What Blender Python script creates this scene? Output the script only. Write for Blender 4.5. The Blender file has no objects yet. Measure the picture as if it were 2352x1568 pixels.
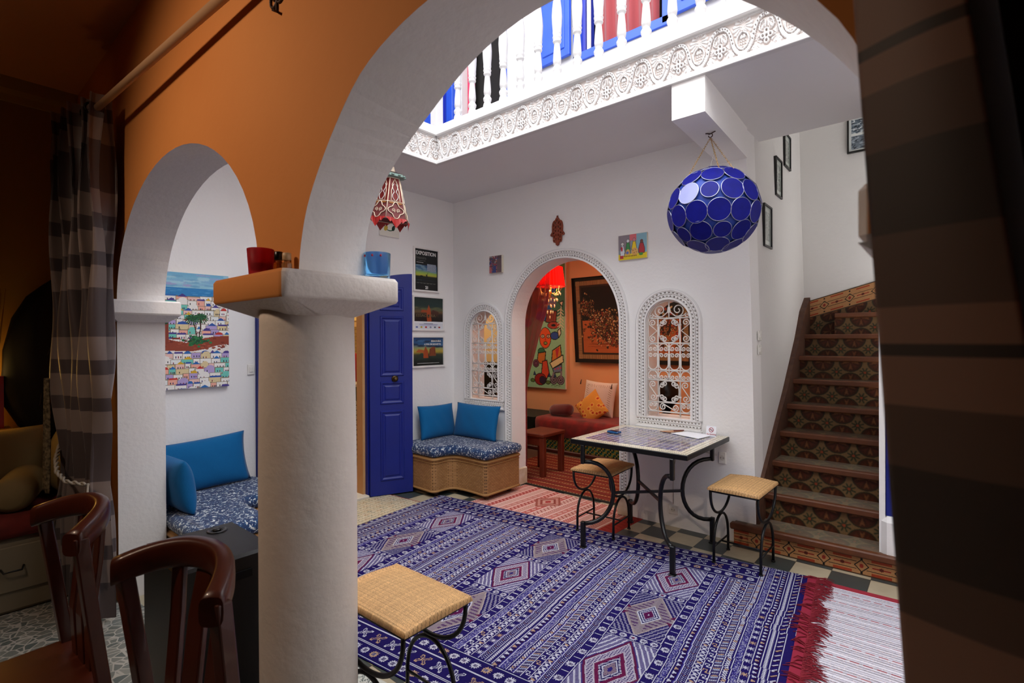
import bpy, math, random
import numpy as np
from mathutils import Vector, Matrix
from mathutils.geometry import tessellate_polygon
random.seed(7); RNG = np.random.RandomState(11)
PI = math.pi
scene = bpy.context.scene
COL = scene.collection
ORG = {}

def lin(c):
    if isinstance(c, str):
        c = [int(c[i:i+2], 16) / 255.0 for i in (0, 2, 4)]
    return tuple(((v / 12.92) if v <= 0.04045 else ((v + 0.055) / 1.055) ** 2.4) for v in c)

# ------------------------------------------------------------------ materials
MATS = {}
def mat(name, color='808080', rough=0.6, metal=0.0, attr=False, bump=None, vary=None, trans=0.0,
        emit=None, estr=0.0, spec=0.5, sheen=0.0, alpha=1.0, ior=1.45, coat=0.0, sss=0.0):
    if name in MATS: return MATS[name]
    m = bpy.data.materials.new(name); m.use_nodes = True
    nt = m.node_tree; b = nt.nodes['Principled BSDF']; L = nt.links
    c = lin(color) + (1,)
    b.inputs['Base Color'].default_value = c
    b.inputs['Roughness'].default_value = rough; b.inputs['Metallic'].default_value = metal
    b.inputs['Specular IOR Level'].default_value = spec
    b.inputs['Transmission Weight'].default_value = trans; b.inputs['IOR'].default_value = ior
    b.inputs['Sheen Weight'].default_value = sheen; b.inputs['Alpha'].default_value = alpha
    b.inputs['Coat Weight'].default_value = coat
    src = None
    if attr:
        a = nt.nodes.new('ShaderNodeAttribute'); a.attribute_name = 'col'; src = a.outputs['Color']
        L.new(src, b.inputs['Base Color'])
    tc = None
    if vary or bump:
        tc = nt.nodes.new('ShaderNodeTexCoord')
    if vary:   # (scale, amount, colour2)
        n = nt.nodes.new('ShaderNodeTexNoise'); n.inputs['Scale'].default_value = vary[0]
        n.inputs['Detail'].default_value = 5
        L.new(tc.outputs['Object'], n.inputs['Vector'])
        r = nt.nodes.new('ShaderNodeMapRange'); r.inputs['From Min'].default_value = .35; r.inputs['From Max'].default_value = .7
        r.inputs['To Max'].default_value = vary[1]
        L.new(n.outputs['Fac'], r.inputs['Value'])
        mx = nt.nodes.new('ShaderNodeMix'); mx.data_type = 'RGBA'
        mx.inputs['A'].default_value = c; mx.inputs['B'].default_value = lin(vary[2]) + (1,)
        if src: L.new(src, mx.inputs['A'])
        L.new(r.outputs['Result'], mx.inputs['Factor']); L.new(mx.outputs['Result'], b.inputs['Base Color'])
    if bump:   # (scale, strength, distance)
        n = nt.nodes.new('ShaderNodeTexNoise'); n.inputs['Scale'].default_value = bump[0]
        n.inputs['Detail'].default_value = 4
        L.new(tc.outputs['Object'], n.inputs['Vector'])
        bp = nt.nodes.new('ShaderNodeBump'); bp.inputs['Strength'].default_value = bump[1]
        bp.inputs['Distance'].default_value = bump[2]
        L.new(n.outputs['Fac'], bp.inputs['Height']); L.new(bp.outputs['Normal'], b.inputs['Normal'])
    if emit:
        b.inputs['Emission Color'].default_value = lin(emit) + (1,); b.inputs['Emission Strength'].default_value = estr
    MATS[name] = m
    return m

# ------------------------------------------------------------------ mesh builder
class MB:
    def __init__(s): s.v = []; s.f = []; s.m = []; s.sm = []
    def add(s, vs, fs, mi=0, smooth=False):
        o = len(s.v); s.v += [tuple(v) for v in vs]
        for f in fs: s.f.append(tuple(i + o for i in f)); s.m.append(mi); s.sm.append(smooth)
        return s
    def box(s, x0, x1, y0, y1, z0, z1, mi=0, fn=None):
        vs = [(x0,y0,z0),(x1,y0,z0),(x1,y1,z0),(x0,y1,z0),(x0,y0,z1),(x1,y0,z1),(x1,y1,z1),(x0,y1,z1)]
        if fn: vs = [fn(*v) for v in vs]
        return s.add(vs, [(0,3,2,1),(4,5,6,7),(0,1,5,4),(1,2,6,5),(2,3,7,6),(3,0,4,7)], mi)
    def bev(s, x0, x1, y0, y1, z0, z1, r=0.005, mi=0, fn=None):
        # box with chamfered edges
        vs = []; 
        X=(x0,x1);Y=(y0,y1);Z=(z0,z1)
        idx = {}
        for i in (0,1):
            for j in (0,1):
                for k in (0,1):
                    sx = r if i==0 else -r; sy = r if j==0 else -r; sz = r if k==0 else -r
                    for a in range(3):
                        p = [X[i]+sx, Y[j]+sy, Z[k]+sz]; p[a] = (X[i],Y[j],Z[k])[a]
                        idx[(i,j,k,a)] = len(vs); vs.append(tuple(p))
        fs = []
        for i in (0,1): fs.append([idx[(i,0,0,0)],idx[(i,1,0,0)],idx[(i,1,1,0)],idx[(i,0,1,0)]])
        for j in (0,1): fs.append([idx[(0,j,0,1)],idx[(1,j,0,1)],idx[(1,j,1,1)],idx[(0,j,1,1)]])
        for k in (0,1): fs.append([idx[(0,0,k,2)],idx[(1,0,k,2)],idx[(1,1,k,2)],idx[(0,1,k,2)]])
        for j in (0,1):
            for k in (0,1): fs.append([idx[(0,j,k,1)],idx[(1,j,k,1)],idx[(1,j,k,2)],idx[(0,j,k,2)]])
        for i in (0,1):
            for k in (0,1): fs.append([idx[(i,0,k,0)],idx[(i,1,k,0)],idx[(i,1,k,2)],idx[(i,0,k,2)]])
        for i in (0,1):
            for j in (0,1): fs.append([idx[(i,j,0,0)],idx[(i,j,1,0)],idx[(i,j,1,1)],idx[(i,j,0,1)]])
        for i in (0,1):
            for j in (0,1):
                for k in (0,1): fs.append([idx[(i,j,k,0)],idx[(i,j,k,1)],idx[(i,j,k,2)]])
        c = Vector(((x0+x1)/2,(y0+y1)/2,(z0+z1)/2)); out = []
        for f in fs:
            p = [Vector(vs[q]) for q in f]; n = (p[1]-p[0]).cross(p[2]-p[0])
            m = sum(p, Vector())/len(p)
            out.append(f if n.dot(m-c) > 0 else f[::-1])
        if fn: vs = [fn(*v) for v in vs]
        return s.add(vs, out, mi)
    def tube(s, path, r, n=8, closed=False, mi=0, flat=None):
        P = [Vector(p) for p in path]; N = len(P)
        rs = r if isinstance(r, (list, tuple)) else [r] * N
        def tan(i):
            if closed: return (P[(i+1) % N] - P[i-1]).normalized()
            if i == 0: return (P[1]-P[0]).normalized()
            if i == N-1: return (P[-1]-P[-2]).normalized()
            a = (P[i]-P[i-1]).normalized(); b = (P[i+1]-P[i]).normalized()
            t = a + b
            return t.normalized() if t.length > 1e-6 else b
        t = tan(0); up = Vector((0,0,1)) if abs(t.z) < .9 else Vector((0,1,0))
        u = t.cross(up).normalized(); vs = []
        for i in range(N):
            t = tan(i); u = (u - t * u.dot(t)).normalized(); w = t.cross(u)
            for k in range(n):
                a = 2*PI*(k+.5)/n
                vs.append(P[i] + (u*math.cos(a) + w*math.sin(a)) * rs[i])
        fs = []
        for i in range(N if closed else N-1):
            for k in range(n):
                j = (i+1) % N; fs.append((i*n+k, i*n+(k+1) % n, j*n+(k+1) % n, j*n+k))
        s.add(vs, fs, mi, n > 4)
        if not closed: s.add([], [], 0); o = len(s.v)-len(vs); s.f.append(tuple(o+k for k in range(n))[::-1]); s.m.append(mi); s.sm.append(False); s.f.append(tuple(o+(N-1)*n+k for k in range(n))); s.m.append(mi); s.sm.append(False)
        return s
    def lathe(s, prof, c=(0,0,0), n=24, mi=0, fn=None, smooth=True, cap=True):
        vs = []
        for (r, z) in prof:
            for k in range(n):
                a = 2*PI*k/n; vs.append((c[0]+r*math.cos(a), c[1]+r*math.sin(a), c[2]+z))
        fs = []
        for i in range(len(prof)-1):
            for k in range(n): fs.append((i*n+k, i*n+(k+1) % n, (i+1)*n+(k+1) % n, (i+1)*n+k))
        if fn: vs = [fn(*v) for v in vs]
        s.add(vs, fs, mi, smooth)
        if cap:
            o = len(s.v)-len(vs)
            s.f.append(tuple(o+k for k in range(n))[::-1]); s.m.append(mi); s.sm.append(False)
            s.f.append(tuple(o+(len(prof)-1)*n+k for k in range(n))); s.m.append(mi); s.sm.append(False)
        return s
    def prism(s, poly, d0, d1, fn, holes=(), mi=0, mi_side=None, mi_back=None, poly2=None, smooth_side=False):
        """poly in 2-D (a,b); fn(a,b,d)->xyz.  d0 face and d1 face."""
        if mi_side is None: mi_side = mi
        if mi_back is None: mi_back = mi
        loops = [list(poly)] + [list(h) for h in holes]
        loops2 = [list(poly2) if poly2 else list(poly)] + [list(h) for h in holes]
        tris = tessellate_polygon([[Vector((a, b, 0)) for a, b in l] for l in loops])
        flat = [p for l in loops for p in l]; flat2 = [p for l in loops2 for p in l]; N = len(flat)
        vs = [fn(a, b, d0) for a, b in flat] + [fn(a, b, d1) for a, b in flat2]
        s.add(vs, [], 0); o = len(s.v) - 2*N
        for t in tris:
            s.f.append(tuple(o+i for i in t)); s.m.append(mi); s.sm.append(False)
            s.f.append(tuple(o+N+i for i in reversed(t))); s.m.append(mi_back); s.sm.append(False)
        k = 0
        for l in loops:
            n = len(l)
            for i in range(n):
                a, b = k+i, k+(i+1) % n
                s.f.append((o+a, o+b, o+N+b, o+N+a)); s.m.append(mi_side); s.sm.append(smooth_side)
            k += n
        return s
    def build(s, name, mats, parent=None, smooth=None, fix=True, bevel=None):
        me = bpy.data.meshes.new(name)
        if not isinstance(mats, (list, tuple)): mats = [mats]
        org = ORG.get(parent.name, Vector((0,0,0))) if parent else None
        if org is None:
            org = Vector((0,0,0))
        vs = [(v[0]-org[0], v[1]-org[1], v[2]-org[2]) for v in s.v]
        me.from_pydata(vs, [], s.f)
        for m in mats: me.materials.append(m)
        me.polygons.foreach_set('material_index', s.m)
        me.polygons.foreach_set('use_smooth', [bool(x) if smooth is None else smooth for x in s.sm])
        me.update()
        if fix:
            import bmesh
            bm = bmesh.new(); bm.from_mesh(me); bmesh.ops.recalc_face_normals(bm, faces=bm.faces); bm.to_mesh(me); bm.free()
        o = bpy.data.objects.new(name, me); COL.objects.link(o)
        if parent: o.parent = parent; ORG[o.name] = org
        if bevel:
            md = o.modifiers.new('edge', 'BEVEL'); md.width = bevel; md.segments = 2; md.limit_method = 'ANGLE'
        return o

def tag(o, label=None, cat=None, group=None, kind=None):
    if label: o['label'] = label
    if cat: o['category'] = cat
    if group: o['group'] = group
    if kind: o['kind'] = kind
    return o
def thing(name, label, cat, loc=(0,0,0), group=None, kind=None):
    o = bpy.data.objects.new(name, None); COL.objects.link(o); o.location = loc
    o.empty_display_size = .05
    ORG[o.name] = Vector(loc)
    return tag(o, label, cat, group, kind)
def recenter(o):
    """put a lone mesh's origin at its base centre"""
    me = o.data; n = len(me.vertices); a = np.empty(n*3, dtype=np.float64); me.vertices.foreach_get('co', a); a = a.reshape(-1, 3)
    c = np.array([(a[:,0].min()+a[:,0].max())/2, (a[:,1].min()+a[:,1].max())/2, a[:,2].min()])
    a -= c; me.vertices.foreach_set('co', a.ravel()); me.update(); o.location = tuple(c); return o
def struct(mb, name, mats, **k):
    o = mb.build(name, mats, **k); o['kind'] = 'structure'; return o
def copy_tree(o, parent=None):
    c = o.copy(); COL.objects.link(c)
    if parent: c.parent = parent
    ORG[c.name] = ORG.get(o.name, Vector((0,0,0)))
    for ch in list(o.children): copy_tree(ch, c)
    return c

# ------------------------------------------------------------------ painted grids
class Cv:
    def __init__(s, w, h, res, bg='ffffff'):
        s.w, s.h, s.res = w, h, res
        s.nx, s.ny = max(1, int(round(w/res))), max(1, int(round(h/res)))
        s.a = np.empty((s.ny, s.nx, 3)); s.a[:] = lin(bg)
        s.X, s.Y = np.meshgrid((np.arange(s.nx)+.5)*w/s.nx, (np.arange(s.ny)+.5)*h/s.ny)
    def _win(s, x0, y0, x1, y1):
        i0 = max(0, int(x0/s.res)-1); i1 = min(s.nx, int(x1/s.res)+2); j0 = max(0, int(y0/s.res)-1); j1 = min(s.ny, int(y1/s.res)+2)
        return slice(j0, max(j0, j1)), slice(i0, max(i0, i1))
    def mask(s, sl, m, c):
        if callable(c): c(s, sl, m)
        else: s.a[sl][m] = lin(c) if isinstance(c, str) else c
    def rect(s, x0, y0, x1, y1, c):
        sl = s._win(x0, y0, x1, y1); X, Y = s.X[sl], s.Y[sl]
        s.mask(sl, (X >= x0) & (X < x1) & (Y >= y0) & (Y < y1), c)
    def ell(s, cx, cy, rx, ry, c, a0=None, half=None, rot=0):
        R = max(rx, ry); sl = s._win(cx-R, cy-R, cx+R, cy+R); X, Y = s.X[sl]-cx, s.Y[sl]-cy
        if rot: X, Y = X*math.cos(rot)+Y*math.sin(rot), -X*math.sin(rot)+Y*math.cos(rot)
        m = (X/rx)**2 + (Y/ry)**2 <= 1
        if half == 'top': m &= Y <= 0
        if half == 'bottom': m &= Y >= 0
        s.mask(sl, m, c)
    def ring(s, cx, cy, r, w, c):
        sl = s._win(cx-r-w, cy-r-w, cx+r+w, cy+r+w); D = np.hypot(s.X[sl]-cx, s.Y[sl]-cy)
        s.mask(sl, abs(D-r) <= w/2, c)
    def poly(s, pts, c):
        xs = [p[0] for p in pts]; ys = [p[1] for p in pts]
        sl = s._win(min(xs), min(ys), max(xs), max(ys)); X, Y = s.X[sl], s.Y[sl]
        m = np.zeros(X.shape, bool); n = len(pts)
        for i in range(n):
            x1, y1 = pts[i]; x2, y2 = pts[(i+1) % n]
            if y1 == y2: continue
            m ^= ((Y < y1) != (Y < y2)) & (X < (x2-x1)*(Y-y1)/(y2-y1)+x1)
        s.mask(sl, m, c)
    def line(s, pts, w, c):
        for (x1, y1), (x2, y2) in zip(pts[:-1], pts[1:]):
            sl = s._win(min(x1,x2)-w, min(y1,y2)-w, max(x1,x2)+w, max(y1,y2)+w); X, Y = s.X[sl], s.Y[sl]
            dx, dy = x2-x1, y2-y1; q = dx*dx+dy*dy
            t = np.clip(((X-x1)*dx+(Y-y1)*dy)/q, 0, 1) if q > 0 else 0
            s.mask(sl, np.hypot(X-x1-t*dx, Y-y1-t*dy) <= w/2, c)
    def bmp(s, x0, y0, rows, cell, c, flipx=False, transpose=False):
        cols = c if isinstance(c, dict) else {'#': c}
        for j, r in enumerate(rows):
            for i, ch in enumerate(r):
                if ch in cols:
                    a, b = (j, i) if transpose else (i, j)
                    s.rect(x0+a*cell, y0+b*cell, x0+(a+1)*cell, y0+(b+1)*cell, cols[ch])
    def speck(s, x0, y0, x1, y1, cols, p=.5, seed=None):
        sl = s._win(x0, y0, x1, y1); X, Y = s.X[sl], s.Y[sl]
        m = (X >= x0) & (X < x1) & (Y >= y0) & (Y < y1); r = RNG.rand(*X.shape)
        k = len(cols)
        for i, c in enumerate(cols): s.a[sl][m & (r < p*(i+1)/k) & (r >= p*i/k)] = lin(c)
    def jitter(s, amt=.06):
        s.a *= (1 + amt*(RNG.rand(s.ny, s.nx, 1)-.5)*2); s.a = np.clip(s.a, 0, 1)

def grid_obj(name, fn, nu, nv, colors, material, parent=None, height=None, smooth=False, skirt=None, closed_back=None):
    """nu x nv faces, fn(U,V,H)->(x,y,z) arrays with U,V in 0..1 (V down); colors [nv,nu,3]; height [nv+1,nu+1]"""
    U, V = np.meshgrid(np.linspace(0, 1, nu+1), np.linspace(0, 1, nv+1))
    Hh = height if height is not None else np.zeros_like(U)
    x, y, z = fn(U, V, Hh)
    P = np.stack([np.broadcast_to(q, U.shape) for q in (x, y, z)], -1).reshape(-1, 3).astype(np.float64)
    i, j = np.meshgrid(np.arange(nu), np.arange(nv)); a = (j*(nu+1)+i).ravel()
    F = np.stack([a, a+nu+1, a+nu+2, a+1], -1)
    extra_cols = []
    if skirt:   # drop the border to plane given by fn with H=-skirt
        x2, y2, z2 = fn(U, V, np.full_like(U, -skirt)); Q = np.stack([np.broadcast_to(q, U.shape) for q in (x2, y2, z2)], -1)
        P3 = P.reshape(nv+1, nu+1, 3)
        ring = [(0, k) for k in range(nu)] + [(k, nu) for k in range(nv)] + [(nv, nu-k) for k in range(nu)] + [(nv-k, 0) for k in range(nv)]
        base = len(P); P = np.concatenate([P, np.array([Q[r] for r in ring])])
        n = len(ring); idx = [r[0]*(nu+1)+r[1] for r in ring]
        S = np.array([[idx[k], idx[(k+1) % n], base+(k+1) % n, base+k] for k in range(n)])
        F = np.concatenate([F, S])
        if colors is not None:
            ec = [colors[min(r[0], nv-1), min(r[1], nu-1)] for r in ring]; extra_cols = ec
    org = np.array(ORG.get(parent.name, (0,0,0))) if parent else np.zeros(3)
    P = P - org
    me = bpy.data.meshes.new(name)
    me.vertices.add(len(P)); me.vertices.foreach_set('co', P.ravel())
    me.loops.add(F.size); me.loops.foreach_set('vertex_index', F.ravel().astype(np.int32))
    me.polygons.add(len(F)); me.polygons.foreach_set('loop_start', np.arange(0, F.size, 4, dtype=np.int32))
    try: me.polygons.foreach_set('loop_total', np.full(len(F), 4, dtype=np.int32))
    except Exception: pass
    me.update(calc_edges=True); me.materials.append(material)
    me.polygons.foreach_set('use_smooth', [smooth]*len(F))
    if colors is not None:
        at = me.attributes.new('col', 'FLOAT_COLOR', 'FACE')
        cc = colors.reshape(-1, 3)
        if len(extra_cols): cc = np.concatenate([cc, np.array(extra_cols)])
        at.data.foreach_set('color', np.concatenate([cc, np.ones((len(cc), 1))], 1).astype(np.float32).ravel())
    me.update()
    o = bpy.data.objects.new(name, me); COL.objects.link(o)
    if parent: o.parent = parent; ORG[o.name] = Vector(org)
    return o
def flat_fn(o, u, v, n=None):
    o = np.array(o, float); u = np.array(u, float); v = np.array(v, float)
    if n is None:
        n = np.cross(v, u); n = n/np.linalg.norm(n)
    n = np.array(n, float)
    def fn(U, V, H):
        return tuple(o[k]+U*u[k]+V*v[k]+H*n[k] for k in range(3))
    return fn
def painted(name, cv, o, u, v, material, parent=None, **k):
    return grid_obj(name, flat_fn(o, u, v), cv.nx, cv.ny, cv.a, material, parent, **k)

def text_obj(name, body, size, loc, rot, material, parent=None, align='LEFT', squash=1.0, bold=0.0):
    cu = bpy.data.curves.new(name, 'FONT'); cu.body = body; cu.size = size; cu.extrude = 0.0006; cu.align_x = align
    cu.offset = bold; cu.resolution_u = 3
    t = bpy.data.objects.new(name, cu); COL.objects.link(t)
    bpy.context.view_layer.update()
    dg = bpy.context.evaluated_depsgraph_get()
    me = bpy.data.meshes.new_from_object(t.evaluated_get(dg))
    bpy.data.objects.remove(t); me.materials.clear(); me.materials.append(material)
    M = Matrix.Translation(Vector(loc)) @ rot.to_4x4() @ Matrix.Diagonal((squash, 1, 1, 1))
    org = ORG.get(parent.name, Vector((0,0,0))) if parent else Vector((0,0,0))
    me.transform(Matrix.Translation(-Vector(org)) @ M)
    o = bpy.data.objects.new(name, me); COL.objects.link(o)
    if parent: o.parent = parent; ORG[o.name] = org
    return o
def basis(x, y):   # rotation whose columns are x, y, z
    x = Vector(x).normalized(); y = Vector(y).normalized(); z = x.cross(y)
    return Matrix((x, y, z)).transposed()
ON_A = basis((0,1,0), (0,0,1))    # text on wall facing +X : reads along +Y
ON_B = basis((1,0,0), (0,0,1))    # text on wall facing -Y : reads along +X

def arch_pts(x0, x1, zs, h, n=24, z0=None):
    """from left foot over the top to the right foot"""
    cx = (x0+x1)/2; a = (x1-x0)/2
    p = [(cx-a*math.cos(PI*i/n), zs+h*math.sin(PI*i/n)) for i in range(n+1)]
    if z0 is not None: p = [(x0, z0)] + p + [(x1, z0)]
    return p
XZ = lambda a, b, d: (a, d, b)
YZ = lambda a, b, d: (d, a, b)
XY = lambda a, b, d: (a, b, d)
LP = dict(room=58, table=1.2, chand=14, alcove=11, alcove2=15, kitchen=18, stair=1.5, sky=5.2, exp=0.55)
# ================================================================== materials used by the building
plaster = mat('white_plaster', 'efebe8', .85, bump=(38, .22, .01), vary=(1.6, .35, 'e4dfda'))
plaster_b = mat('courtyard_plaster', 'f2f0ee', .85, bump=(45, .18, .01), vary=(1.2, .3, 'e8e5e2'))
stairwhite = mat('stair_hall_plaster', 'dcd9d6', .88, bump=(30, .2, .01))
orange = mat('orange_paint', 'd68c48', .8, bump=(30, .15, .008), vary=(1.3, .5, 'c87a38'))
ceil_m = mat('gallery_underside', 'e2dfdf', .9, bump=(25, .1, .01))
roomceil = mat('room_ceiling', 'b87848', .9)
leftwall_m = mat('ochre_wall', '8f6a28', .9)
peach = mat('peach_wall', 'dfa878', .85, vary=(1.5, .5, 'dcae88'))
cream_wall = mat('cream_wall', 'e4c58e', .85)
bluepaint = mat('blue_door_paint', '10217c', .42, vary=(5, .35, '0e1c6c'))
blueup = mat('blue_shutter_paint', '2048b4', .45, vary=(6, .4, '2c58c4'))
white_metal = mat('white_metal', 'e6e2dc', .45)
black_iron = mat('black_iron', '0d0d0f', .38, metal=.2, spec=.6)
carve = mat('carved_plaster', 'd9d7d6', .85)
recess = mat('carved_recess', 'cfc6c0', .9)
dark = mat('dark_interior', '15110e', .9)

# checker floor
def checker_mat():
    m = bpy.data.materials.new('checker_tiles'); m.use_nodes = True; nt = m.node_tree; L = nt.links; b = nt.nodes['Principled BSDF']
    tc = nt.nodes.new('ShaderNodeTexCoord'); mp = nt.nodes.new('ShaderNodeMapping'); mp.inputs['Location'].default_value = (-.13, .09, .05)
    L.new(tc.outputs['Object'], mp.inputs['Vector'])
    ck = nt.nodes.new('ShaderNodeTexChecker'); ck.inputs['Scale'].default_value = 5
    ck.inputs['Color1'].default_value = lin('b7ab90')+(1,); ck.inputs['Color2'].default_value = lin('3d4543')+(1,)
    L.new(mp.outputs['Vector'], ck.inputs['Vector'])
    n = nt.nodes.new('ShaderNodeTexNoise'); n.inputs['Scale'].default_value = 9; L.new(tc.outputs['Object'], n.inputs['Vector'])
    mx = nt.nodes.new('ShaderNodeMix'); mx.data_type = 'RGBA'; mx.blend_type = 'MULTIPLY'; mx.inputs['Factor'].default_value = .6
    r = nt.nodes.new('ShaderNodeValToRGB'); r.color_ramp.elements[0].color = (.55, .53, .5, 1); r.color_ramp.elements[1].position = .65
    L.new(n.outputs['Fac'], r.inputs['Fac']); L.new(ck.outputs['Color'], mx.inputs['A']); L.new(r.outputs['Color'], mx.inputs['B'])
    br = nt.nodes.new('ShaderNodeTexBrick'); br.offset = 0; br.inputs['Scale'].default_value = 1; br.inputs['Brick Width'].default_value = .2
    br.inputs['Row Height'].default_value = .2; br.inputs['Mortar Size'].default_value = .002
    br.inputs['Color1'].default_value = br.inputs['Color2'].default_value = (1,1,1,1); br.inputs['Mortar'].default_value = (.35,.33,.3,1)
    L.new(mp.outputs['Vector'], br.inputs['Vector'])
    m2 = nt.nodes.new('ShaderNodeMix'); m2.data_type = 'RGBA'; m2.blend_type = 'MULTIPLY'; m2.inputs['Factor'].default_value = 1
    L.new(mx.outputs['Result'], m2.inputs['A']); L.new(br.outputs['Color'], m2.inputs['B'])
    L.new(m2.outputs['Result'], b.inputs['Base Color']); b.inputs['Roughness'].default_value = .35
    return m
def mosaic_mat():
    m = bpy.data.materials.new('broken_marble_mosaic'); m.use_nodes = True; nt = m.node_tree; L = nt.links; b = nt.nodes['Principled BSDF']
    tc = nt.nodes.new('ShaderNodeTexCoord')
    v = nt.nodes.new('ShaderNodeTexVoronoi'); v.inputs['Scale'].default_value = 24; L.new(tc.outputs['Object'], v.inputs['Vector'])
    e = nt.nodes.new('ShaderNodeTexVoronoi'); e.feature = 'DISTANCE_TO_EDGE'; e.inputs['Scale'].default_value = 24; L.new(tc.outputs['Object'], e.inputs['Vector'])
    r = nt.nodes.new('ShaderNodeValToRGB'); L.new(v.outputs['Color'], r.inputs['Fac'])
    r.color_ramp.elements[0].color = lin('505a58')+(1,); r.color_ramp.elements[1].color = lin('86877f')+(1,)
    r2 = nt.nodes.new('ShaderNodeValToRGB'); r2.color_ramp.elements[0].position = .05; r2.color_ramp.elements[1].position = .08; L.new(e.outputs['Distance'], r2.inputs['Fac'])
    mx = nt.nodes.new('ShaderNodeMix'); mx.data_type = 'RGBA'; L.new(r2.outputs['Color'], mx.inputs['Factor'])
    mx.inputs['A'].default_value = lin('a8a69e')+(1,); L.new(r.outputs['Color'], mx.inputs['B']); L.new(mx.outputs['Result'], b.inputs['Base Color'])
    b.inputs['Roughness'].default_value = .3
    return m
def brick_weave(name, c1, c2, c3, w, h, bump=.5, axis='XZ', rough=.6):
    """basket weave from a brick texture in object space"""
    m = bpy.data.materials.new(name); m.use_nodes = True; nt = m.node_tree; L = nt.links; b = nt.nodes['Principled BSDF']
    tc = nt.nodes.new('ShaderNodeTexCoord'); vec = tc.outputs['Object']
    sp = nt.nodes.new('ShaderNodeSeparateXYZ'); cb = nt.nodes.new('ShaderNodeCombineXYZ'); L.new(vec, sp.inputs[0])
    if axis == 'SUM':
        ad = nt.nodes.new('ShaderNodeMath'); ad.operation = 'SUBTRACT'; L.new(sp.outputs['X'], ad.inputs[0]); L.new(sp.outputs['Y'], ad.inputs[1])
        L.new(ad.outputs[0], cb.inputs['X']); L.new(sp.outputs['Z'], cb.inputs['Y'])
    else:
        L.new(sp.outputs[axis[0]], cb.inputs['X']); L.new(sp.outputs[axis[1]], cb.inputs['Y'])
    br = nt.nodes.new('ShaderNodeTexBrick'); L.new(cb.outputs[0], br.inputs['Vector'])
    br.inputs['Scale'].default_value = 1; br.inputs['Brick Width'].default_value = w; br.inputs['Row Height'].default_value = h
    br.inputs['Mortar Size'].default_value = h*.13; br.inputs['Mortar Smooth'].default_value = 1
    br.inputs['Color1'].default_value = lin(c1)+(1,); br.inputs['Color2'].default_value = lin(c2)+(1,); br.inputs['Mortar'].default_value = lin(c3)+(1,)
    n = nt.nodes.new('ShaderNodeTexNoise'); n.inputs['Scale'].default_value = 25; L.new(vec, n.inputs['Vector'])
    mx = nt.nodes.new('ShaderNodeMix'); mx.data_type = 'RGBA'; mx.blend_type = 'MULTIPLY'; mx.inputs['Factor'].default_value = .5
    L.new(br.outputs['Color'], mx.inputs['A']); L.new(n.outputs['Fac'], mx.inputs['B'])
    m2 = nt.nodes.new('ShaderNodeMix'); m2.data_type = 'RGBA'; m2.inputs['Factor'].default_value = .35
    L.new(br.outputs['Color'], m2.inputs['A']); L.new(mx.outputs['Result'], m2.inputs['B'])
    L.new(m2.outputs['Result'], b.inputs['Base Color']); b.inputs['Roughness'].default_value = rough
    bp = nt.nodes.new('ShaderNodeBump'); bp.inputs['Strength'].default_value = bump; bp.inputs['Distance'].default_value = .004; bp.invert = True
    L.new(br.outputs['Fac'], bp.inputs['Height']); L.new(bp.outputs['Normal'], b.inputs['Normal'])
    return m

# ================================================================== floors
struct(MB().box(-.12, 5.2, -3.0, .30, -.12, 0), 'floor', checker_mat())
struct(MB().box(-1.2, 5.6, -6.6, -3.0, -.12, 0), 'floor', mosaic_mat())
struct(MB().box(-2.6, 3.0, .30, 2.3, -.12, 0), 'floor', mat('alcove_floor', '5a4436', .6))
struct(MB().box(-3.0, -.12, -3.0, .3, -.12, 0), 'floor', mat('kitchen_floor', 'a8683a', .5, vary=(8, .6, '7c4a2a')))

# ================================================================== back wall (arch and two grille windows)
YB = .21
out = [(-.25, 0), (.83, 0)] + arch_pts(.83, 2.01, 1.60, .585, 28) + [(2.01, 0), (3.065, 0), (3.04, 1.5), (3.002, 2.94), (-.25, 2.94)]
w1 = arch_pts(.255, .652, 1.55, .195, 16, .838)
w2 = arch_pts(2.245, 2.607, 1.575, .182, 16, .836)
struct(MB().prism(out, 0, YB, XZ, holes=[w1, w2], mi=0, mi_back=1), 'wall_back', [plaster_b, peach])
# plinth blocks at the foot of the arch
for x0, x1 in ((.755, .845), (1.995, 2.095)):
    mb = MB().bev(x0, x1, -.035, YB+.01, 0, .17, .008)
    struct(mb, 'baseboard_back', mat('worn_plinth', 'cdbb9c', .8, vary=(14, .7, 'e8e2d6'), bump=(30, .3, .01)))
# ================================================================== left wall with the kitchen doorway
lw = [(-2.85, 0), (-2.06, 0), (-2.06, 2.12), (-1.09, 2.12), (-1.09, 0), (0, 0), (0, 2.94), (-2.85, 2.94)]
struct(MB().prism(lw, 0, -.12, YZ), 'wall_left', plaster_b)
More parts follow.
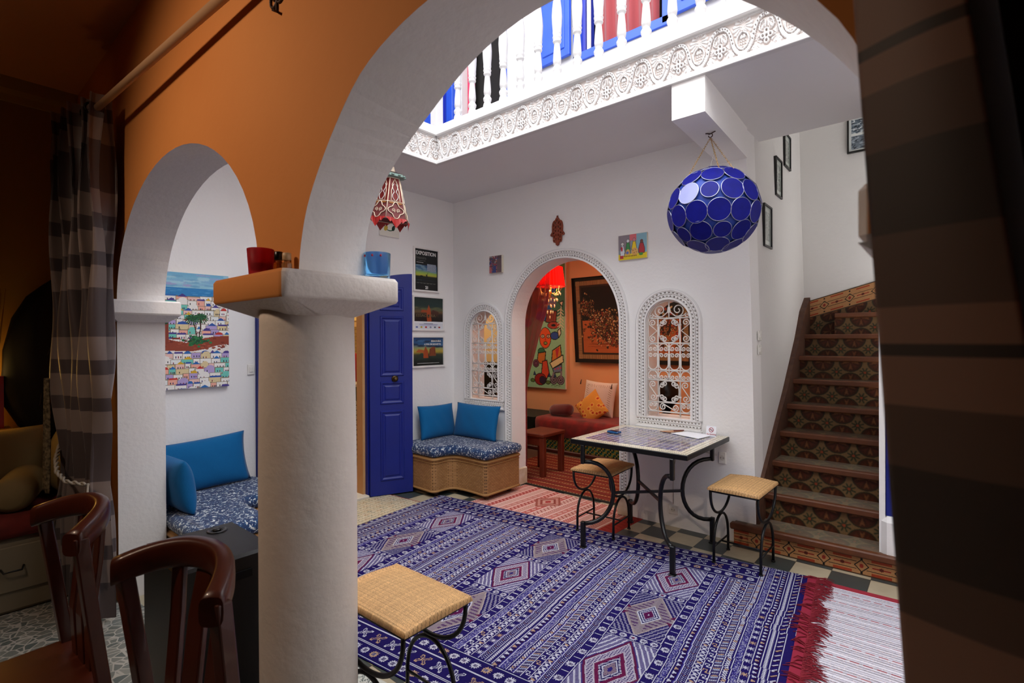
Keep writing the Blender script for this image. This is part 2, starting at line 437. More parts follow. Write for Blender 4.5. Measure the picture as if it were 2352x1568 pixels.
# ================================================================== front wall with the two arches
sa = arch_pts(.58, 2.375, 1.65, .632, 30)
big_f = [(2.64,1.65),(2.655,1.735),(2.69,1.83),(2.755,1.925),(2.85,2.03),(2.96,2.12),(3.09,2.17),(3.24,2.195),(3.40,2.20),(3.56,2.18),(3.70,2.115),(3.81,2.04),(3.90,1.95),(3.985,1.84),(4.02,1.75),(4.03,1.65)]
big_b = [(2.625,1.65),(2.637,1.76),(2.665,1.845),(2.73,1.935),(2.84,2.025),(2.955,2.095),(3.105,2.175),(3.25,2.22),(3.40,2.232),(3.56,2.205),(3.70,2.135),(3.80,2.06),(3.90,1.965),(3.985,1.85),(4.02,1.75),(4.03,1.65)]
def refine(p, k=3):   # Catmull-Rom
    q = []
    for i in range(len(p)-1):
        a = p[max(i-1, 0)]; b = p[i]; c = p[i+1]; d = p[min(i+2, len(p)-1)]
        for j in range(k):
            t = j/k
            q.append(tuple(.5*((2*b[m])+(-a[m]+c[m])*t+(2*a[m]-5*b[m]+4*c[m]-d[m])*t*t+(-a[m]+3*b[m]-3*c[m]+d[m])*t**3) for m in (0, 1)))
    return q+[p[-1]]
YW0, YW1 = -3.077, -2.848
def wprof(big): return [(-.7, 0), (.58, 0)] + sa + refine(big) + [(4.072, 1.60), (4.072, 0), (5.3, 0), (5.3, 3.12), (-.7, 3.12)]
struct(MB().prism(wprof(big_f), YW0, YW1, XZ, mi=0, mi_side=1, mi_back=1, poly2=wprof(big_b), smooth_side=False), 'wall_front', [orange, plaster])
# upper part of the courtyard side, unseen; kept low to let sky light in
struct(MB().box(-.25, 5.2, -3.05, YW1, 3.12, 4.35), 'wall_front', plaster)
# ================================================================== gallery slab / ceiling
sl = [(-.25, YW1), (-.25, .33), (5.2, .33), (5.2, -.93), (.80, -.93), (.80, YW1)]
struct(MB().prism(sl, 2.93, 3.15, XY), 'ceiling', ceil_m)
struct(MB().box(2.862, 3.055, -.935, 0, 2.72, 2.93, fn=lambda x, y, z: (x-.045*(y+.935), y, z)), 'trim_1', plaster_b)
# ledge that carries the balusters
mb = MB().bev(.765, 4.9, -.97, -.84, 3.155, 3.235, .008).bev(.71, .835, -2.846, -.84, 3.155, 3.235, .008)
struct(mb, 'trim_2', carve)
# crack in the ceiling near the frieze
# upper walls
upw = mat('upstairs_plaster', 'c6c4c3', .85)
ub = [(-.25, 3.15), (5.2, 3.15), (5.2, 6.2), (-.25, 6.2)]
dU = [(.15, 3.17), (.77, 3.17), (.77, 5.3), (.15, 5.3)]; wU = [(1.62, 3.93), (2.42, 3.93), (2.42, 5.2), (1.62, 5.2)]
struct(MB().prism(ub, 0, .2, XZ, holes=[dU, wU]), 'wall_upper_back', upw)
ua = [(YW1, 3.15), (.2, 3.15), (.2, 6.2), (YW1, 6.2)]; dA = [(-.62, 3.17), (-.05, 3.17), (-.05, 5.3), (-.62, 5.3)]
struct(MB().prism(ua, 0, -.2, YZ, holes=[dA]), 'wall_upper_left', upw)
struct(MB().box(5.0, 5.2, -2.85, .2, 0, 6.2), 'wall_right', plaster)
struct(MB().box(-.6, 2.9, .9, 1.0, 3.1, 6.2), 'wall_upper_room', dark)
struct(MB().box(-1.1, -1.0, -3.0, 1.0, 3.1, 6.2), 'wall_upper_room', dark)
struct(MB().box(-1.1, 5.2, -.80, 1.0, 5.62, 5.75).box(-1.1, .70, -3.05, -.80, 5.62, 5.75), 'ceiling_unseen', plaster)  # unseen gallery roof, added to cut sky light on the upper walls
struct(MB().box(5.2, 5.35, .15, 1.95, 0, 4.5), 'wall_stair_right', stairwhite)
struct(MB().box(-1.1, 2.85, .33, 1.0, 3.0, 3.1).box(-1.1, -.25, -3, .33, 3.0, 3.1), 'ceiling_unseen', plaster)
# ================================================================== stair hall
sprof = [(2.84, 0), (3.065, 0), (3.04, 1.5), (3.002, 2.94), (2.985, 4.4), (2.84, 4.4)]
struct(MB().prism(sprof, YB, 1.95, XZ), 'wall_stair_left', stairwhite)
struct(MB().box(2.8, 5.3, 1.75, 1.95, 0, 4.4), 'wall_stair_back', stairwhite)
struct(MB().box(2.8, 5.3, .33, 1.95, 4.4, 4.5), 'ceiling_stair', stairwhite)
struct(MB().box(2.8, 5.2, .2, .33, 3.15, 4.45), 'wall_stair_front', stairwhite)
# right of the stairs: pier wall with the blue cupboard door
struct(MB().box(3.765, 3.795, -.012, .9, .0, 2.93).box(3.795, 5.2, .03, .15, .0, 2.93).bev(3.775, 4.2, -.045, .14, 0, .378, .03), 'wall_stair_right', plaster_b)
# ================================================================== kitchen box, alcove box
struct(MB().box(-3.0, -2.9, -3.0, .3, 0, 2.9).box(-3.0, -.25, .2, .3, 0, 2.9).box(-3.0, -.25, -3.05, -2.95, 0, 2.9), 'wall_kitchen', cream_wall)
struct(MB().box(-3.0, -.25, -3.0, .3, 2.9, 3.0), 'ceiling_kitchen', cream_wall)
struct(MB().box(-.92, 2.84, 2.2, 2.35, 0, 2.8), 'wall_alcove_back', peach)
struct(MB().box(-2.4, -.92, 2.2, 2.35, 0, 2.8), 'wall_alcove_back', cream_wall)
struct(MB().box(-2.5, -2.35, .3, 2.35, 0, 2.8), 'wall_alcove_left', cream_wall)
struct(MB().box(-2.5, -.25, .21, .30, 0, 2.8), 'wall_alcove_front', cream_wall)
struct(MB().box(2.6, 2.84, YB, 2.35, 0, 2.8), 'wall_alcove_right', peach)
struct(MB().box(-2.5, 2.84, YB, 2.35, 2.8, 2.9), 'ceiling_alcove', peach)
# ================================================================== the dark room the photo is taken from
struct(MB().box(-.62, -.47, -6.6, YW0, 0, 3.12), 'wall_room_left', leftwall_m)
struct(MB().box(5.3, 5.45, -6.6, YW0, 0, 3.12), 'wall_room_right', orange)
struct(MB().box(-.62, 5.45, -6.6, -6.5, 0, 3.12), 'wall_room_back', leftwall_m)
struct(MB().box(-.62, 5.45, -6.6, YW0, 3.12, 3.22), 'ceiling_room', roomceil)
struct(MB().prism([(-.47, 3.12), (-.47, 2.98), (-.455, 2.98), (-.44, 3.02), (-.42, 3.05), (-.40, 3.12)], -6.4, -3.08, XZ), 'trim_3', leftwall_m)

# ================================================================== column with square capital
col = thing('column', 'thick round plaster column with a square slab capital, orange on its room side', 'column', (2.475, -2.962, 0))
prof = [(.150, 0), (.151, .2), (.152, .6), (.152, 1.0), (.149, 1.3), (.146, 1.5), (.147, 1.60)]
MB().lathe(prof, (2.475, -2.962, 0), 64).build('shaft', mat('column_plaster', 'dcd3cb', .8, bump=(28, .25, .01), vary=(3, .4, 'cfc4b8')), col)
cx0, cx1, cy0, cy1 = 2.195, 2.70, -3.157, -2.757
def capital_slab():
    mb = MB(); r = .02; n = 5
    def rr(e, rad):   # rounded rectangle loop
        pts = []
        for (sx, sy, a0) in ((1, 1, 0), (-1, 1, 90), (-1, -1, 180), (1, -1, 270)):
            cx = (cx0+cx1)/2+sx*((cx1-cx0)/2-rad-e); cy = (cy0+cy1)/2+sy*((cy1-cy0)/2-rad-e)
            for k in range(n+1):
                a = math.radians(a0+90*k/n); pts.append((cx+rad*math.cos(a), cy+rad*math.sin(a)))
        return pts
    lv = [(.11, 1.512, .10), (.004, 1.572, .022), (0, 1.580, .022), (0, 1.642, .022), (.006, 1.652, .022)]
    N = 4*(n+1); vs = []
    for e, z, rad in lv: vs += [(x, y, z) for x, y in rr(e, rad)]
    mb.add(vs, [], 0)
    for i in range(len(lv)-1):
        for k in range(N):
            a = i*N+k; b = i*N+(k+1) % N
            ym = (vs[a][1]+vs[b][1])/2; xm = (vs[a][0]+vs[b][0])/2
            front = ym < cy0+.018 and xm < cx1-.012
            mb.f.append((a, b, b+N, a+N)); mb.m.append(1 if (front and i >= 1) else 0); mb.sm.append(i in (1,2))
    mb.f.append(tuple(range((len(lv)-1)*N, len(lv)*N))); mb.m.append(0); mb.sm.append(False)
    mb.f.append(tuple(range(N))[::-1]); mb.m.append(0); mb.sm.append(False)
    return mb
capital_slab().build('capital', [mat('capital_plaster', 'e2dad3', .8, bump=(55, .3, .010), vary=(5, .3, 'd2c6ba')), orange], col)
# impost blocks on the left pier and the right pier
def impost(x0, x1, front_mi, ln, y0=-3.13, y1=-2.79, z0=1.60, z1=1.68):
    mb = MB()
    for (a, b) in (((x0, x1, y0, y1, z0), (x0, x1, y0, y1, z1)),):
        mb.bev(x0, x1, y0, y1, z0, z1, .008)
    s = .06 if x1 < 2 else -.06
    xa, xb = (x0, x1-s) if s > 0 else (x0-s, x1)
    vs = [(x0, y0, z0), (x1, y0, z0), (x1, y1, z0), (x0, y1, z0), (xa, y0+.05, z0-.04), (xb, y0+.05, z0-.04), (xb, y1-.05, z0-.04), (xa, y1-.05, z0-.04)]
    mb.add(vs, [(0,1,5,4),(1,2,6,5),(2,3,7,6),(3,0,4,7),(4,5,6,7)], 0)
    if front_mi: mb.box(x0+.01, x1-.008, y0-.002, y0+.001, z0+.008, z1-.006, 1)
    return struct(mb, ln, [plaster, orange])
impost(.50, .675, False, 'trim_4'); impost(4.013, 4.35, True, 'trim_5', -3.15, -2.78, 1.553, 1.618)

# ================================================================== carved frieze of the gallery (real relief, recesses painted darker)
def frieze_canvas(length, h, res=.003):
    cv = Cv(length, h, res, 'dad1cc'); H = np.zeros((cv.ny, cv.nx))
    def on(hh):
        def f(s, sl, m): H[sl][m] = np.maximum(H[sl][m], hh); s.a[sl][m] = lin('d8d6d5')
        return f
    def off(s, sl, m): H[sl][m] = 0; s.a[sl][m] = lin('b4a8a2')  # ground and grooves in darker tones, shade put into the recess colour
    cv.rect(0, 0, length, .008, on(1.0))
    per = .300; n = int(length/per)+2
    def fan(cx, cy, r, a0, a1, st, hh=.55):
        a = a0
        while a < a1-1:
            q1, q2, qm = math.radians(a+st*.12), math.radians(a+st*.88), math.radians(a+st*.5)
            cv.poly([(cx+.006*math.cos(qm), cy+.006*math.sin(qm)), (cx+r*math.cos(q1), cy+r*math.sin(q1)), (cx+r*1.12*math.cos(qm), cy+r*1.12*math.sin(qm)), (cx+r*math.cos(q2), cy+r*math.sin(q2))], on(hh)); a += st
    for k in range(n):
        x = k*per
        fan(x, .052, .052, -10, 190, 25); fan(x+.15, .045, .062, -20, 200, 22); fan(x+.15, .03, .05, 180, 360, 30)
        for s_ in (-1, 1):
            fan(x+s_*.068, .150, .040, 0, 360, 36); fan(x+s_*.060, .196, .026, 180, 360, 36, .6)
            fan(x+.15+s_*.055, .190, .030, 180, 360, 36, .6)
    for k in range(n):
        x = k*per; c = x+.15
        half = [(0, .024), (.030, .027), (.055, .048), (.072, .080), (.082, .115), (.096, .150), (.120, .178), (.15, .187)]
        P = refine([(x+a, b) for a, b in half] + [(x+.30-a, b) for a, b in half[-2::-1]], 5)
        cv.line(P, .031, off); cv.line(P, .023, on(1))
        for q in range(0, len(P), 3):
            if P[q][1] < .13: cv.ell(P[q][0], P[q][1], .0038, .0038, off)
        I = refine([(c-.006, .075), (c-.030, .092), (c-.040, .122), (c-.028, .152), (c, .166), (c+.028, .152), (c+.040, .122), (c+.030, .092), (c+.006, .075)], 4)
        cv.line(I, .017, off); cv.line(I, .011, on(.95))
        for r_ in range(4):
            for c_ in (-1, 0, 1): cv.poly([(c+c_*.015, .098+r_*.015), (c+c_*.015+.006, .108+r_*.015), (c+c_*.015-.006, .108+r_*.015)], on(.75))
        for s_ in (-1, 1):
            B = refine([(x+s_*.020, .052), (x+s_*.040, .070), (x+s_*.044, .095), (x+s_*.030, .108)], 4); cv.line(B, .014, off); cv.line(B, .009, on(.9))
            cv.line([(x+s_*.009, .060), (x+s_*.009, .115)], .012, off); cv.line([(x+s_*.009, .058), (x+s_*.009, .115)], .008, on(1))
        K = ((0, .112), (-.023, .137), (.023, .137), (0, .164), (0, .138))
        for dx, dy in K: cv.ell(x+dx, dy, .0225, .0195, off)
        for dx, dy in K: cv.ell(x+dx, dy, .0185, .0160, on(1))
        for dx, dy in K: cv.ell(x+dx, dy, .0065, .0060, off)
    cv.rect(0, h-.012, length, h, on(1.0))
    return cv, H
fr = thing('carved_frieze', 'band of carved white plaster arabesques edging the gallery above the courtyard', 'frieze', (.80, -.93, 2.93))
fmat = mat('frieze_plaster', 'ffffff', .85, attr=True)
def relief(name, cv, H, fn, depth, parent, material=fmat):
    hh = np.zeros((cv.ny+1, cv.nx+1)); hh[:cv.ny, :cv.nx] = H; hh[cv.ny, :] = hh[cv.ny-1, :]; hh[:, cv.nx] = hh[:, cv.nx-1]
    hh = (hh + np.roll(hh, 1, 0) + np.roll(hh, 1, 1) + np.roll(np.roll(hh, 1, 0), 1, 1))/4
    return grid_obj(name, fn, cv.nx, cv.ny, cv.a, material, parent, height=hh*depth)
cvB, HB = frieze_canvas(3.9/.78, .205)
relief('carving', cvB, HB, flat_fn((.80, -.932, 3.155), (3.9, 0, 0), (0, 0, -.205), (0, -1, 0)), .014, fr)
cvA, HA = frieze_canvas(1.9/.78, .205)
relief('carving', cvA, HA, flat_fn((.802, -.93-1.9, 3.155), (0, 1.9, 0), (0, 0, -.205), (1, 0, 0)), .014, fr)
mb = MB()
for (z0, z1, d) in ((2.925, 2.952, .022), (2.952, 2.962, .012)):
    mb.bev(.80-.02, 4.7, -.93-d, -.93+.02, z0, z1, .003).bev(.80-.02, .80+d, -2.84, -.93-d+.004, z0+.0005, z1, .003)
mb.build('lower_moulding', carve, fr)

# ================================================================== balustrade
bal = thing('balustrade', 'white turned balusters lining the upstairs gallery around the courtyard opening', 'balustrade', (.80, -.90, 3.235))
bp = [(.030,0),(.036,.012),(.034,.03),(.030,.045),(.024,.055),(.031,.07),(.033,.085),(.025,.10),(.020,.108),(.026,.116),(.029,.14),(.026,.19),(.021,.245),(.0195,.262),
      (.027,.268),(.030,.278),(.026,.288),(.030,.296),(.032,.304),(.027,.314),(.029,.322),(.031,.334),(.030,.35),(.034,.40),(.036,.45),(.033,.50),(.026,.56),(.022,.60),(.030,.62),(.024,.64),(.032,.67),(.032,.72)]
wm = mat('painted_baluster', 'c2c0bf', .6)
b0 = MB().lathe(bp, (0, 0, 0), 18).build('baluster', wm); b0.parent = bal; ORG['x'] = 0
spots = [(1.035+.1655*k, -.905) for k in range(21)] + [(.772, -1.09-.1655*k) for k in range(10)]
for i, (x, y) in enumerate(spots):
    o = b0 if i == 0 else b0.copy()
    if i: COL.objects.link(o); o.parent = bal
    o.location = (x-.80, y+.90, 0)
MB().bev(.74, 4.9, -.96, -.85, 3.955, 4.03, .012).bev(.72, .83, -2.84, -.85, 3.955, 4.03, .012).build('handrail', wm, bal)
MB().bev(.735, .815, -.945, -.865, 3.235, 3.955, .006).build('corner_post', blueup if False else wm, bal)
# ================================================================== carved surrounds
def braid_canvas(L, w, res=.0025):
    cv = Cv(L, w, res, 'ebe9e7'); H = np.full((cv.ny, cv.nx), .8)
    def on(h):
        def f(s, sl, m): H[sl][m] = np.maximum(H[sl][m], h); s.a[sl][m] = lin('f1efed')
        return f
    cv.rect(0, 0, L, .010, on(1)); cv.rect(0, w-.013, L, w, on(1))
    def cut(h, c='a8a09a'):  # notches get a darker colour, painting in the shade of the carving
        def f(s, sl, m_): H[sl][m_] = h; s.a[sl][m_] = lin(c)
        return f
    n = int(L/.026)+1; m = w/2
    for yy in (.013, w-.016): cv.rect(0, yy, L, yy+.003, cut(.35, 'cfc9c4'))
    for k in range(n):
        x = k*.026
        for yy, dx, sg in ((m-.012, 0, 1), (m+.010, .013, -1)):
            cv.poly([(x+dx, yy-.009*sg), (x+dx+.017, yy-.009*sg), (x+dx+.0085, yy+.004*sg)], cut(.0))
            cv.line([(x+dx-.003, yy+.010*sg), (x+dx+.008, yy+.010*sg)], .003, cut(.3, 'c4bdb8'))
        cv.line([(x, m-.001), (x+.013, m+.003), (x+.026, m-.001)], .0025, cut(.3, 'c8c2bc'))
    return cv, H
    n = int(L/.03)+1
    for k in range(n):
        x = k*.03
        cv.line([(x, m-.026), (x+.015, m)], .0065, on(1)); cv.line([(x+.015, m), (x+.03, m-.026)], .0065, on(1))
        cv.line([(x+.015, m+.026), (x, m)], .0065, on(1)); cv.line([(x+.03, m), (x+.015, m+.026)], .0065, on(1))
        cv.line([(x, m), (x+.015, m-.004)], .007, on(.9)); cv.line([(x+.015, m+.003), (x+.03, m)], .007, on(.9))
        cv.line([(x, m-.028), (x+.03, m-.028)], .004, on(.9)); cv.line([(x, m+.027), (x+.03, m+.027)], .004, on(.9))
    return cv, H
def path_fn(path, w, y0, depth):
    P = np.array(path, float); d = np.hypot(*(P[1:]-P[:-1]).T); S = np.concatenate([[0], np.cumsum(d)]); Ltot = S[-1]
    T = np.gradient(P, axis=0); T /= np.linalg.norm(T, axis=1)[:, None]; Nn = np.stack([-T[:, 1], T[:, 0]], 1)
    def fn(U, V, H):
        s = U*Ltot; px = np.interp(s, S, P[:, 0]); pz = np.interp(s, S, P[:, 1]); nx = np.interp(s, S, Nn[:, 0]); nz = np.interp(s, S, Nn[:, 1])
        q = np.hypot(nx, nz); nx, nz = nx/q, nz/q
        return px+nx*V*w, y0-H+0*U, pz+nz*V*w
    return fn, Ltot
def surround(x0, x1, zs, h, zb, w, name, label, bottom=True, cat='window surround'):
    t = thing(name, label, cat, ((x0+x1)/2, 0, zb-(w if bottom else 0)))
    a = arch_pts(x0, x1, zs, h, 60)
    side = [(x0, zb+(zs-zb)*k/30) for k in range(30)]; path = side + a + [(x1, zs-(zs-zb)*(k+1)/30) for k in range(30)]
    fn, L = path_fn(path, w, -.003, 0)
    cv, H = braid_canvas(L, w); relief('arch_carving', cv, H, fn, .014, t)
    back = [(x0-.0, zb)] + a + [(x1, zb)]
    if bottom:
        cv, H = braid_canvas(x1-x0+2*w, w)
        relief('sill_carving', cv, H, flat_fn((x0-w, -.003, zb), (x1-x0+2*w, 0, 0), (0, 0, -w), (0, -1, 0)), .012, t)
        MB().bev(x0-w-.01, x1+w+.01, -.022, 0, zb-w-.012, zb-w+.002, .003).build('sill_edge', carve, t)
    # thin plain rim outside
    o = [(p[0], p[1]) for p in path]; fo, _ = path_fn(path, w, 0, 0)
    U = np.linspace(0, 1, 90); xo, _, zo = fo(U, np.ones(90), np.zeros(90)); xo2, _, zo2 = fo(U, np.ones(90)*1.12, np.zeros(90))
    mb = MB(); vs = []
    for i in range(90): vs += [(xo[i], -.018, zo[i]), (xo2[i], -.012, zo2[i]), (xo2[i], 0, zo2[i]), (xo[i], 0, zo[i])]
    mb.add(vs, [(4*i+k, 4*i+(k+1) % 4, 4*i+4+(k+1) % 4, 4*i+4+k) for i in range(89) for k in range(4)])
    mb.build('outer_rim', carve, t)
    return t
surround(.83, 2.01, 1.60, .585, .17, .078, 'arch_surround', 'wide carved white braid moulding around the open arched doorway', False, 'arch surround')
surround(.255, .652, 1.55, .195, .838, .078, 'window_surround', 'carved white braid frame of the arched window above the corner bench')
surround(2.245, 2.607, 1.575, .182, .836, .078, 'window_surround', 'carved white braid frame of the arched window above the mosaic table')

# ================================================================== iron window grilles
def spiral(cx, cz, r, a_end, turns=1.35, dr=1, n=22):
    """from the centre outwards, ends at angle a_end (rad); dr=+1 turns counter-clockwise outwards"""
    p = []
    for i in range(n+1):
        t = i/n; a = a_end - dr*(1-t)*turns*2*PI; q = r*(.16+.84*t)
        p.append((cx+q*math.cos(a), cz+q*math.sin(a)))
    return p
def omega(xa, xb, za, zb, r, flip=False):
    """arch over [xa,xb] with its legs curled inward at za ; crown at zb"""
    w = xb-xa; R = w/2; hz = min(R, abs(zb-za)*.6)
    L = spiral(xa+r, za+r, r, PI, 1.3, -1)
    top = [( (xa+xb)/2 - R*math.cos(PI*i/14), zb-hz+hz*math.sin(PI*i/14)) for i in range(15)]
    Rr = [(xa+xb-x, z) for x, z in L][::-1]
    p = L + top + Rr
    if flip: p = [(x, za+zb-z) for x, z in p]
    return p
def ushape(xa, xb, za, zb, r): return omega(xa, xb, za, zb, r, True)
def escroll(xa, xb, za, zb, mirror=False, s=False):
    """tall scroll: big spiral above and below joined by a diagonal"""
    w = xb-xa; r = w*.36; h = zb-za
    A = spiral(xa+.47*w, zb-r-.1*w, r, math.radians(205), 1.4, 1)
    if s: B = [(xa+xb-x, za+zb-z) for x, z in A]
    else: B = [(x, za+zb-z) for x, z in A]
    top = A[:] ; 
    arc = [(xa+w*.06, zb-.30*h)] if False else []
    p = A + [(xa+.02*w, zb-.42*h)] if s else A
    if s:
        p = A + B[::-1]
    else:
        p = A + [(xa+.5*w, (za+zb)/2)] + B[::-1]
        p = A + [(xa+.93*w, (za+zb)/2)] + B[::-1]
    if mirror: p = [(xa+xb-x, z) for x, z in p]
    return p
def make_grille(x0, x1, label):
    zb, zt = .848, 1.752; t = thing('window_grille', label, 'window grille', ((x0+x1)/2, .02, zb))
    y = .022; W = x1-x0; X = lambda f: x0+f*W
    R = .0056; r2 = .0046
    def tb(name, p, r=r2, n=6): return MB().tube([(a, y, b) for a, b in p], r, n).build(name, white_metal, t, fix=False)
    zs = 1.575 if x0 > 1 else 1.55
    hh = zt-zs
    def arch_z(f): return zs + hh*math.sqrt(max(0, 1-(2*f-1)**2))
    tb('frame', [(X(.015), zb)] + [(x0+W/2-(W*.485)*math.cos(PI*i/24), zs+(hh-.004)*math.sin(PI*i/24)) for i in range(25)] + [(X(.985), zb)], .005)
    Z = dict(a=1.613, b=1.417, c=1.205, d=1.126, e=.953, f=.879)
    k = (zs-1.55)/(.025) if True else 0
    for n_, z in Z.items(): tb('cross_bar', [(X(-.04 if n_ in 'bd' else .01), z), (X(1.04 if n_ in 'bd' else .99), z)], R)
    for f, za, zc in ((.25, zb, Z['a']), (.75, zb, Z['a']), (.5, Z['d'], Z['b']), (.5, Z['a'], arch_z(.5)-.004)):
        tb('upright_bar', [(X(f), za), (X(f), zc)], R)
    # crown scrolls
    for m in (False, True):
        big = spiral(X(.30), 1.675, W*.145, math.radians(-70), 1.5, 1)
        sm = spiral(X(.09), 1.633, W*.055, math.radians(80), 1.2, 1)
        p = big + [(X(.47), 1.66), (X(.485), 1.70)]
        q = sm + [(X(.17), 1.632), (X(.30), 1.617)]
        p2 = spiral(X(.30), 1.678, W*.15, math.radians(0), 1.5, 1)
        p2 = p2[:]  # opens right towards the middle bar
        p2 = [(x, z) for x, z in p2]
        if m: p, q = [(x0+x1-a, b) for a, b in p], [(x0+x1-a, b) for a, b in q]
        tb('scroll', p); tb('scroll', q)
    for za, zc in ((Z['b'], Z['a']), (Z['e'], Z['d'])):
        lo = za == Z['e']
        tb('scroll', escroll(X(.02), X(.24), za, zc, False, lo)); tb('scroll', escroll(X(.76), X(.98), za, zc, not lo, lo))
        xm0, xm1 = X(.27), X(.73); h = zc-za; r = W*.058
        tb('scroll', omega(xm0+W*.07, xm1-W*.07, zc-h*.26, zc-.004, r)); tb('scroll', omega(xm0+W*.07, xm1-W*.07, za+.004, za+h*.26, r, True))
        side = omega(za+h*.12, zc-h*.12, 0, W*.11, r)
        tb('scroll', [(xm0+W*.115-b, a) for a, b in side]); tb('scroll', [(xm1-W*.115+b, a) for a, b in side])
    for k_ in range(4):
        a, b = X(.25*k_+.018), X(.25*k_+.232)
        tb('scroll', omega(a, b, Z['b']-.062, Z['b']-.004, W*.053))
        tb('scroll', ushape(a, b, Z['c']+.004, Z['b']-.078, W*.053))
        tb('scroll', omega(a, b, Z['d']+.006, Z['c']-.004, W*.053))
    for a, b in ((.018, .232), (.768, .982)): tb('scroll', ushape(X(a), X(b), Z['f']+.004, Z['e']-.006, W*.053))
    h = Z['e']-Z['f']
    A = spiral(X(.36), Z['f']+h*.52, h*.36, math.radians(100), 1.4, -1); B = spiral(X(.64), Z['f']+h*.48, h*.36, math.radians(-80), 1.4, -1)
    tb('scroll', A + B[::-1])
    for (f, z) in ((.25, Z['b']-.035), (.5, Z['b']-.035), (.75, Z['b']-.035), (.25, Z['d']+.03), (.75, Z['d']+.03), (.5, Z['d']+.03), (.25, 1.56), (.75, 1.56), (.5, 1.66), (.25, 1.0), (.75, 1.0)):
        MB().bev(X(f)-.0075, X(f)+.0075, y-.007, y+.007, z-.006, z+.006, .001).build('collar', white_metal, t)
    return t
make_grille(.257, .650, 'white scrollwork iron grille in the arched window above the corner bench')
make_grille(2.247, 2.605, 'white scrollwork iron grille in the arched window above the mosaic table')

# ================================================================== blue door leaves
def door_leaf(w, h, label, hinge, ang, knob):
    t = thing('door_leaf', label, 'door', hinge)
    ORG[t.name] = Vector((0, 0, 0))
    top = [(w*k/12, h-.075*(1-(k/12))**1.6) for k in range(13)]
    board = MB().prism([(0, .012)] + [(w, .012)] + top[::-1], -.019, .019, XZ).build('leaf_board', bluepaint, t, bevel=.003)
    for (z0, z1) in ((.16, .78), (.87, 1.05), (1.13, 1.66), (1.74, 1.93)):
        for s in (-1, 1):
            mb = MB(); x0, x1 = .11, w-.10
            f = lambda x, y, z, s=s: (x, s*y, z)
            # raised frame + bevelled field
            loop = lambda e, d: [(x0+e, d, z0+e), (x1-e, d, z0+e), (x1-e, d, z1-e), (x0+e, d, z1-e)]
            ls = [loop(-.016, .0185), loop(-.010, .027), loop(0, .027), loop(.012, .020), loop(.022, .020), loop(.034, .026)]
            vs = [f(*p) for l in ls for p in l]; fs = []
            for i in range(5):
                for k in range(4): fs.append((4*i+k, 4*i+(k+1) % 4, 4*i+4+(k+1) % 4, 4*i+4+k))
            fs.append((20, 21, 22, 23)); mb.add(vs, fs); mb.build('raised_panel', bluepaint, board)
    if knob:
        br = mat('aged_brass', '4a3a22', .45, metal=.8)
        mb = MB().lathe([(.03, 0), (.032, .004), (.026, .008), (.012, .012), (.011, .03), (.02, .035), (.022, .045), (.014, .052), (.0, .053)], (0, 0, 0), 20, fn=lambda x, y, z: (w-.17+x, -.019-z, 1.09+y))
        mb.build('knob', br, board)
    t.rotation_euler = (0, 0, ang)
    return t
# leaf near the bench: hinge (0,-1.09), free edge (.18,-.736)
door_leaf(.40, 2.08, 'open royal blue panelled door leaf with a brass knob, beside the three posters', (.03, -1.085, 0), math.atan2(.349, .150), True)
lf = door_leaf(.46, 2.08, 'open royal blue door leaf behind the round column, seen nearly edge on', (.03, -2.075, 0), math.radians(10), False)
mb = MB().bev(-.125, .02, -1.10, -1.06, 0, 2.14, .004).bev(-.125, .02, -2.09, -2.05, 0, 2.14, .004).bev(-.125, .02, -2.09, -1.06, 2.10, 2.15, .004)
o = struct(mb, 'door_1', bluepaint)
struct(MB().bev(-.14, .05, -2.05, -1.10, 0, .03, .006), 'trim_6', mat('stone_sill', 'cfc9bc', .5, bump=(40, .3, .005)))
struct(MB().box(-.115, -.02, -1.125, -1.100, .03, 2.1), 'trim_7', mat('pale_wood_lining', 'c89a66', .6, vary=(12, .4, 'b98552')))

# ================================================================== pictures on the left wall
pmat = mat('print_paper', 'ffffff', .35, attr=True, coat=.0)
whiteframe = mat('white_picture_frame', 'ece8e4', .4)
def picture(name, label, cat, y0, y1, z0, z1, cv, frame_m, fw=.018, d=.022, mount=None, tilt=0):
    """hung on the left wall (x = 0), faces +x"""
    t = thing(name, label, cat, (0, (y0+y1)/2, z0)); ORG[t.name] = Vector((0, (y0+y1)/2, z0))
    mb = MB()
    outer = [(y0, z0), (y1, z0), (y1, z1), (y0, z1)]; inner = [(y0+fw, z0+fw), (y1-fw, z0+fw), (y1-fw, z1-fw), (y0+fw, z1-fw)]
    mb.prism(outer, d, .002, YZ, holes=[inner]).build('frame', frame_m, t, bevel=.002)
    MB().box(.002, .009, y0+fw*.6, y1-fw*.6, z0+fw*.6, z1-fw*.6).build('backing_board', mat('backing_board', 'b8b0a4', .8), t)
    painted('print', cv, (.011, y0+fw*.8, z1-fw*.8), (0, y1-y0-fw*1.6, 0), (0, 0, -(z1-z0-fw*1.6)), pmat, t)
    if tilt: t.rotation_euler = (tilt, 0, 0)
    return t
def soft(cv, stops, vertical=True):
    """blend colours down the canvas (a printed sky)"""
    Y = cv.Y/cv.h
    for k in range(3): cv.a[..., k] = np.interp(Y, [s[0] for s in stops], [lin(s[1])[k] for s in stops])
def blur(cv, n=2):
    for _ in range(n): cv.a = (cv.a + np.roll(cv.a, 1, 0) + np.roll(cv.a, -1, 0) + np.roll(cv.a, 1, 1) + np.roll(cv.a, -1, 1))/5
ink = mat('printed_lettering', 'e8e6e2', .5); ink_d = mat('grey_lettering', '6a6a66', .5); ink_b = mat('blue_lettering', '3c4668', .5); ink_red = mat('red_lettering', 'b82830', .5)
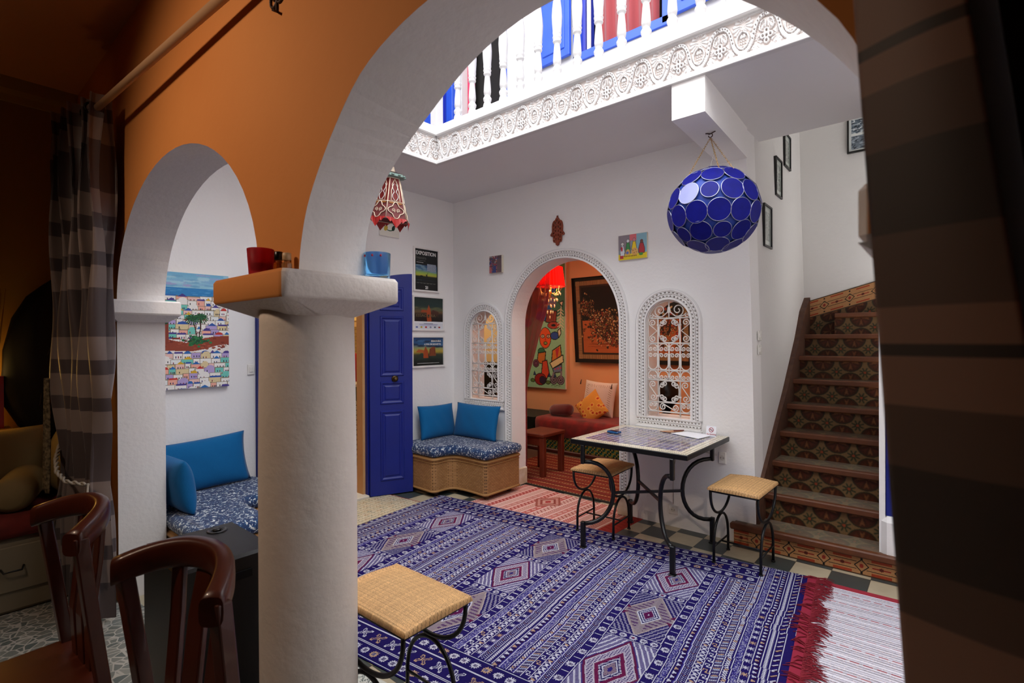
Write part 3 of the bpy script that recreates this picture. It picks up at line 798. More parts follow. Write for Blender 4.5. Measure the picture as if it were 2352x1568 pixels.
# poster 1
cv = Cv(.31, .43, .0025, '151715')
soft2 = Cv(.28, .16, .0025)
def sub(cv, x, y, c2):
    j = int(y/cv.res); i = int(x/cv.res); h, w = c2.a.shape[:2]; h = min(h, cv.ny-j); w = min(w, cv.nx-i); cv.a[j:j+h, i:i+w] = c2.a[:h, :w]
soft(soft2, [(0, '2c4a70'), (.3, '4a7494'), (.55, '9ab84a'), (.68, 'b8b040'), (.74, '1a2412'), (1, '0d120a')])
for k in range(14): soft2.ell(RNG.rand()*.28, RNG.rand()*.08, .03, .006, '7a98a8')
blur(soft2, 3)
soft2.ell(.145, .112, .007, .02, '0a0c08', rot=-.5); soft2.line([(.15, .11), (.158, .08)], .004, '0a0c08'); soft2.ell(.075, .118, .02, .008, '0a0c08')
sub(cv, .015, .165, soft2); cv.rect(.165, .15, .285, .225, '8790a0'); cv.speck(.165, .15, .285, .225, ['a8b0bc', '707a8c', '98a2b0'], .6)
cv.rect(.02, .35, .29, .352, '5a5c58')
for a in range(6): cv.line([(.03+a*.043, .357), (.06+a*.043, .357)], .002, '8a8a84')
for a in range(9): cv.line([(.028+a*.013, .122), (.036+a*.013, .122)], .0045, '6a6a66'); cv.line([(.028+a*.010, .142), (.034+a*.010, .142)], .0045, 'd0cecb')
p1 = picture('poster', 'tall framed black poster headed EXPOSITION, highest of the three by the door', 'poster', -.553, -.218, 1.944, 2.393, cv, whiteframe, .017)
text_obj('lettering', 'EXPOSITION', .052, (.013, -.525, 2.318), ON_A, ink, p1, squash=.90, bold=.0012)
text_obj('lettering', 'Essaouira', .042, (.013, -.525, 2.275), ON_A, ink_d, p1, squash=.85)
text_obj('lettering', '21', .040, (.013, -.402, 1.975), ON_A, ink, p1, bold=.002)
# poster 2
cv = Cv(.38, .34, .0025, 'dcdee4')
pic = Cv(.38, .255, .0025); soft(pic, [(0, '20302c'), (.35, '1c3430'), (.5, '4a4a38'), (.6, '6c5434'), (.7, '2a2018'), (1, '1e1410')])
for k in range(10): pic.ell(RNG.rand()*.38, .10+RNG.rand()*.04, .05, .006, '5a6040')
pic.poly([(.17, .255), (.165, .17), (.175, .12), (.185, .10), (.19, .075), (.20, .10), (.212, .12), (.222, .17), (.228, .255)], 'a8481e')
pic.poly([(.09, .15), (.11, .13), (.17, .135), (.17, .16), (.10, .16)], '9c4420'); pic.poly([(.22, .15), (.25, .13), (.32, .15), (.33, .20), (.22, .20)], '4a2a1c')
for k in range(9): pic.rect(.01+k*.042, .18, .03+k*.042, .215, '33261c')
blur(pic, 2); sub(cv, 0, 0, pic); cv.rect(.0, .256, .38, .272, 'e8eaee')
for k, c in enumerate(['5a6ab0', 'c8b43c', 'c03038', '8890b0', '606878', 'b0483c']): cv.ell(.04+k*.058, .315, .014, .009, c)
for k in range(3): cv.line([(.07+k*.01, .285+k*.008), (.31-k*.01, .285+k*.008)], .003, '8a90c0')
for a in range(12): cv.line([(.13+a*.010, .277), (.136+a*.010, .277)], .0045, '3c4668')
p2 = picture('poster', 'framed poster of an orange stone tower above a white caption strip, middle of three', 'poster', -.568, -.150, 1.545, 1.902, cv, whiteframe, .017)
text_obj('lettering', 'ESSAOUIRA', .040, (.013, -.525, 1.688), ON_A, mat('faint_lettering', '7a6a4c', .5), p2, squash=1.25)
# poster 3
cv = Cv(.40, .29, .0025); soft(cv, [(0, '2a4a78'), (.25, '34608c'), (.4, '9aa060'), (.5, 'b8a03c'), (.6, '3a4030'), (.75, '23302a'), (.88, '161c1a'), (1, '131614')])
for k in range(16): cv.ell(RNG.rand()*.4, .02+RNG.rand()*.08, .05, .01, ['1c3050', '44709c', '20304a'][k % 3])
blur(cv, 4)
cv.poly([(.135, .21), (.14, .14), (.165, .09), (.18, .12), (.195, .14), (.20, .21)], 'a84a22'); cv.poly([(.04, .15), (.075, .12), (.14, .13), (.14, .16)], 'b06030')
cv.poly([(.21, .19), (.215, .12), (.25, .10), (.29, .10), (.30, .19)], '8c4828'); cv.poly([(.05, .23), (.10, .16), (.13, .16), (.14, .22)], '2c3c34')
for k in range(6): cv.line([(.22+k*.013, .12), (.22+k*.013, .18)], .003, '3a2418')
blur(cv, 1)
for a in range(26): cv.line([(.06+a*.011, .262), (.066+a*.011, .262)], .004, 'c8c8c4')
p3 = picture('poster', 'framed landscape poster with white title over a fort, lowest of the three', 'poster', -.585, -.145, 1.170, 1.497, cv, whiteframe, .020)
text_obj('lettering', 'ESSAOUIRA', .024, (.013, -.33, 1.432), ON_A, ink, p3, squash=1.1, bold=.0008)
text_obj('lettering', 'A VOL DE MOUETTE', .022, (.013, -.42, 1.400), ON_A, ink, p3, squash=1.1, bold=.0008)

# ---- village painting
cv = Cv(.80, .82, .003, 'efe9e2')
S = Cv(.80, .11, .003); soft(S, [(0, '6fb4d8'), (.5, '8cc4dc'), (1, '9fcfe0')])
for k in range(70): S.ell(RNG.rand()*.8, RNG.rand()*.1, .03+.02*RNG.rand(), .004+.006*RNG.rand(), ['a9d3e2', '86b8da', 'a6a8d4', '74aed2'][k % 4])
blur(S, 2); sub(cv, 0, 0, S); cv.rect(0, .105, .8, .17, '2f86c4')
for k in range(60): x, y = RNG.rand()*.8, .108+RNG.rand()*.05; cv.line([(x, y), (x+.03, y)], .003, ['4a9ad0', '2a74b4', '62a8d8'][k % 3])
bodies = ['f4f0ea', 'f4f0ea', 'f4f0ea', 'eef0ee', 'f2b09c', 'b8a4d4', '74cdbd', 'e3cfa0', 'efc6ba', 'f4f0ea', 'f4f0ea']
roofs = ['2c58a8', 'c8342c', 'dcb02c', '4a3c8c', '2a6cb4']
def house(x, y, w, h, seed):
    b = bodies[seed % len(bodies)]; cv.rect(x-.0035, y-.004, x+w+.0035, y+h, '8a7c62'); cv.rect(x, y, x+w, y+h, b)
    k = seed % 7
    if k == 0: cv.ell(x+w*.5, y, w*.38, .020, roofs[seed % 5], half='top')
    elif k == 2: cv.poly([(x+w*.1, y), (x+w*.5, y-.022), (x+w*.9, y)], roofs[(seed+1) % 5])
    elif k == 4: cv.rect(x+w*.08, y-.012, x+w*.92, y, roofs[(seed+2) % 5])
    elif k == 5: cv.ell(x+w*.5, y, w*.34, .018, b, half='top')
    for q in range(1+seed % 3): cv.rect(x+w*(.2+.24*q), y+h*.3, x+w*(.2+.24*q)+.006, y+h*.3+.013, ['3a3c6c', '8c2a3c', '4a4640', '2a2c34'][(seed+q) % 4])
sd = 3
for r in range(19):
    y = .155+r*.034; x = -.03+RNG.rand()*.03
    while x < .80:
        w = .038+RNG.rand()*.05; sd += 1 + int(RNG.rand()*5)
        if not (r in (8, 9, 10, 11) and True): house(x, y+RNG.rand()*.014, w, .055, sd)
        x += w*.92
# middle: old red wall, white houses, palms
for r in range(8, 10):
    x = .02
    while x < .80:
        w = .045+RNG.rand()*.04; sd += 2; house(x, .155+r*.034+RNG.rand()*.01, w, .055, sd if sd % 3 else 11); x += w*.92
cv.poly([(0, .475), (.35, .472), (.38, .455), (.45, .475), (.52, .49), (.60, .465), (.70, .445), (.80, .44), (.80, .50), (.72, .51), (.64, .535), (.56, .55), (.45, .545), (.32, .545), (0, .55)], '93402a')
for k in range(90): cv.ell(RNG.rand()*.8, .455+RNG.rand()*.085, .012, .006, ['a65238', '7c3022', '9a4630', 'b0583c'][k % 4]) if True else None
cv.rect(.37, .35, .415, .50, '8a3a28'); cv.ell(.392, .352, .024, .012, '2a5030')
for r in range(11, 19):
    y = .165+r*.036; x = -.03+RNG.rand()*.03
    while x < .80:
        w = .038+RNG.rand()*.05; sd += 1 + int(RNG.rand()*5); house(x, y+RNG.rand()*.012, w, .06, sd); x += w*.92
for (px, py, bx) in ((.560, .315, .590), (.615, .305, .603)):
    cv.line([(px, py), ((px+bx)/2+.004, .39), (bx, .45)], .008, '4a2c20')
    for a in range(0, 360, 20):
        q = math.radians(a); l = .045; ex, ey = px+l*math.cos(q), py+l*.8*math.sin(q)+.012
        cv.line([(px, py), ((px+ex)/2, (py+ey)/2-.006), (ex, ey)], .007, ['1c5a34', '2c6e3a', '17482c'][a//20 % 3])
for k in range(60): cv.ell(.585+RNG.randn()*.030, .475+RNG.randn()*.017, .010, .008, ['1f6a3a', '2c8048', '184e30'][k % 3])
cv.jitter(.05)
pt = thing('village_painting', 'large canvas painting of white houses with palm trees under a blue sky', 'painting', (0, -2.48, 1.12))
MB().box(.002, .030, -2.79, -2.292, 1.118, 1.928).build('stretched_canvas', mat('canvas_edge', 'd8d2ca', .8), pt)
cc = Cv(.498, .81, .003); cc.a = cv.a[:cc.ny, cv.nx-cc.nx:][:]; cc.ny, cc.nx = cc.a.shape[:2]
painted('picture', cc, (.031, -2.79, 1.928), (0, .498, 0), (0, 0, -.81), mat('painted_canvas', 'ffffff', .6, attr=True), pt)
# ---- small tile behind the lantern
cv = Cv(.23, .24, .003, 'e6e2d6'); cv.ring(.115, .12, .06, .01, '2c5a3c'); cv.ell(.07, .16, .02, .03, 'c8a83c', rot=.5); cv.ell(.16, .15, .018, .03, '1c3c2c', rot=.4)
tl = thing('wall_tile', 'white tile with dark painted leaves, partly hidden behind the hanging tin lantern', 'tile', (0, -.84, 2.43))
MB().bev(.002, .016, -.955, -.727, 2.44, 2.67, .003).build('tile_body', whiteframe, tl); painted('glaze', cv, (.0165, -.952, 2.667), (0, .222, 0), (0, 0, -.224), pmat, tl)
# ---- light switch by the blue door leaf
sw_m = mat('switch_plastic', 'e9e6df', .4)
def switch(name, label, o, u, n, w=.052, h=.08, parts='rocker', cat='light switch'):
    t = thing(name, label, cat, o); U = Vector(u); Nn = Vector(n); O = Vector(o)
    F = lambda a, b, c: tuple(O+U*a+Vector((0, 0, 1))*b+Nn*c)
    pl_ = MB().bev(-w/2, w/2, 0, h, 0, .010, .003, fn=lambda a, b, c: F(a, b, c)).build('wall_plate', sw_m, t)
    if parts == 'rocker': MB().bev(-w*.28, w*.28, h*.25, h*.75, .009, .015, .002, fn=lambda a, b, c: F(a, b, c)).build('rocker', sw_m, pl_)
    else:
        hm = mat('socket_hole', '1a1816', .8)
        MB().lathe([(.019, .0), (.019, .0012)], (0, 0, 0), 20, fn=lambda x, y, z: F(x, h/2+y, .010+z)).build('socket_well', mat('socket_well', 'cfcac0', .6), pl_)
        for s in (-1, 1): MB().lathe([(.003, 0), (.003, .001)], (0, 0, 0), 8, fn=lambda x, y, z: F(s*.009+x, h/2+y, .0115+z)).build('pin_hole', hm, pl_)
    return t
switch('light_switch', 'white light switch on the left wall between the village painting and the blue door', (0, -2.125, 1.19), (0, 1, 0), (1, 0, 0))

# ================================================================== things on the back wall
# hamsa
def hamsa():
    L = [(0, .128), (.006, .122), (.005, .114), (.014, .106), (.022, .092), (.040, .084), (.050, .066), (.055, .040), (.055, .010), (.054, -.008), (.064, -.018), (.072, -.030), (.070, -.041), (.058, -.045), (.048, -.041), (.044, -.050),
         (.044, -.085), (.038, -.098), (.027, -.100), (.021, -.094), (.018, -.104), (.013, -.122), (0, -.130)]
    out = L + [(-x, z) for x, z in L[-2:0:-1]]
    cx, cz = 1.392, 2.437; s = 1.06
    P = lambda pts: [(cx+s*x, cz+s*z) for x, z in pts]
    def hole(x, z, rx, rz, rot=0, n=8):
        return P([(x+rx*math.cos(a)*math.cos(rot)-rz*math.sin(a)*math.sin(rot), z+rx*math.cos(a)*math.sin(rot)+rz*math.sin(a)*math.cos(rot)) for a in [2*PI*k/n for k in range(n)]])
    hs = [hole(0, .085, .006, .010)]
    for q in (-1, 1):
        hs += [hole(q*.018, .066, .006, .013, -q*.5), hole(q*.034, .046, .005, .012, q*.1), hole(q*.014, .030, .006, .012, q*.6), hole(q*.034, .012, .006, .011, -q*.3), hole(q*.014, -.004, .006, .011, -q*.5),
               hole(q*.036, -.020, .005, .009, q*.6), hole(q*.031, -.052, .0045, .014), hole(q*.032, -.084, .004, .006), hole(q*.011, -.040, .0045, .012), hole(q*.011, -.074, .004, .014), hole(q*.058, -.030, .005, .004)]
    t = thing('hamsa_plaque', 'reddish brown pierced wooden hand plaque hanging above the arched doorway', 'wall ornament', (cx, 0, cz-.14))
    MB().prism(P(out), -.020, -.006, XZ, holes=hs).build('pierced_hand', mat('hamsa_wood', '8a3c20', .5, vary=(30, .4, '6a2814')), t, bevel=.0015)
    MB().tube([(cx, -.004, cz+.14), (cx, -.012, cz+.134)], .003, 6).build('nail', mat('steel', '88888c', .35, metal=1), t)
hamsa()
def tile_on_B(label, x0, x1, z0, z1, cv, d=.018):
    t = thing('painted_tile', label, 'painted tile', ((x0+x1)/2, 0, z0))
    MB().bev(x0, x1, -d, 0, z0, z1, .002).build('tile_body', mat('tile_edge', 'd8d0bc', .6), t)
    painted('picture', cv, (x0+.002, -d-.0005, z1-.002), (x1-x0-.004, 0, 0), (0, 0, -(z1-z0-.004)), pmat, t)
    return t
cv = Cv(.17, .17, .0022, '5c4a50')
for k in range(150): cv.ell(RNG.rand()*.12, RNG.rand()*.17, .008, .006, ['b84a4c', '3c58a0', 'a8a8a8', 'c87858', '2c3a6c', '703848', '88606c'][k % 7])
cv.rect(.105, .03, .17, .17, '6c565c'); cv.rect(.05, .10, .095, .17, '3c4a84'); cv.rect(0, .11, .03, .17, 'c0686c')
tile_on_B('small square tile painted with a dark busy crowd, left of the arched doorway', .561, .728, 2.118, 2.290, cv, .03)
cv = Cv(.25, .20, .002, '8c98a0'); cv.rect(0, 0, .11, .12, '8c8088'); cv.rect(.10, .0, .16, .05, 'dc6c74'); cv.rect(.16, 0, .25, .16, '86b4c4'); cv.rect(0, .155, .25, .2, 'e4cc24')
def fig(x, y, robe, head, w=.022, h=.08):
    cv.poly([(x-w*.5, y), (x+w*.5, y), (x+w, y+h*.6), (x+w*.9, y+h), (x-w*.9, y+h), (x-w, y+h*.6)], '1c1c24'); cv.poly([(x-w*.4, y+.004), (x+w*.4, y+.004), (x+w*.85, y+h*.6), (x+w*.75, y+h-.003), (x-w*.75, y+h-.003), (x-w*.85, y+h*.6)], robe)
    cv.ell(x, y-.010, .013, .016, '1c1c24'); cv.ell(x, y-.010, .011, .013, head); cv.ell(x-.003, y-.012, .0018, .0018, '101014'); cv.ell(x+.004, y-.012, .0018, .0018, '101014')
fig(.035, .08, 'dcdfe6', 'e8e4e0', .022, .09); fig(.085, .06, '3c8c4c', 'e8e8ec', .024, .10); fig(.14, .055, 'f0d024', 'd88c94', .024, .10); fig(.205, .075, 'b83038', '7c4434', .030, .085)
cv.poly([(.06, .165), (.068, .125), (.085, .115), (.10, .125), (.106, .165)], 'd8a860'); cv.ell(.08, .145, .012, .012, '5c6cb0'); cv.ell(.145, .14, .030, .030, 'dca860')
for a, b in ((.13, .13), (.15, .125), (.16, .145), (.14, .15)): cv.ell(a, b, .0035, .0035, '6c3c20')
cv.ell(.20, .165, .018, .012, '3c8c3c'); cv.rect(.012, .165, .045, .19, 'b83038'); cv.ell(.03, .11, .008, .02, 'c03040')
for k in range(8): cv.rect(.055+k*.014, .168, .062+k*.014, .178, '7c4428')
tile_on_B('bright painted tile of four robed figures, right of the arched doorway', 2.010, 2.265, 2.098, 2.303, cv)
# sockets
switch('power_socket', 'white square wall socket low on the wall beneath the mosaic table', (2.468, 0, .098), (1, 0, 0), (0, -1, 0), .080, .072, 'socket', 'socket')
switch('power_socket', 'white wall socket just under the right end of the mosaic table top', (2.838, 0, .545), (1, 0, 0), (0, -1, 0), .052, .085, 'socket', 'socket')
wt = MB().tube([(2.80, -.006, .60), (2.70, -.006, .615), (2.60, -.006, .60), (2.50, -.008, .56), (2.47, -.006, .45), (2.468, -.006, .18)], .0028, 6)
o = recenter(wt.build('electric_cable', mat('white_cable', 'b8b0a8', .5))); tag(o, 'thin white cable running down the wall between the two sockets', 'cable')
# stair wall switches
for z, lb in ((1.437, 'upper of the two small switches on the stair side wall'), (1.335, 'lower of the two small switches on the stair side wall')):
    switch('light_switch', 'small white switch, ' + lb, (3.046, .15, z), (0, 1, 0), (1, 0, 0), .075, .07)
# ================================================================== soft furnishing helpers
def blue_print_mat():
    m = bpy.data.materials.new('leaf_print_cotton'); m.use_nodes = True; nt = m.node_tree; L = nt.links; b = nt.nodes['Principled BSDF']
    tc = nt.nodes.new('ShaderNodeTexCoord')
    w = nt.nodes.new('ShaderNodeTexNoise'); w.inputs['Scale'].default_value = 40; w.inputs['Detail'].default_value = 1; L.new(tc.outputs['Object'], w.inputs['Vector'])
    ad = nt.nodes.new('ShaderNodeVectorMath'); ad.operation = 'MULTIPLY_ADD'; L.new(w.outputs['Color'], ad.inputs[0]); ad.inputs[1].default_value = (.045, .045, .045); L.new(tc.outputs['Object'], ad.inputs[2])
    n = nt.nodes.new('ShaderNodeTexNoise'); n.inputs['Scale'].default_value = 58; n.inputs['Detail'].default_value = 1.5; L.new(ad.outputs[0], n.inputs['Vector'])
    r = nt.nodes.new('ShaderNodeValToRGB'); r.color_ramp.interpolation = 'CONSTANT'
    e = r.color_ramp.elements; e[0].color = lin('0b2c58')+(1,); e[1].position = .592; e[1].color = lin('c4cccc')+(1,)
    q = e.new(.44); q.color = lin('0a2450')+(1,); q = e.new(.50); q.color = lin('10416e')+(1,)
    L.new(n.outputs['Fac'], r.inputs['Fac']); L.new(r.outputs['Color'], b.inputs['Base Color']); b.inputs['Roughness'].default_value = .85
    b.inputs['Sheen Weight'].default_value = .2
    return m
leafprint = blue_print_mat()
turq = mat('turquoise_linen', '0a5f96', .85, bump=(160, .35, .003), vary=(35, .3, '09588c'), sheen=.1, spec=.2)
rattan = brick_weave('rattan_weave', 'b98a56', 'a87845', '5a4028', .030, .014, .9, 'SUM')
rattan_rim = mat('rattan_binding', '9c7444', .6, bump=(90, .4, .004))
wicker = brick_weave('woven_rush', 'd8ae78', 'c99a60', '8c6236', .022, .0085, .9, 'XY')

def slab_soft(poly, z0, z1, r, name, m, parent, smooth=True):
    """cushion slab with rounded edge from a plan polygon"""
    P = [Vector((x, y)) for x, y in poly]; n = len(P)
    area = sum(P[i].x*P[(i+1) % n].y-P[(i+1) % n].x*P[i].y for i in range(n))
    if area < 0: P = P[::-1]
    nor = []
    for i in range(n):
        a = (P[i]-P[i-1]).normalized(); b = (P[(i+1) % n]-P[i]).normalized()
        k = Vector((a.y, -a.x))+Vector((b.y, -b.x)); k = k/(max(.35, k.length*k.length/2)); nor.append(k)
    lv = [(-r, z0), (-r*.3, z0+r*.25), (0, z0+r), (0, z1-r), (-r*.3, z1-r*.3), (-r, z1), (-r*1.35, z1+.001)]
    vs = []
    for e, z in lv: vs += [(P[i].x+nor[i].x*e, P[i].y+nor[i].y*e, z) for i in range(n)]
    mb = MB(); mb.add(vs, [(l*n+i, l*n+(i+1) % n, (l+1)*n+(i+1) % n, (l+1)*n+i) for l in range(len(lv)-1) for i in range(n)], 0, True)
    for l, rev in ((0, True), (len(lv)-1, False)):
        tr = tessellate_polygon([[Vector((vs[l*n+i][0], vs[l*n+i][1], 0)) for i in range(n)]])
        for t in tr: mb.f.append(tuple(l*n+i for i in (reversed(t) if rev else t))); mb.m.append(0); mb.sm.append(True)
    return mb.build(name, m, parent)
def densify(poly, step=.04):
    q = []
    n = len(poly)
    for i in range(n):
        a, b = poly[i], poly[(i+1) % n]; k = max(1, int(math.hypot(b[0]-a[0], b[1]-a[1])/step))
        q += [(a[0]+(b[0]-a[0])*j/k, a[1]+(b[1]-a[1])*j/k) for j in range(k)]
    return q
def bench(name, label, base, cush, zb, zc0, zc1, feet):
    t = thing(name, label, 'bench', (base[0][0], base[0][1], 0))
    MB().prism(densify(base), .05, zb-.02, XY).build('rattan_base', rattan, t)
    rim = densify(base)
    MB().tube([(x, y, zb-.018) for x, y in rim], .013, 6, True).build('rim_binding', rattan_rim, t)
    MB().tube([(x, y, zb-.05) for x, y in rim], .006, 6, True).build('rim_binding', rattan_rim, t)
    MB().tube([(x, y, .055) for x, y in rim], .011, 6, True).build('rim_binding', rattan_rim, t)
    MB().prism(base, zb-.02, zb, XY).build('deck', rattan_rim, t)
    fm = mat('bench_foot_wood', '4a3424', .6)
    for x, y in feet: MB().lathe([(.022, 0), (.026, .05)], (x, y, 0), 10).build('foot', fm, t)
    slab_soft(densify(cush), zc0, zc1, .035, 'seat_cushion', leafprint, t)
    return t
def arc(cx, cy, r, a0, a1, n=6): return [(cx+r*math.cos(math.radians(a0+(a1-a0)*k/n)), cy+r*math.sin(math.radians(a0+(a1-a0)*k/n))) for k in range(n+1)]
b1 = [(.03, -.03), (.03, -.71)] + arc(.46, -.68, .045, -100, 0) + [(.505, -.60)] + arc(.60, -.585, .095, 180, 92) + [(.70, -.485)] + arc(.90, -.455, .04, -90, 0) + [(.94, -.03)]
c1 = [(.02, -.02), (.02, -.735)] + arc(.47, -.69, .05, -100, 0) + [(.53, -.62)] + arc(.62, -.60, .085, 180, 92) + [(.72, -.515)] + arc(.915, -.47, .05, -90, 0) + [(.965, -.02)]
bench('corner_bench', 'rattan corner bench with blue leaf print seat below the small arched window', b1, c1, .365, .368, .462, [(.10, -.65), (.45, -.65), (.88, -.43), (.10, -.10), (.87, -.10), (.5, -.43)])
b2 = [(.03, -2.12), (.03, -2.835), (1.03, -2.835)] + arc(.99, -2.49, .04, 0, 90) + [(.66, -2.45)] + arc(.64, -2.37, .08, -90, -180) + [(.56, -2.16)] + arc(.52, -2.16, .04, 0, 90)
c2 = [(.02, -2.10), (.02, -2.843), (1.05, -2.843)] + arc(1.00, -2.48, .05, 0, 90) + [(.68, -2.43)] + arc(.66, -2.35, .08, -90, -180) + [(.58, -2.15)] + arc(.54, -2.15, .05, 0, 90)
bench('corner_bench', 'rattan corner bench with a blue leaf print seat, below the village painting', b2, c2, .33, .332, .42, [(.1, -2.2), (.5, -2.2), (.1, -2.75), (.95, -2.75), (.95, -2.53)])

def pillow(name, label, w, h, d, loc, xdir, up, m, group=None, n=22, pinch=.06, cat='cushion', corner=1.0):
    """puffy cushion; local x along width, local z up, y thickness"""
    t = MB(); vs = []; N = n
    def prof(u, v):
        a = (1-abs(u)**2.6)*(1-abs(v)**2.6); return max(0, a)**.55
    def P(i, j, s):
        u, v = -1+2*i/N, -1+2*j/N
        x = u*w/2*(1-pinch*(1-v*v)*(abs(u)**3)); z = v*h/2*(1-pinch*(1-u*u)*(abs(v)**3))
        th = prof(u, v)*d/2 + .004*math.sin(9*u+4*v)*(1-abs(u))*(1-abs(v))
        return (x, s*th, z+h/2)
    idx = {}
    for s in (1, -1):
        for i in range(N+1):
            for j in range(N+1):
                if s == -1 and (i in (0, N) or j in (0, N)): idx[(i, j, -1)] = idx[(i, j, 1)]; continue
                idx[(i, j, s)] = len(vs); vs.append(P(i, j, s))
    fs = []
    for i in range(N):
        for j in range(N):
            fs.append((idx[(i,j,1)], idx[(i,j+1,1)], idx[(i+1,j+1,1)], idx[(i+1,j,1)]))
            fs.append((idx[(i,j,-1)], idx[(i+1,j,-1)], idx[(i+1,j+1,-1)], idx[(i,j+1,-1)]))
    o = MB().add(vs, fs, 0, True).build(name, m, smooth=True)
    x = Vector(xdir).normalized(); z = Vector(up).normalized(); y = z.cross(x).normalized(); z = x.cross(y)
    o.matrix_world = Matrix.Translation(Vector(loc)) @ Matrix((x, y, z)).transposed().to_4x4()
    tag(o, label, cat, group); return o
g1 = 'turquoise linen cushions on the benches'
pillow('cushion', 'turquoise cushion leaning on the left wall at the corner bench', .47, .34, .12, (.150, -.345, .457), (.0, 1, -.02), (-.20, 0, 1), turq, g1)
pillow('cushion', 'turquoise cushion leaning on the back wall below the small arched window', .60, .35, .13, (.46, -.165, .457), (1, .02, 0), (0, .22, 1), turq, g1)
pillow('cushion', 'long turquoise cushion leaning on the wall right under the village painting', .66, .36, .14, (.155, -2.52, .415), (0, 1, .05), (-.22, 0, 1), turq, g1)
pillow('cushion', 'turquoise cushion standing upright at the very edge of the white pier', .40, .34, .14, (.50, -2.745, .415), (1, 0.05, 0), (0, -.16, 1), turq, g1)

# ================================================================== mosaic table
cv = Cv(.83, .76, .0034, 'e0d6bc')
B = .062
cv.rect(B, B, .83-B, .76-B, 'ddd3ba')
p = .0415
k = 0
nx = int((.83-2*B)/p); ny = int((.76-2*B)/p)
for i in range(nx+1):
    for j in range(ny+1):
        x = B+(.83-2*B-nx*p)/2+i*p; y = B+(.76-2*B-ny*p)/2+j*p
        if i < nx and j < ny:
            c = ['2a2a78', '32328a', '252566', '3a3a90', '1f1f58'][(i*7+j*13+int(RNG.rand()*3)) % 5]
            cv.rect(x+.006, y+.006, x+p-.006, y+p-.006, c); cv.rect(x+.001, y+.012, x+p-.001, y+p-.012, c)
for e in (.014, .040):
    for i in range(60):
        x = .012+i*.0138
        if x < .815:
            for yy in (e, .76-e): cv.rect(x, yy-.004, x+.008, yy+.004, '2c3040')
    for i in range(56):
        y = .012+i*.0138
        if y < .745:
            for xx in (e, .83-e): cv.rect(xx-.004, y, xx+.004, y+.008, '2c3040')
cv.jitter(.12)
tb = thing('mosaic_table', 'square table with a blue and cream tile mosaic top on curved black iron legs', 'table', (2.475, -.42, 0))
tx0, tx1, ty0, ty1, tz = 2.06, 2.89, -.795, -.035, .752
MB().bev(tx0-.006, tx1+.006, ty0-.006, ty1+.006, tz-.035, tz-.002, .003).build('table_frame', black_iron, tb)
painted('mosaic_top', cv, (tx0, ty1, tz), (tx1-tx0, 0, 0), (0, -(ty1-ty0), 0), mat('glazed_tile', 'ffffff', .16, attr=True, coat=.3), tb, skirt=.004)
cxm, cym = 2.477, -.46
for fx, fy in ((2.15, -.79), (2.80, -.80), (2.81, -.135), (2.17, -.135)):
    d = Vector((cxm-fx, cym-fy, 0)).normalized(); F = Vector((fx, fy, 0))
    arcp = [F + d*(.012+.205*math.sin(PI*k/16)**.85) + Vector((0, 0, .385-.215*math.cos(PI*k/16))) for k in range(17)]
    leg = MB().bev(fx-.015, fx+.015, fy-.015, fy+.015, .012, .185, .004).bev(fx-.021, fx+.021, fy-.021, fy+.021, 0, .012, .003)
    q = F; leg.bev(q.x-.013, q.x+.013, q.y-.013, q.y+.013, .585, tz-.034, .004)
    leg.tube(arcp, .0145, 8); leg.build('leg', black_iron, tb)
for a, b in (((2.15, -.79), (2.81, -.135)), ((2.80, -.80), (2.17, -.135))):
    A = Vector(a+(.385,)); Bv = Vector(b+(.385,)); d = (Bv-A).normalized()
    z = -.006 if a[0] < 2.5 else .006
    MB().tube([A+d*.21+Vector((0,0,z)), Bv-d*.21+Vector((0,0,z))], .012, 4).build('cross_stretcher', black_iron, tb)

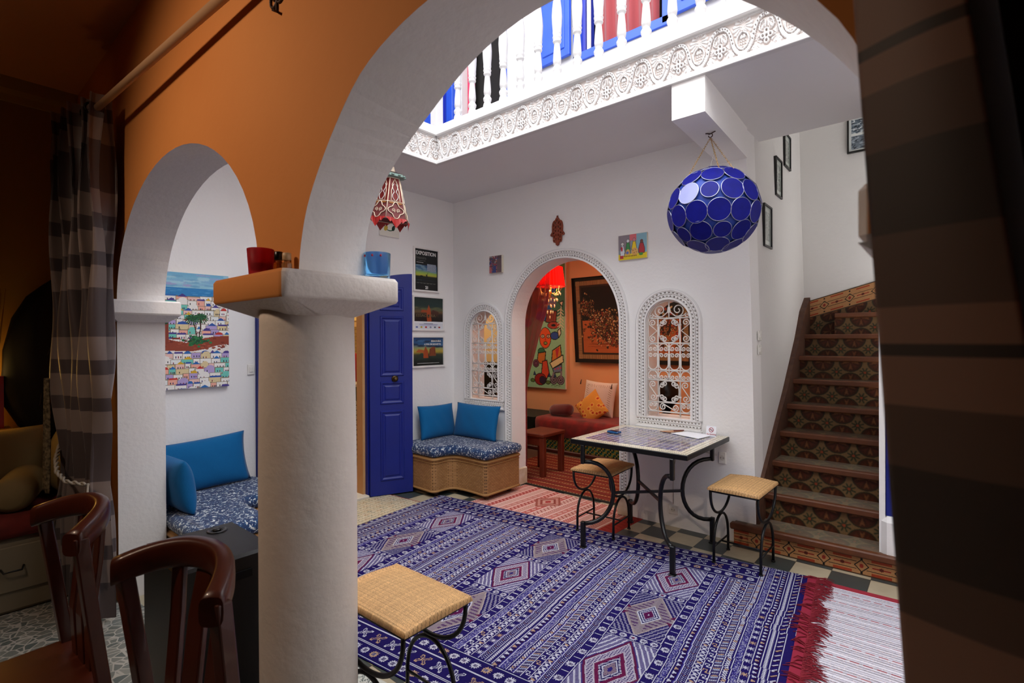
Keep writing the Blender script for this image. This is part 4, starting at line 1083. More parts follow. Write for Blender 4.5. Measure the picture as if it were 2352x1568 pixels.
# ================================================================== stools
def make_stool(label):
    t = thing('wicker_stool', label, 'stool', (0, 0, 0), 'wicker stools around the courtyard')
    L, W = .205, .15
    fr_ = MB(); z = .462
    for s in (-1, 1): fr_.tube([(s*(W-.008), -L+.01, z), (s*(W-.008), L-.01, z)], .009, 6); fr_.tube([(-W+.008, s*(L-.01), z), (W-.008, s*(L-.01), z)], .009, 6)
    for k in (-1, 0, 1): fr_.tube([(k*.07, -L+.01, z-.004), (k*.07, L-.01, z-.004)], .006, 6)
    fr_.build('seat_frame', black_iron, t)
    for s in (-1, 1):
        x = s*(W-.008)
        U = [(x, -(L-.015)*math.cos(PI*k/20), z-.175*math.sin(PI*k/20)**.8) for k in range(21)]
        MB().tube(U, .0085, 8).build('upper_hoop', black_iron, t)
        V = [(x, -.135, 0), (x, -.133, .12)] + [(x, -.131*math.cos(PI*k/20), .12+.155*math.sin(PI*k/20)) for k in range(1, 20)] + [(x, .133, .12), (x, .135, 0)]
        lh = MB().tube(V, .0085, 8).build('leg_hoop', black_iron, t)
        for y in (-.135, .135): MB().lathe([(.013, 0), (.013, .008)], (x, y, 0), 10).build('foot', black_iron, lh)
        MB().tube([(x, -.134, .10), (x, .134, .10)], .006, 6).build('stretcher', black_iron, t)
    MB().tube([(-W+.008, 0, .10), (W-.008, 0, .10)], .006, 6).build('stretcher', black_iron, t)
    # woven pad with slightly wavy edge
    n, m_ = 60, 80; cv = Cv(.31, .42, .31/88, 'cfa26c')
    n, m_ = cv.nx, cv.ny
    # rows of weave along x
    H = np.zeros((m_+1, n+1)); J, I = np.meshgrid(np.arange(m_+1), np.arange(n+1), indexing='ij')
    H = .0035*np.abs(np.sin(I*PI/3+ (J % 2)*PI/2)) + .002*(J % 2) + .012*(1-(2*I/n-1)**4)*(1-(2*J/m_-1)**4) - .004*np.cos(I*PI/n*2)
    edge = np.minimum(np.minimum(I, n-I), np.minimum(J, m_-J)); H += np.where(edge < 6, .005, 0) - np.where(edge < 1, .010, 0)
    tone = RNG.rand(m_, 1, 1)*.22+.86; cv.a *= tone; cv.a *= (RNG.rand(m_, n, 1)*.3+.85)
    g = ((np.arange(n) % 5) == 0); cv.a[::2, g] *= .55; g2 = ((np.arange(n)+2) % 5) == 0; cv.a[1::2, g2] *= .7
    wm_ = mat('woven_seagrass', 'ffffff', .62, attr=True)
    grid_obj('woven_seat', flat_fn((-.155, .212, .480), (.31, 0, 0), (0, -.424, 0), (0, 0, 1)), n, m_, cv.a, wm_, t, height=H, smooth=True, skirt=.012)
    MB().box(-.150, .150, -.207, .207, .470, .479).build('seat_base', rattan_rim, t)
    return t
s1 = make_stool('wicker-seated iron stool standing alone on the blue kilim in the foreground')
s1.location = (2.555, -2.655, .006); s1.rotation_euler = (0, 0, PI/2+math.radians(1)); s1.scale = (1, 1.03, 1.06)
s2 = copy_tree(s1); s2.location = (3.075, -.325, .004); s2.rotation_euler = (0, 0, math.radians(-1)); s2.scale = (1, 1, 1.04); s2['label'] = 'wicker-seated iron stool right of the mosaic table, before the tiled stairs'
s3 = copy_tree(s1); s3.location = (2.090, -.415, .006); s3.rotation_euler = (0, 0, math.radians(3)); s3.scale = (1.05, .97, 1.0); s3['label'] = 'wicker-seated iron stool pushed in at the left side of the mosaic table'

# ================================================================== on the table
t = thing('mobile_phone', 'small dark blue mobile phone lying on the left of the mosaic table', 'phone', (2.20, -.44, .756)); ORG[t.name] = Vector((0, 0, 0))
MB().bev(-.048, .048, -.028, .028, 0, .016, .005).build('phone_body', mat('phone_blue', '0c4a80', .25, coat=.6), t); MB().bev(-.022, .036, -.020, .020, .0155, .017, .001).build('screen', mat('phone_screen', '0a1420', .1), t)
t.rotation_euler = (0, 0, -.12)
def sheet(name, label, pts, m, cat, z, th=.0015, extra=None):
    mb = MB().prism(pts, z, z+th, XY); o = recenter(mb.build(name, m)); tag(o, label, cat); return o
paperm = mat('white_paper', 'f1f1f6', .7)
sheet('paper_sheet', 'blank white sheets of paper lying on the mosaic table below the window', [(2.53, -.19), (2.60, -.055), (2.80, -.075), (2.765, -.275)], paperm, 'paper', .7555, .003)
sheet('open_booklet', 'small brown booklet lying at the back of the mosaic table left of the papers', [(2.43, -.165), (2.50, -.06), (2.57, -.065), (2.515, -.17)], mat('booklet_cover', 'b98a68', .6), 'booklet', .7555, .003)
pen = recenter(MB().tube([(2.52, -.115, .7645), (2.575, -.06, .7645)], .0045, 8).build('pen', mat('red_brown_pen', '7a3428', .4))); tag(pen, 'reddish brown pen lying across the booklet on the mosaic table', 'pen')
t = thing('no_smoking_card', 'folded white card with a red no smoking sign on the mosaic table', 'sign', (2.80, -.10, .753))
ux = Vector((.92, .10, 0)).normalized(); nn = Vector((ux.y, -ux.x, 0))
O = Vector((2.763, -.112, .753)); w, h = .068, .075
def cardp(a, b, s): return tuple(O + ux*a + Vector((0, 0, b)) + nn*(.016*(1-b/h)*s + .0))
mb = MB()
for s in (1, -1):
    v = [cardp(0, 0, s), cardp(w, 0, s), cardp(w, h, s), cardp(0, h, s)]; v2 = [tuple(Vector(q)+nn*-.001*s) for q in v]
    mb.add(v+v2, [(0,1,2,3),(7,6,5,4),(0,4,5,1),(1,5,6,2),(2,6,7,3),(3,7,4,0)])
mb.build('folded_card', paperm, t)
mb = MB(); cxx, czz, rr = w/2, .047, .016
def ringc(r0, r1, n=24):
    vs = [tuple(Vector(cardp(cxx+r*math.cos(2*PI*k/n), czz+r*math.sin(2*PI*k/n), 1))+nn*.0007) for k in range(n) for r in (r0, r1)]
    mb.add(vs, [(2*k, 2*k+1, (2*k+3) % (2*n), (2*k+2) % (2*n)) for k in range(n)])
ringc(.0125, .0165)
d = [(-.011, .009), (-.009, .011), (.011, -.009), (.009, -.011)]; mb.add([tuple(Vector(cardp(cxx+a, czz+b, 1))+nn*.0009) for a, b in d], [(0, 1, 2, 3)])
mb.build('no_smoking_ring', mat('sign_red', 'a83444', .5), t, fix=False)
mb = MB(); d = [(-.010, -.002), (.010, -.002), (.010, .002), (-.010, .002)]; mb.add([tuple(Vector(cardp(cxx+a, czz+b, 1))+nn*.0006) for a, b in d], [(0, 1, 2, 3)]); mb.build('cigarette', mat('sign_black', '2a2426', .6), t, fix=False)
text_obj('lettering', 'No Smoking', .0125, tuple(Vector(cardp(.004, .014, 1))+nn*.0012), basis(ux, (0, 0, 1)), ink_red, t)

# ================================================================== blue globe lamp
gl = Vector((2.997, -.64, 2.232)); R = .268
G = thing('globe_lamp', 'large hanging globe lamp of round cobalt blue glass discs held by wire rings', 'lamp', tuple(gl))
gdisc = mat('cobalt_glass', '0a0f72', .45, spec=.22, vary=(20, .5, '10168a'))
gfill = mat('light_cobalt_glass', '2c48a8', .4, alpha=.85, spec=.3)
wire = mat('solder_wire', 'a9abc0', .3, metal=.9)
pale = mat('painted_glint_glass', '8a90c4', .3, coat=.2)  # paler tint paints a sky reflection onto one disc
rows = [(90, 1, 0, [.16]), (66, 6, 10, [.25]), (41.5, 10, 0, [.232]), (14.5, 13, 8, [.240]*10+[.185]+[.240]*2), (-12.5, 13, 19, [.240]), (-38.5, 11, 8, [.235, .185]), (-64, 6, 0, [.25]), (-90, 1, 0, [.20])]
sq = .96
MB().lathe([(R*.955*math.cos(math.radians(a)), R*.955*sq*math.sin(math.radians(a))) for a in range(-88, 89, 8)], tuple(gl), 48).build('inner_glass', gfill, G)
best_disc = (3, 9)
first = True
pale_a = 11
for ri, (lat, n, off, rads) in enumerate(rows):
    for k in range(n):
        ra = rads[k % len(rads)]; lon = math.radians(off+360*k/n + 0); la = math.radians(lat)
        nrm = Vector((math.cos(la)*math.cos(lon), math.cos(la)*math.sin(lon), math.sin(la))); c = gl + Vector((nrm.x, nrm.y, nrm.z*sq))*R*math.cos(ra)*1.0
        u = nrm.cross(Vector((0, 0, 1))) if abs(nrm.z) < .98 else Vector((1, 0, 0)); u.normalize(); v = nrm.cross(u); rd = R*math.sin(ra)
        ring = [c + u*rd*math.cos(2*PI*i/28) + v*rd*math.sin(2*PI*i/28) for i in range(28)]
        vs = [tuple(p+nrm*.0018) for p in ring] + [tuple(p-nrm*.0018) for p in ring]
        m_ = pale if (ri, k) == best_disc else gdisc
        dd = MB().add(vs, [tuple(range(28)), tuple(range(28, 56))[::-1]] + [(i, (i+1) % 28, 28+(i+1) % 28, 28+i) for i in range(28)]).build('glass_disc', m_, G)
        MB().tube(ring, .0024, 5, True).build('wire_ring', wire, dd, fix=False)
brassc = mat('brass_chain', 'b8945a', .45, metal=.7)
hook = Vector((2.975, -.62, 2.722))
MB().tube([hook+Vector((-.03, 0, -.002)), hook+Vector((0, 0, -.012)), hook+Vector((.03, 0, -.002))], .004, 6).tube([hook+Vector((.012*math.cos(a), 0, -.022+.012*math.sin(a))) for a in [PI*k/6 for k in range(-6, 6)]], .003, 6).build('ceiling_hook', mat('rusty_hook', '4a3a34', .6, metal=.5), G)
top = hook + Vector((0, 0, -.035))
def chain(a, b, name='chain'):
    mb = MB(); a = Vector(a); b = Vector(b); d = b-a; n = int(d.length/.014); dn = d.normalized()
    s1_ = dn.cross(Vector((0, 1, 0))).normalized(); s2_ = dn.cross(s1_)
    for k in range(n):
        c = a+d*((k+.5)/n); s = s1_ if k % 2 else s2_
        mb.tube([c+dn*.0095*math.cos(2*PI*i/8)+s*.0042*math.sin(2*PI*i/8) for i in range(8)], .0013, 4, True)
    return mb.build(name, brassc, G, fix=False)
for lon in (190, 300, 330): 
    la = math.radians(52); q = math.radians(lon); chain(top, gl+Vector((R*math.cos(la)*math.cos(q), R*math.cos(la)*math.sin(q), R*sq*math.sin(la))))
MB().tube([top, top+Vector((.02, .0, -.10)), top+Vector((.0, 0, -.17)), gl+Vector((0, 0, R*sq))], .0018, 5).build('lamp_cord', mat('clear_cord', 'c8c4b8', .4), G)

# ================================================================== painted tin lantern
ln = Vector((.665, -1.31, 2.585)); LN = thing('tin_lantern', 'hexagonal red and white painted lantern hanging left of the arch, above the three posters', 'lantern', tuple(ln))
tinr = mat('lantern_red', 'a01c18', .4); tinw = mat('lantern_cream', 'dcc8b0', .5); tind = mat('lantern_dark', '2a1c1a', .5); tinm = mat('lantern_maroon', '6c3030', .5); ting = mat('lantern_green', '7c948c', .45); lglass = mat('lantern_glass', 'e8e4e0', .3, emit='fff6e8', estr=.15)
def hexr(r, z, n=6, ph=.3): return [ln+Vector((r*math.cos(2*PI*k/n+ph), r*math.sin(2*PI*k/n+ph), z)) for k in range(n)]
def band(r0, z0, r1, z1, m_, name, off=0):
    A = hexr(r0+off, z0); Bq = hexr(r1+off, z1); mb = MB(); mb.add(A+Bq, [(k, (k+1) % 6, 6+(k+1) % 6, 6+k) for k in range(6)]); return mb.build(name, m_, LN, fix=False)
band(.165, -.21, .125, -.04, tinm, 'lower_panel'); band(.125, -.04, .070, .20, mat('lantern_dark_red', '6c1612', .45), 'upper_panel')
band(.070, .20, .108, .215, ting, 'cap_rim'); band(.108, .215, .104, .240, ting, 'cap_rim'); band(.104, .240, .03, .270, tind, 'cap'); band(.03, .262, .018, .32, tinw, 'finial')
for a, b in ((.165, -.21), (.125, -.04), (.070, .20)):
    MB().tube(hexr(a+.002, b), .0045, 5, True).build('band_trim', tinw, LN, fix=False)
A0, B0, C0 = hexr(.168, -.21), hexr(.127, -.04), hexr(.072, .20)
for k in range(6):
    MB().tube([A0[k], B0[k], C0[k]], .004, 5).build('rib', tinw, LN, fix=False)
    # red toothed skirt
    a, b = A0[k], A0[(k+1) % 6]; mb = MB(); vs = []; out_ = (a+b)/2-ln; out_.z = 0; out_.normalize()
    prof_ = [(0, .055), (.08, .045), (.2, .02), (.25, .035), (.38, .0), (.5, -.035), (.62, 0), (.75, .035), (.8, .02), (.92, .045), (1, .055)]
    T_ = [a.lerp(b, u) + Vector((0, 0, .012))+out_*.001 for u, d in prof_]; Bt = [a.lerp(b, u)*1.0 + Vector((0, 0, -.045+d-.01)) + out_*.012 for u, d in prof_]
    n_ = len(prof_); mb.add(T_+Bt, [(i, i+1, n_+i+1, n_+i) for i in range(n_-1)]); mb.build('toothed_skirt', tinr, LN, fix=False)
    # quatrefoil on the lower panel and flame shape on the upper panel
    def onp(P0, P1, P2, P3, u, v, e=.004):
        q = P0.lerp(P1, u).lerp(P3.lerp(P2, u), v); return q + out_*e
    k2 = (k+1) % 6
    qf = [(.5+(.36+.08*math.cos(4*a))*math.cos(a), .5+(.40+.08*math.cos(4*a))*math.sin(a)) for a in [2*PI*i/32 for i in range(32)]]
    pts = [onp(A0[k], A0[k2], B0[k2], B0[k], u, v) for u, v in qf]
    MB().tube(pts, .004, 5, True).build('quatrefoil', tinw, LN, fix=False)
    for s_ in (-.14, .14):
        sp = [(.5+s_+.10*t_/14*math.cos(t_*.75)*(1 if s_ > 0 else -1), .5+.13*t_/14*math.sin(t_*.75)) for t_ in range(1, 15)]
        MB().tube([onp(A0[k], A0[k2], B0[k2], B0[k], u, v, .003) for u, v in sp], .0024, 4).build('painted_scroll', tinw, LN, fix=False)
    fl = [(.2, .04), (.2, .45), (.28, .62), (.24, .70), (.5, .95), (.76, .70), (.72, .62), (.8, .45), (.8, .04)]
    MB().tube([onp(B0[k], B0[k2], C0[k2], C0[k], u, v, .003) for u, v in fl], .0035, 5, True).build('ogee_outline', tinw, LN, fix=False)
    for s_ in (-1, 1):
        sp = [(.5+s_*(.05+.16*abs(math.sin(t_*.5))), .06+.8*t_/14) for t_ in range(13)]
        MB().tube([onp(B0[k], B0[k2], C0[k2], C0[k], u, v, .003) for u, v in sp], .0026, 4).build('cut_scroll', mat('tin_white', 'dcdcd8', .4), LN, fix=False)
    for f_ in (.25, .75):
        pq = [onp(A0[k], A0[k2], B0[k2], B0[k], f_+.18*math.cos(a_), .93+.06*math.sin(a_), .003) for a_ in [2*PI*i/10 for i in range(10)]]
        mb = MB(); mb.add(pq, [tuple(range(10))]); mb.build('amber_petal', mat('lantern_amber', '8c5424', .5), LN, fix=False)
for k in range(12):
    a_ = 2*PI*k/12; c = ln + Vector((.104*math.cos(a_), .104*math.sin(a_), .226)); MB().lathe([(.0, -.010), (.011, -.004), (.011, .006), (.0, .012)], tuple(c), 8, cap=False).build('cap_bead', ting, LN)
MB().lathe([(.0, .0), (.045, .01), (.055, .10), (.03, .16), (.0, .17)], (ln.x, ln.y, ln.z-.12), 16, cap=False).build('inner_glass', lglass, LN)
LN.rotation_euler = (0, math.radians(7), 0); LN.scale = (1.03, 1.03, .80)
_M = (Matrix.Rotation(math.radians(7), 3, 'Y') @ Matrix.Diagonal((1.03, 1.03, .80))).inverted()
MB().tube([ln+Vector((0, 0, .31)), ln+_M @ (Vector((.72, ln.y, 2.934))-ln)], .003, 6).build('suspension_chain', brassc, LN)

# ================================================================== things on the capital
def tumbler(name, label, loc, r0, r1, h, m, cat='glass', extra=None, wall=.004):
    t = thing(name, label, cat, loc)
    MB().lathe([(0, 0), (r0, 0), (r0*1.01, .004), (r1, h), (r1-wall*.5, h+.001), (r1-wall, h), (r0-wall, .012), (0, .010)], loc, 36, cap=False).build('glass_cup', m, t)
    return t
RX = 2.478
redg = mat('frosted_red_glass', 'd84450', .42, trans=.75, ior=1.1, spec=.3)
t = tumbler('candle_glass', 'frosted red candle glass on the left corner of the column capital', (RX, -3.116, 1.653), .033, .0385, .078, redg)
MB().lathe([(0, .012), (.027, .012), (.030, .034), (.0, .032)], (RX, -3.116, 1.653), 28, cap=False).build('candle_wax', mat('red_wax', 'a01808', .5), t)
blug = mat('blue_water_glass', 'a4d8fa', .12, trans=.92, ior=1.15, spec=.5)
loc = (2.648, -2.812, 1.653)
t = tumbler('drinking_glass', 'light blue tumbler with small red hearts at the far edge of the column capital', loc, .041, .044, .084, blug)
hm_ = mat('heart_red', 'c8283c', .4)
for a in (-125, -95, -55, -20):
    q = math.radians(a); MB().lathe([(0, -.005), (.004, 0), (0, .005)], (loc[0]+.0445*math.cos(q), loc[1]+.0445*math.sin(q), loc[2]+.072), 8, cap=False).build('red_heart', hm_, t)
def bottle(label, loc, h, capm, capname, liq):
    t = thing('perfume_bottle', label, 'bottle', loc); x, y, z = loc
    MB().bev(x-.015, x+.015, y-.011, y+.011, z, z+h*.50, .005).build('glass_body', liq, t)
    MB().lathe([(.008, 0), (.008, h*.10)], (x, y, z+h*.5), 14).build('neck', mat('amber_neck', 'b87848', .3), t)
    MB().lathe([(.0115, 0), (.0125, h*.02), (.0125, h*.36), (.010, h*.40)], (x, y, z+h*.6), 18).build('cap', capm, t)
bottle('small amber bottle with a shiny black cap on the column capital', (2.570, -3.103, 1.653), .062, mat('black_cap', '0c0b0b', .3), 'cap', mat('amber_glass', 'b85c18', .15, trans=.6))
bottle('small clear bottle with a beige cap beside the black-capped one on the capital', (2.615, -3.100, 1.653), .054, mat('beige_cap', 'c8a880', .4), 'cap', mat('clear_amber_glass', 'd8a068', .15, trans=.7))
# ================================================================== the big kilim
W_, T_, N_, Pp, Gy = 'bfc0d0', 'b3957a', '150f50', '2a123a', '555070'
def kilim():
    LU, LV = 2.99, 2.04; cv = Cv(LU, LV, .004, '231a5c')
    V0, V1 = .285, 1.745; c = .004
    star = ["....#....", "..#.#.#..", ".#######.", "..##..##.", "###....##", ".##..##..", ".#######.", "..#.#.#..", "....#...."]
    star = ["..#.#.#..", ".#######.", "###o.o###", ".##.o.##.", "###o.o###", ".##.o.##.", "###o.o###", ".#######.", "..#.#.#.."]
    def starat(u, v, s=1.0, col=W_):
        P = []
        for q in range(24):
            a = 2*PI*q/24+.13; r = .0245*s*(1.0 if q % 2 == 0 else .66); f = 1/max(abs(math.cos(a)), abs(math.sin(a)))**.35; P.append((u+r*f*math.cos(a)*.92, v+r*f*math.sin(a)*.92))
        cv.poly(P, col)
        cv.rect(u-.010, v-.009, u+.010, v+.009, Gy)
        for q in (-1, 1): cv.rect(u-.002+q*.006, v-.007, u+.002+q*.006, v+.007, '8c88a4')
    def band(kind, u, v0, v1, w=.030):
        a, b = u-w/2, u+w/2
        cv.rect(u-.0205, v0, u-.0165, v1, W_)
        if kind == 'speck': cv.rect(a, v0, b, v1, '3c3884'); cv.speck(a, v0, b, v1, ['a4a4bc', '201a60', '6a68a0', '3a3480'], .9)
        v = v0; i = 0
        while v < v1-.01:
            i += 1
            col = T_ if (i*7+int(u*97)) % 5 == 0 else W_
            if kind == 'tri': cv.poly([(a+.003, v), (a+.003, v+.024), (b-.003, v+.012)], col); cv.poly([(b-.002, v+.016), (b-.002, v+.03), (a+.008, v+.03)], Pp); v += .032
            elif kind == 'check':
                for k in range(3): cv.rect(a+.002+k*.0095, v+(k % 2)*.006, a+.0075+k*.0095, v+.0055+(k % 2)*.006, col)
                v += .012
            elif kind == 'flag': cv.poly([(a, v), (b, v+.003), (u, v+.022)], col); cv.line([(a, v+.026), (u, v+.014), (b, v+.026)], .005, W_); v += .030
            elif kind == 'S': cv.bmp(a, v, ["####..", "#..#..", "#..#..", "..#..#", "..#..#", "..####"], .0048, col); v += .044
            elif kind == 'slant': cv.line([(a+.002, v+.012), (b-.002, v)], .006, [W_, Gy, T_, 'a9b4d0', Gy][i % 5]); v += .0115
            elif kind == 'X': cv.line([(a+.006, v), (b-.006, v+.014)], .0045, col); cv.line([(a+.006, v+.014), (b-.006, v)], .0045, col); v += .0165
            elif kind == 'aster': cv.bmp(u-.014, v, ["#..#..#", ".#.#.#.", "..###..", "#######", "..###..", ".#.#.#.", "#..#..#"], .004, col); v += .054
            elif kind == 'zig': cv.line([(a+.007, v), (b-.009, v+.006), (a+.007, v+.012)], .006, W_); v += .012
            elif kind == 'bar': cv.line([(a+.004, v+.026), (b-.004, v+.008)], .010, Pp); cv.line([(a+.004, v+.020), (b-.004, v)], .006, col); v += .042
            elif kind == 'star':
                starat(u, v+.028, 1.0); cv.rect(a-.002, v+.056, b+.002, v+.060, W_); v += .1115 if False else .1115
                if v-.0557+.028 < v1: pass
            else: v += 1
        cv.rect(u+.0165, v0, u+.0195, v1, '4c4696')
    def starcol(u, v0, v1):
        v = v0+.02; k = 0
        while v < v1-.02:
            starat(u, v+.02); cv.rect(u-.018, v+.072, u+.018, v+.077, W_); v += .1115; k += 1
        cv.rect(u-.0275, v0, u-.0245, v1, W_); cv.rect(u+.0235, v0, u+.0265, v1, W_)
    # ---- end borders
    for (y0, y1) in ((.0, V0), (V1, LV)):
        cv.rect(0, y0, LU, y1, '201856')
        h = y1-y0
        for f in (.03, .31, .335, .665, .69, .97): cv.rect(0, y0+h*f-.002, LU, y0+h*f+.002, W_)
        u = .03; i = 0
        while u < LU:
            for f in (.17, .83): starat(u, y0+h*f, 1.05, T_ if i % 4 == 2 else W_)
            i += 1; u += .062
        u = .04; i = 0
        while u < LU:
            col = T_ if i % 3 == 1 else W_
            y = y0+h*.5
            cv.bmp(u-.030, y-.030, ["###......###", "#.#......#.#", "#..#....#..#", ".#..#..#..#.", "..#.####.#..", "...######...", "...######...", "..#.####.#..", ".#..#..#..#.", "#..#....#..#", "#.#......#.#", "###......###"], .005, col)
            cv.bmp(u-.0125, y-.010, ["o.o.o", "o.o.o", "o.o.o", "o.o.o"], .005, {'o': N_}); i += 1; u += .098
    def field(u0, u1, kinds, full=False):
        n = len(kinds); st = (u1-u0)/n
        for k, kd in enumerate(kinds):
            band(kd, u0+st*(k+.5), 0 if full else V0+.003, LV if full else V1-.003, st*.72)
    K = ['speck', 'S', 'flag', 'aster', 'check', 'zig', 'tri', 'speck', 'X', 'slant', 'S', 'flag', 'check', 'tri']
    cv.rect(0, 0, .15, LV, '231a5c'); field(0, .15, ['aster', 'zig', 'bar', 'tri'], True)
    field(.15, .335, ['check', 'slant', 'S', 'tri', 'speck'])
    field(.705, 1.275, K); field(1.645, 2.145, K[:-1]); field(2.512, 2.735, ['speck', 'tri', 'check', 'flag', 'S', 'slant'][:6])
    cv.rect(2.735, 0, LU, LV, '231a5c'); field(2.735, 2.99, ['X', 'speck', 'aster', 'tri', 'zig', 'bar', 'none'], True)
    # ---- diamond columns
    for ci, uc in enumerate((.52, 1.46, 2.329)):
        starcol(uc-.158, V0, V1); starcol(uc+.158, V0, V1)
        a, b = uc-.128, uc+.128
        cells = [(V0+.005, .690), (.755, 1.175), (1.240, V1-.005)]
        cv.rect(a, V0, b, V1, '231a5c')
        for (s0, s1) in ((.690, .755), (1.175, 1.240)):
            cv.rect(a, s0+.002, b, s0+.006, W_); cv.rect(a, s1-.006, b, s1-.002, W_)
            for k in range(5): starat(a+.026+k*.051, (s0+s1)/2, .95, W_); 
            cv.rect(uc-.006, (s0+s1)/2-.006, uc+.006, (s0+s1)/2+.006, '6c1c44')
        for k, (s0, s1) in enumerate(cells):
            vc = (s0+s1)/2; hu, hv = .125, (s1-s0)/2-.008
            kind = (k+ci) % 2
            sl = cv._win(a, s0, b, s1); X, Y = cv.X[sl], cv.Y[sl]; inside = (X >= a) & (X < b) & (Y >= s0) & (Y < s1)
            D = np.abs(X-uc)/hu + np.abs(Y-vc)/hv
            def dia(lo, hi, c, extra=None):
                m = inside & (D >= lo) & (D < hi)
                if extra is not None: m &= extra
                cv.a[sl][m] = lin(c)
            cel = (np.floor(X/.004)+np.floor(Y/.004)).astype(int)
            if kind == 0:
                dia(0, 2, '3c3474'); dia(1.15, 2, '9a96b0', (cel % 3 == 0)); 
                for q in range(4): dia(1.12+q*.22, 1.19+q*.22, W_)
                dia(.96, 1.06, '5a1c44'); dia(.60, .96, 'b0aabb'); dia(.66, .90, '4a3c70', ((np.floor((X-Y)/.012).astype(int)+np.floor((X+Y)/.012).astype(int)) % 2 == 0))
                dia(.44, .60, '641c46'); dia(.24, .44, N_); dia(.36, .44, W_, (np.floor((X+Y)/.007).astype(int) % 2 == 0)); dia(.26, .31, W_); dia(0, .24, 'a58c84', (cel % 2 == 0)); dia(0, .10, '2c2470')
            else:
                dia(0, 2, '241e5c'); dia(1.02, 2, 'a9a7bd', (cel % 2 == 0) & (np.floor(D*10).astype(int) % 2 == 0)); dia(1.04, 1.10, 'a79a9c')
                dia(.52, 1.04, '8c8084'); dia(.60, .96, '4c2a58', (np.floor(Y/.014).astype(int) % 2 == 0) & (np.abs(X-uc) > .018)); dia(.62, .94, '7c7090', cel % 4 == 0)
                dia(.46, .52, W_); dia(.40, .46, N_); dia(.34, .40, W_); dia(.28, .34, N_); dia(.24, .28, 'b7b2cc'); dia(0, .24, '551748'); dia(0, .04, W_)
                for sx in (-1, 1):
                    for sy in (-1, 1): cv.poly([(uc+sx*.128, vc+sy*.02), (uc+sx*.128, vc+sy*.055), (uc+sx*.098, vc+sy*.02)], '5a1c44')
    # woven irregularity
    for _ in range(1): 
        sh = (RNG.rand(cv.ny) < .0)
    cv.a *= (.73+.14*RNG.rand(cv.ny, cv.nx, 1))*(.95+.1*RNG.rand(1, cv.nx, 1))
    return cv
kc = kilim()
# irregular hand-woven lines : shift columns slightly
sh = (np.cumsum(RNG.randn(kc.nx)) * .12); sh = (sh - np.linspace(sh[0], sh[-1], kc.nx)); 
wob = (1.4*np.sin(np.arange(kc.ny)/44.)+.5*np.sin(np.arange(kc.ny)/17.+1)).round().astype(int)
for j in range(kc.ny): kc.a[j] = np.roll(kc.a[j], wob[j], 0)
th = math.radians(6.5); cu_, su_ = math.cos(th), math.sin(th)
rug_m = mat('woven_wool', 'ffffff', 1.0, attr=True, spec=.06)
K1 = thing('kilim_rug', 'large blue violet kilim with diamond medallions and rows of woven stars', 'rug', (.47, -.62, 0))
rz = .004
def rugfn(o, u, v, amp=.0006):
    o = np.array(o, float); u = np.array(u, float); v = np.array(v, float)
    def fn(U, V, H):
        z = np.where(H < -.0012, 0.0004, o[2] + H + amp*(np.sin(U*9+V*3)*np.sin(V*7)+1))
        return (o[0]+U*u[0]+V*v[0], o[1]+U*u[1]+V*v[1], z)
    return fn
grid_obj('woven_field', rugfn((.47, -.62, rz), (2.99*cu_, 2.99*su_, 0), (2.04*su_, -2.04*cu_, 0)), kc.nx, kc.ny, kc.a, rug_m, K1, skirt=rz)
def RU(u, v, z=.0): return Vector((.47+u*cu_+v*su_, -.62+u*su_-v*cu_, z))
fm = mat('crimson_wool', '7c1626', .9)
mb = MB()
mb.add([RU(2.985, 0, .0095), RU(3.035, .0, .004), RU(3.035, 2.04, .004), RU(2.985, 2.04, .0095), RU(2.985, 0, .001), RU(3.035, 0, .001), RU(3.035, 2.04, .001), RU(2.985, 2.04, .001)], [(0,1,2,3),(7,6,5,4),(0,4,5,1),(1,5,6,2),(2,6,7,3)])
mb.build('crimson_end_band', mat('crimson_band', '8c1a34', .9), K1)
mb = MB(); rr = random.Random(4)
for k in range(460):
    v = 2.04*k/460; cl = math.sin(v*13)+math.sin(v*31+1)
    L = .055+.03*rr.random()+.012*cl; a = rr.gauss(0, .6)+.5*math.sin(v*22)
    back = rr.random() < .22
    p0 = RU(3.03, v, .007); dx = L*(-.9 if back else 1)
    pts = [p0, RU(3.03+dx*.5, v+a*.02, .012+rr.random()*.006), RU(3.03+dx, v+a*.045, .006)]
    mb.tube(pts, [.0032, .0028, .0012], 4)
mb.build('fringe', fm, K1)['kind'] = 'stuff'

def stripe_rug(name, label, w, h, res, draw, o, ang, z=.005, fringe=None, bg='ffffff', base=0.0):
    cv = Cv(w, h, res, bg); draw(cv); cv.a *= (.92+.16*RNG.rand(cv.ny, cv.nx, 1))
    c, s = math.cos(ang), math.sin(ang)
    t = thing(name, label, 'rug', (o[0], o[1], base))
    o_ = grid_obj('woven_field', rugfn((o[0], o[1], z), (w*c, w*s, 0), (h*s, -h*c, 0), .0002), cv.nx, cv.ny, cv.a, rug_m, t, skirt=z)
    return t, cv
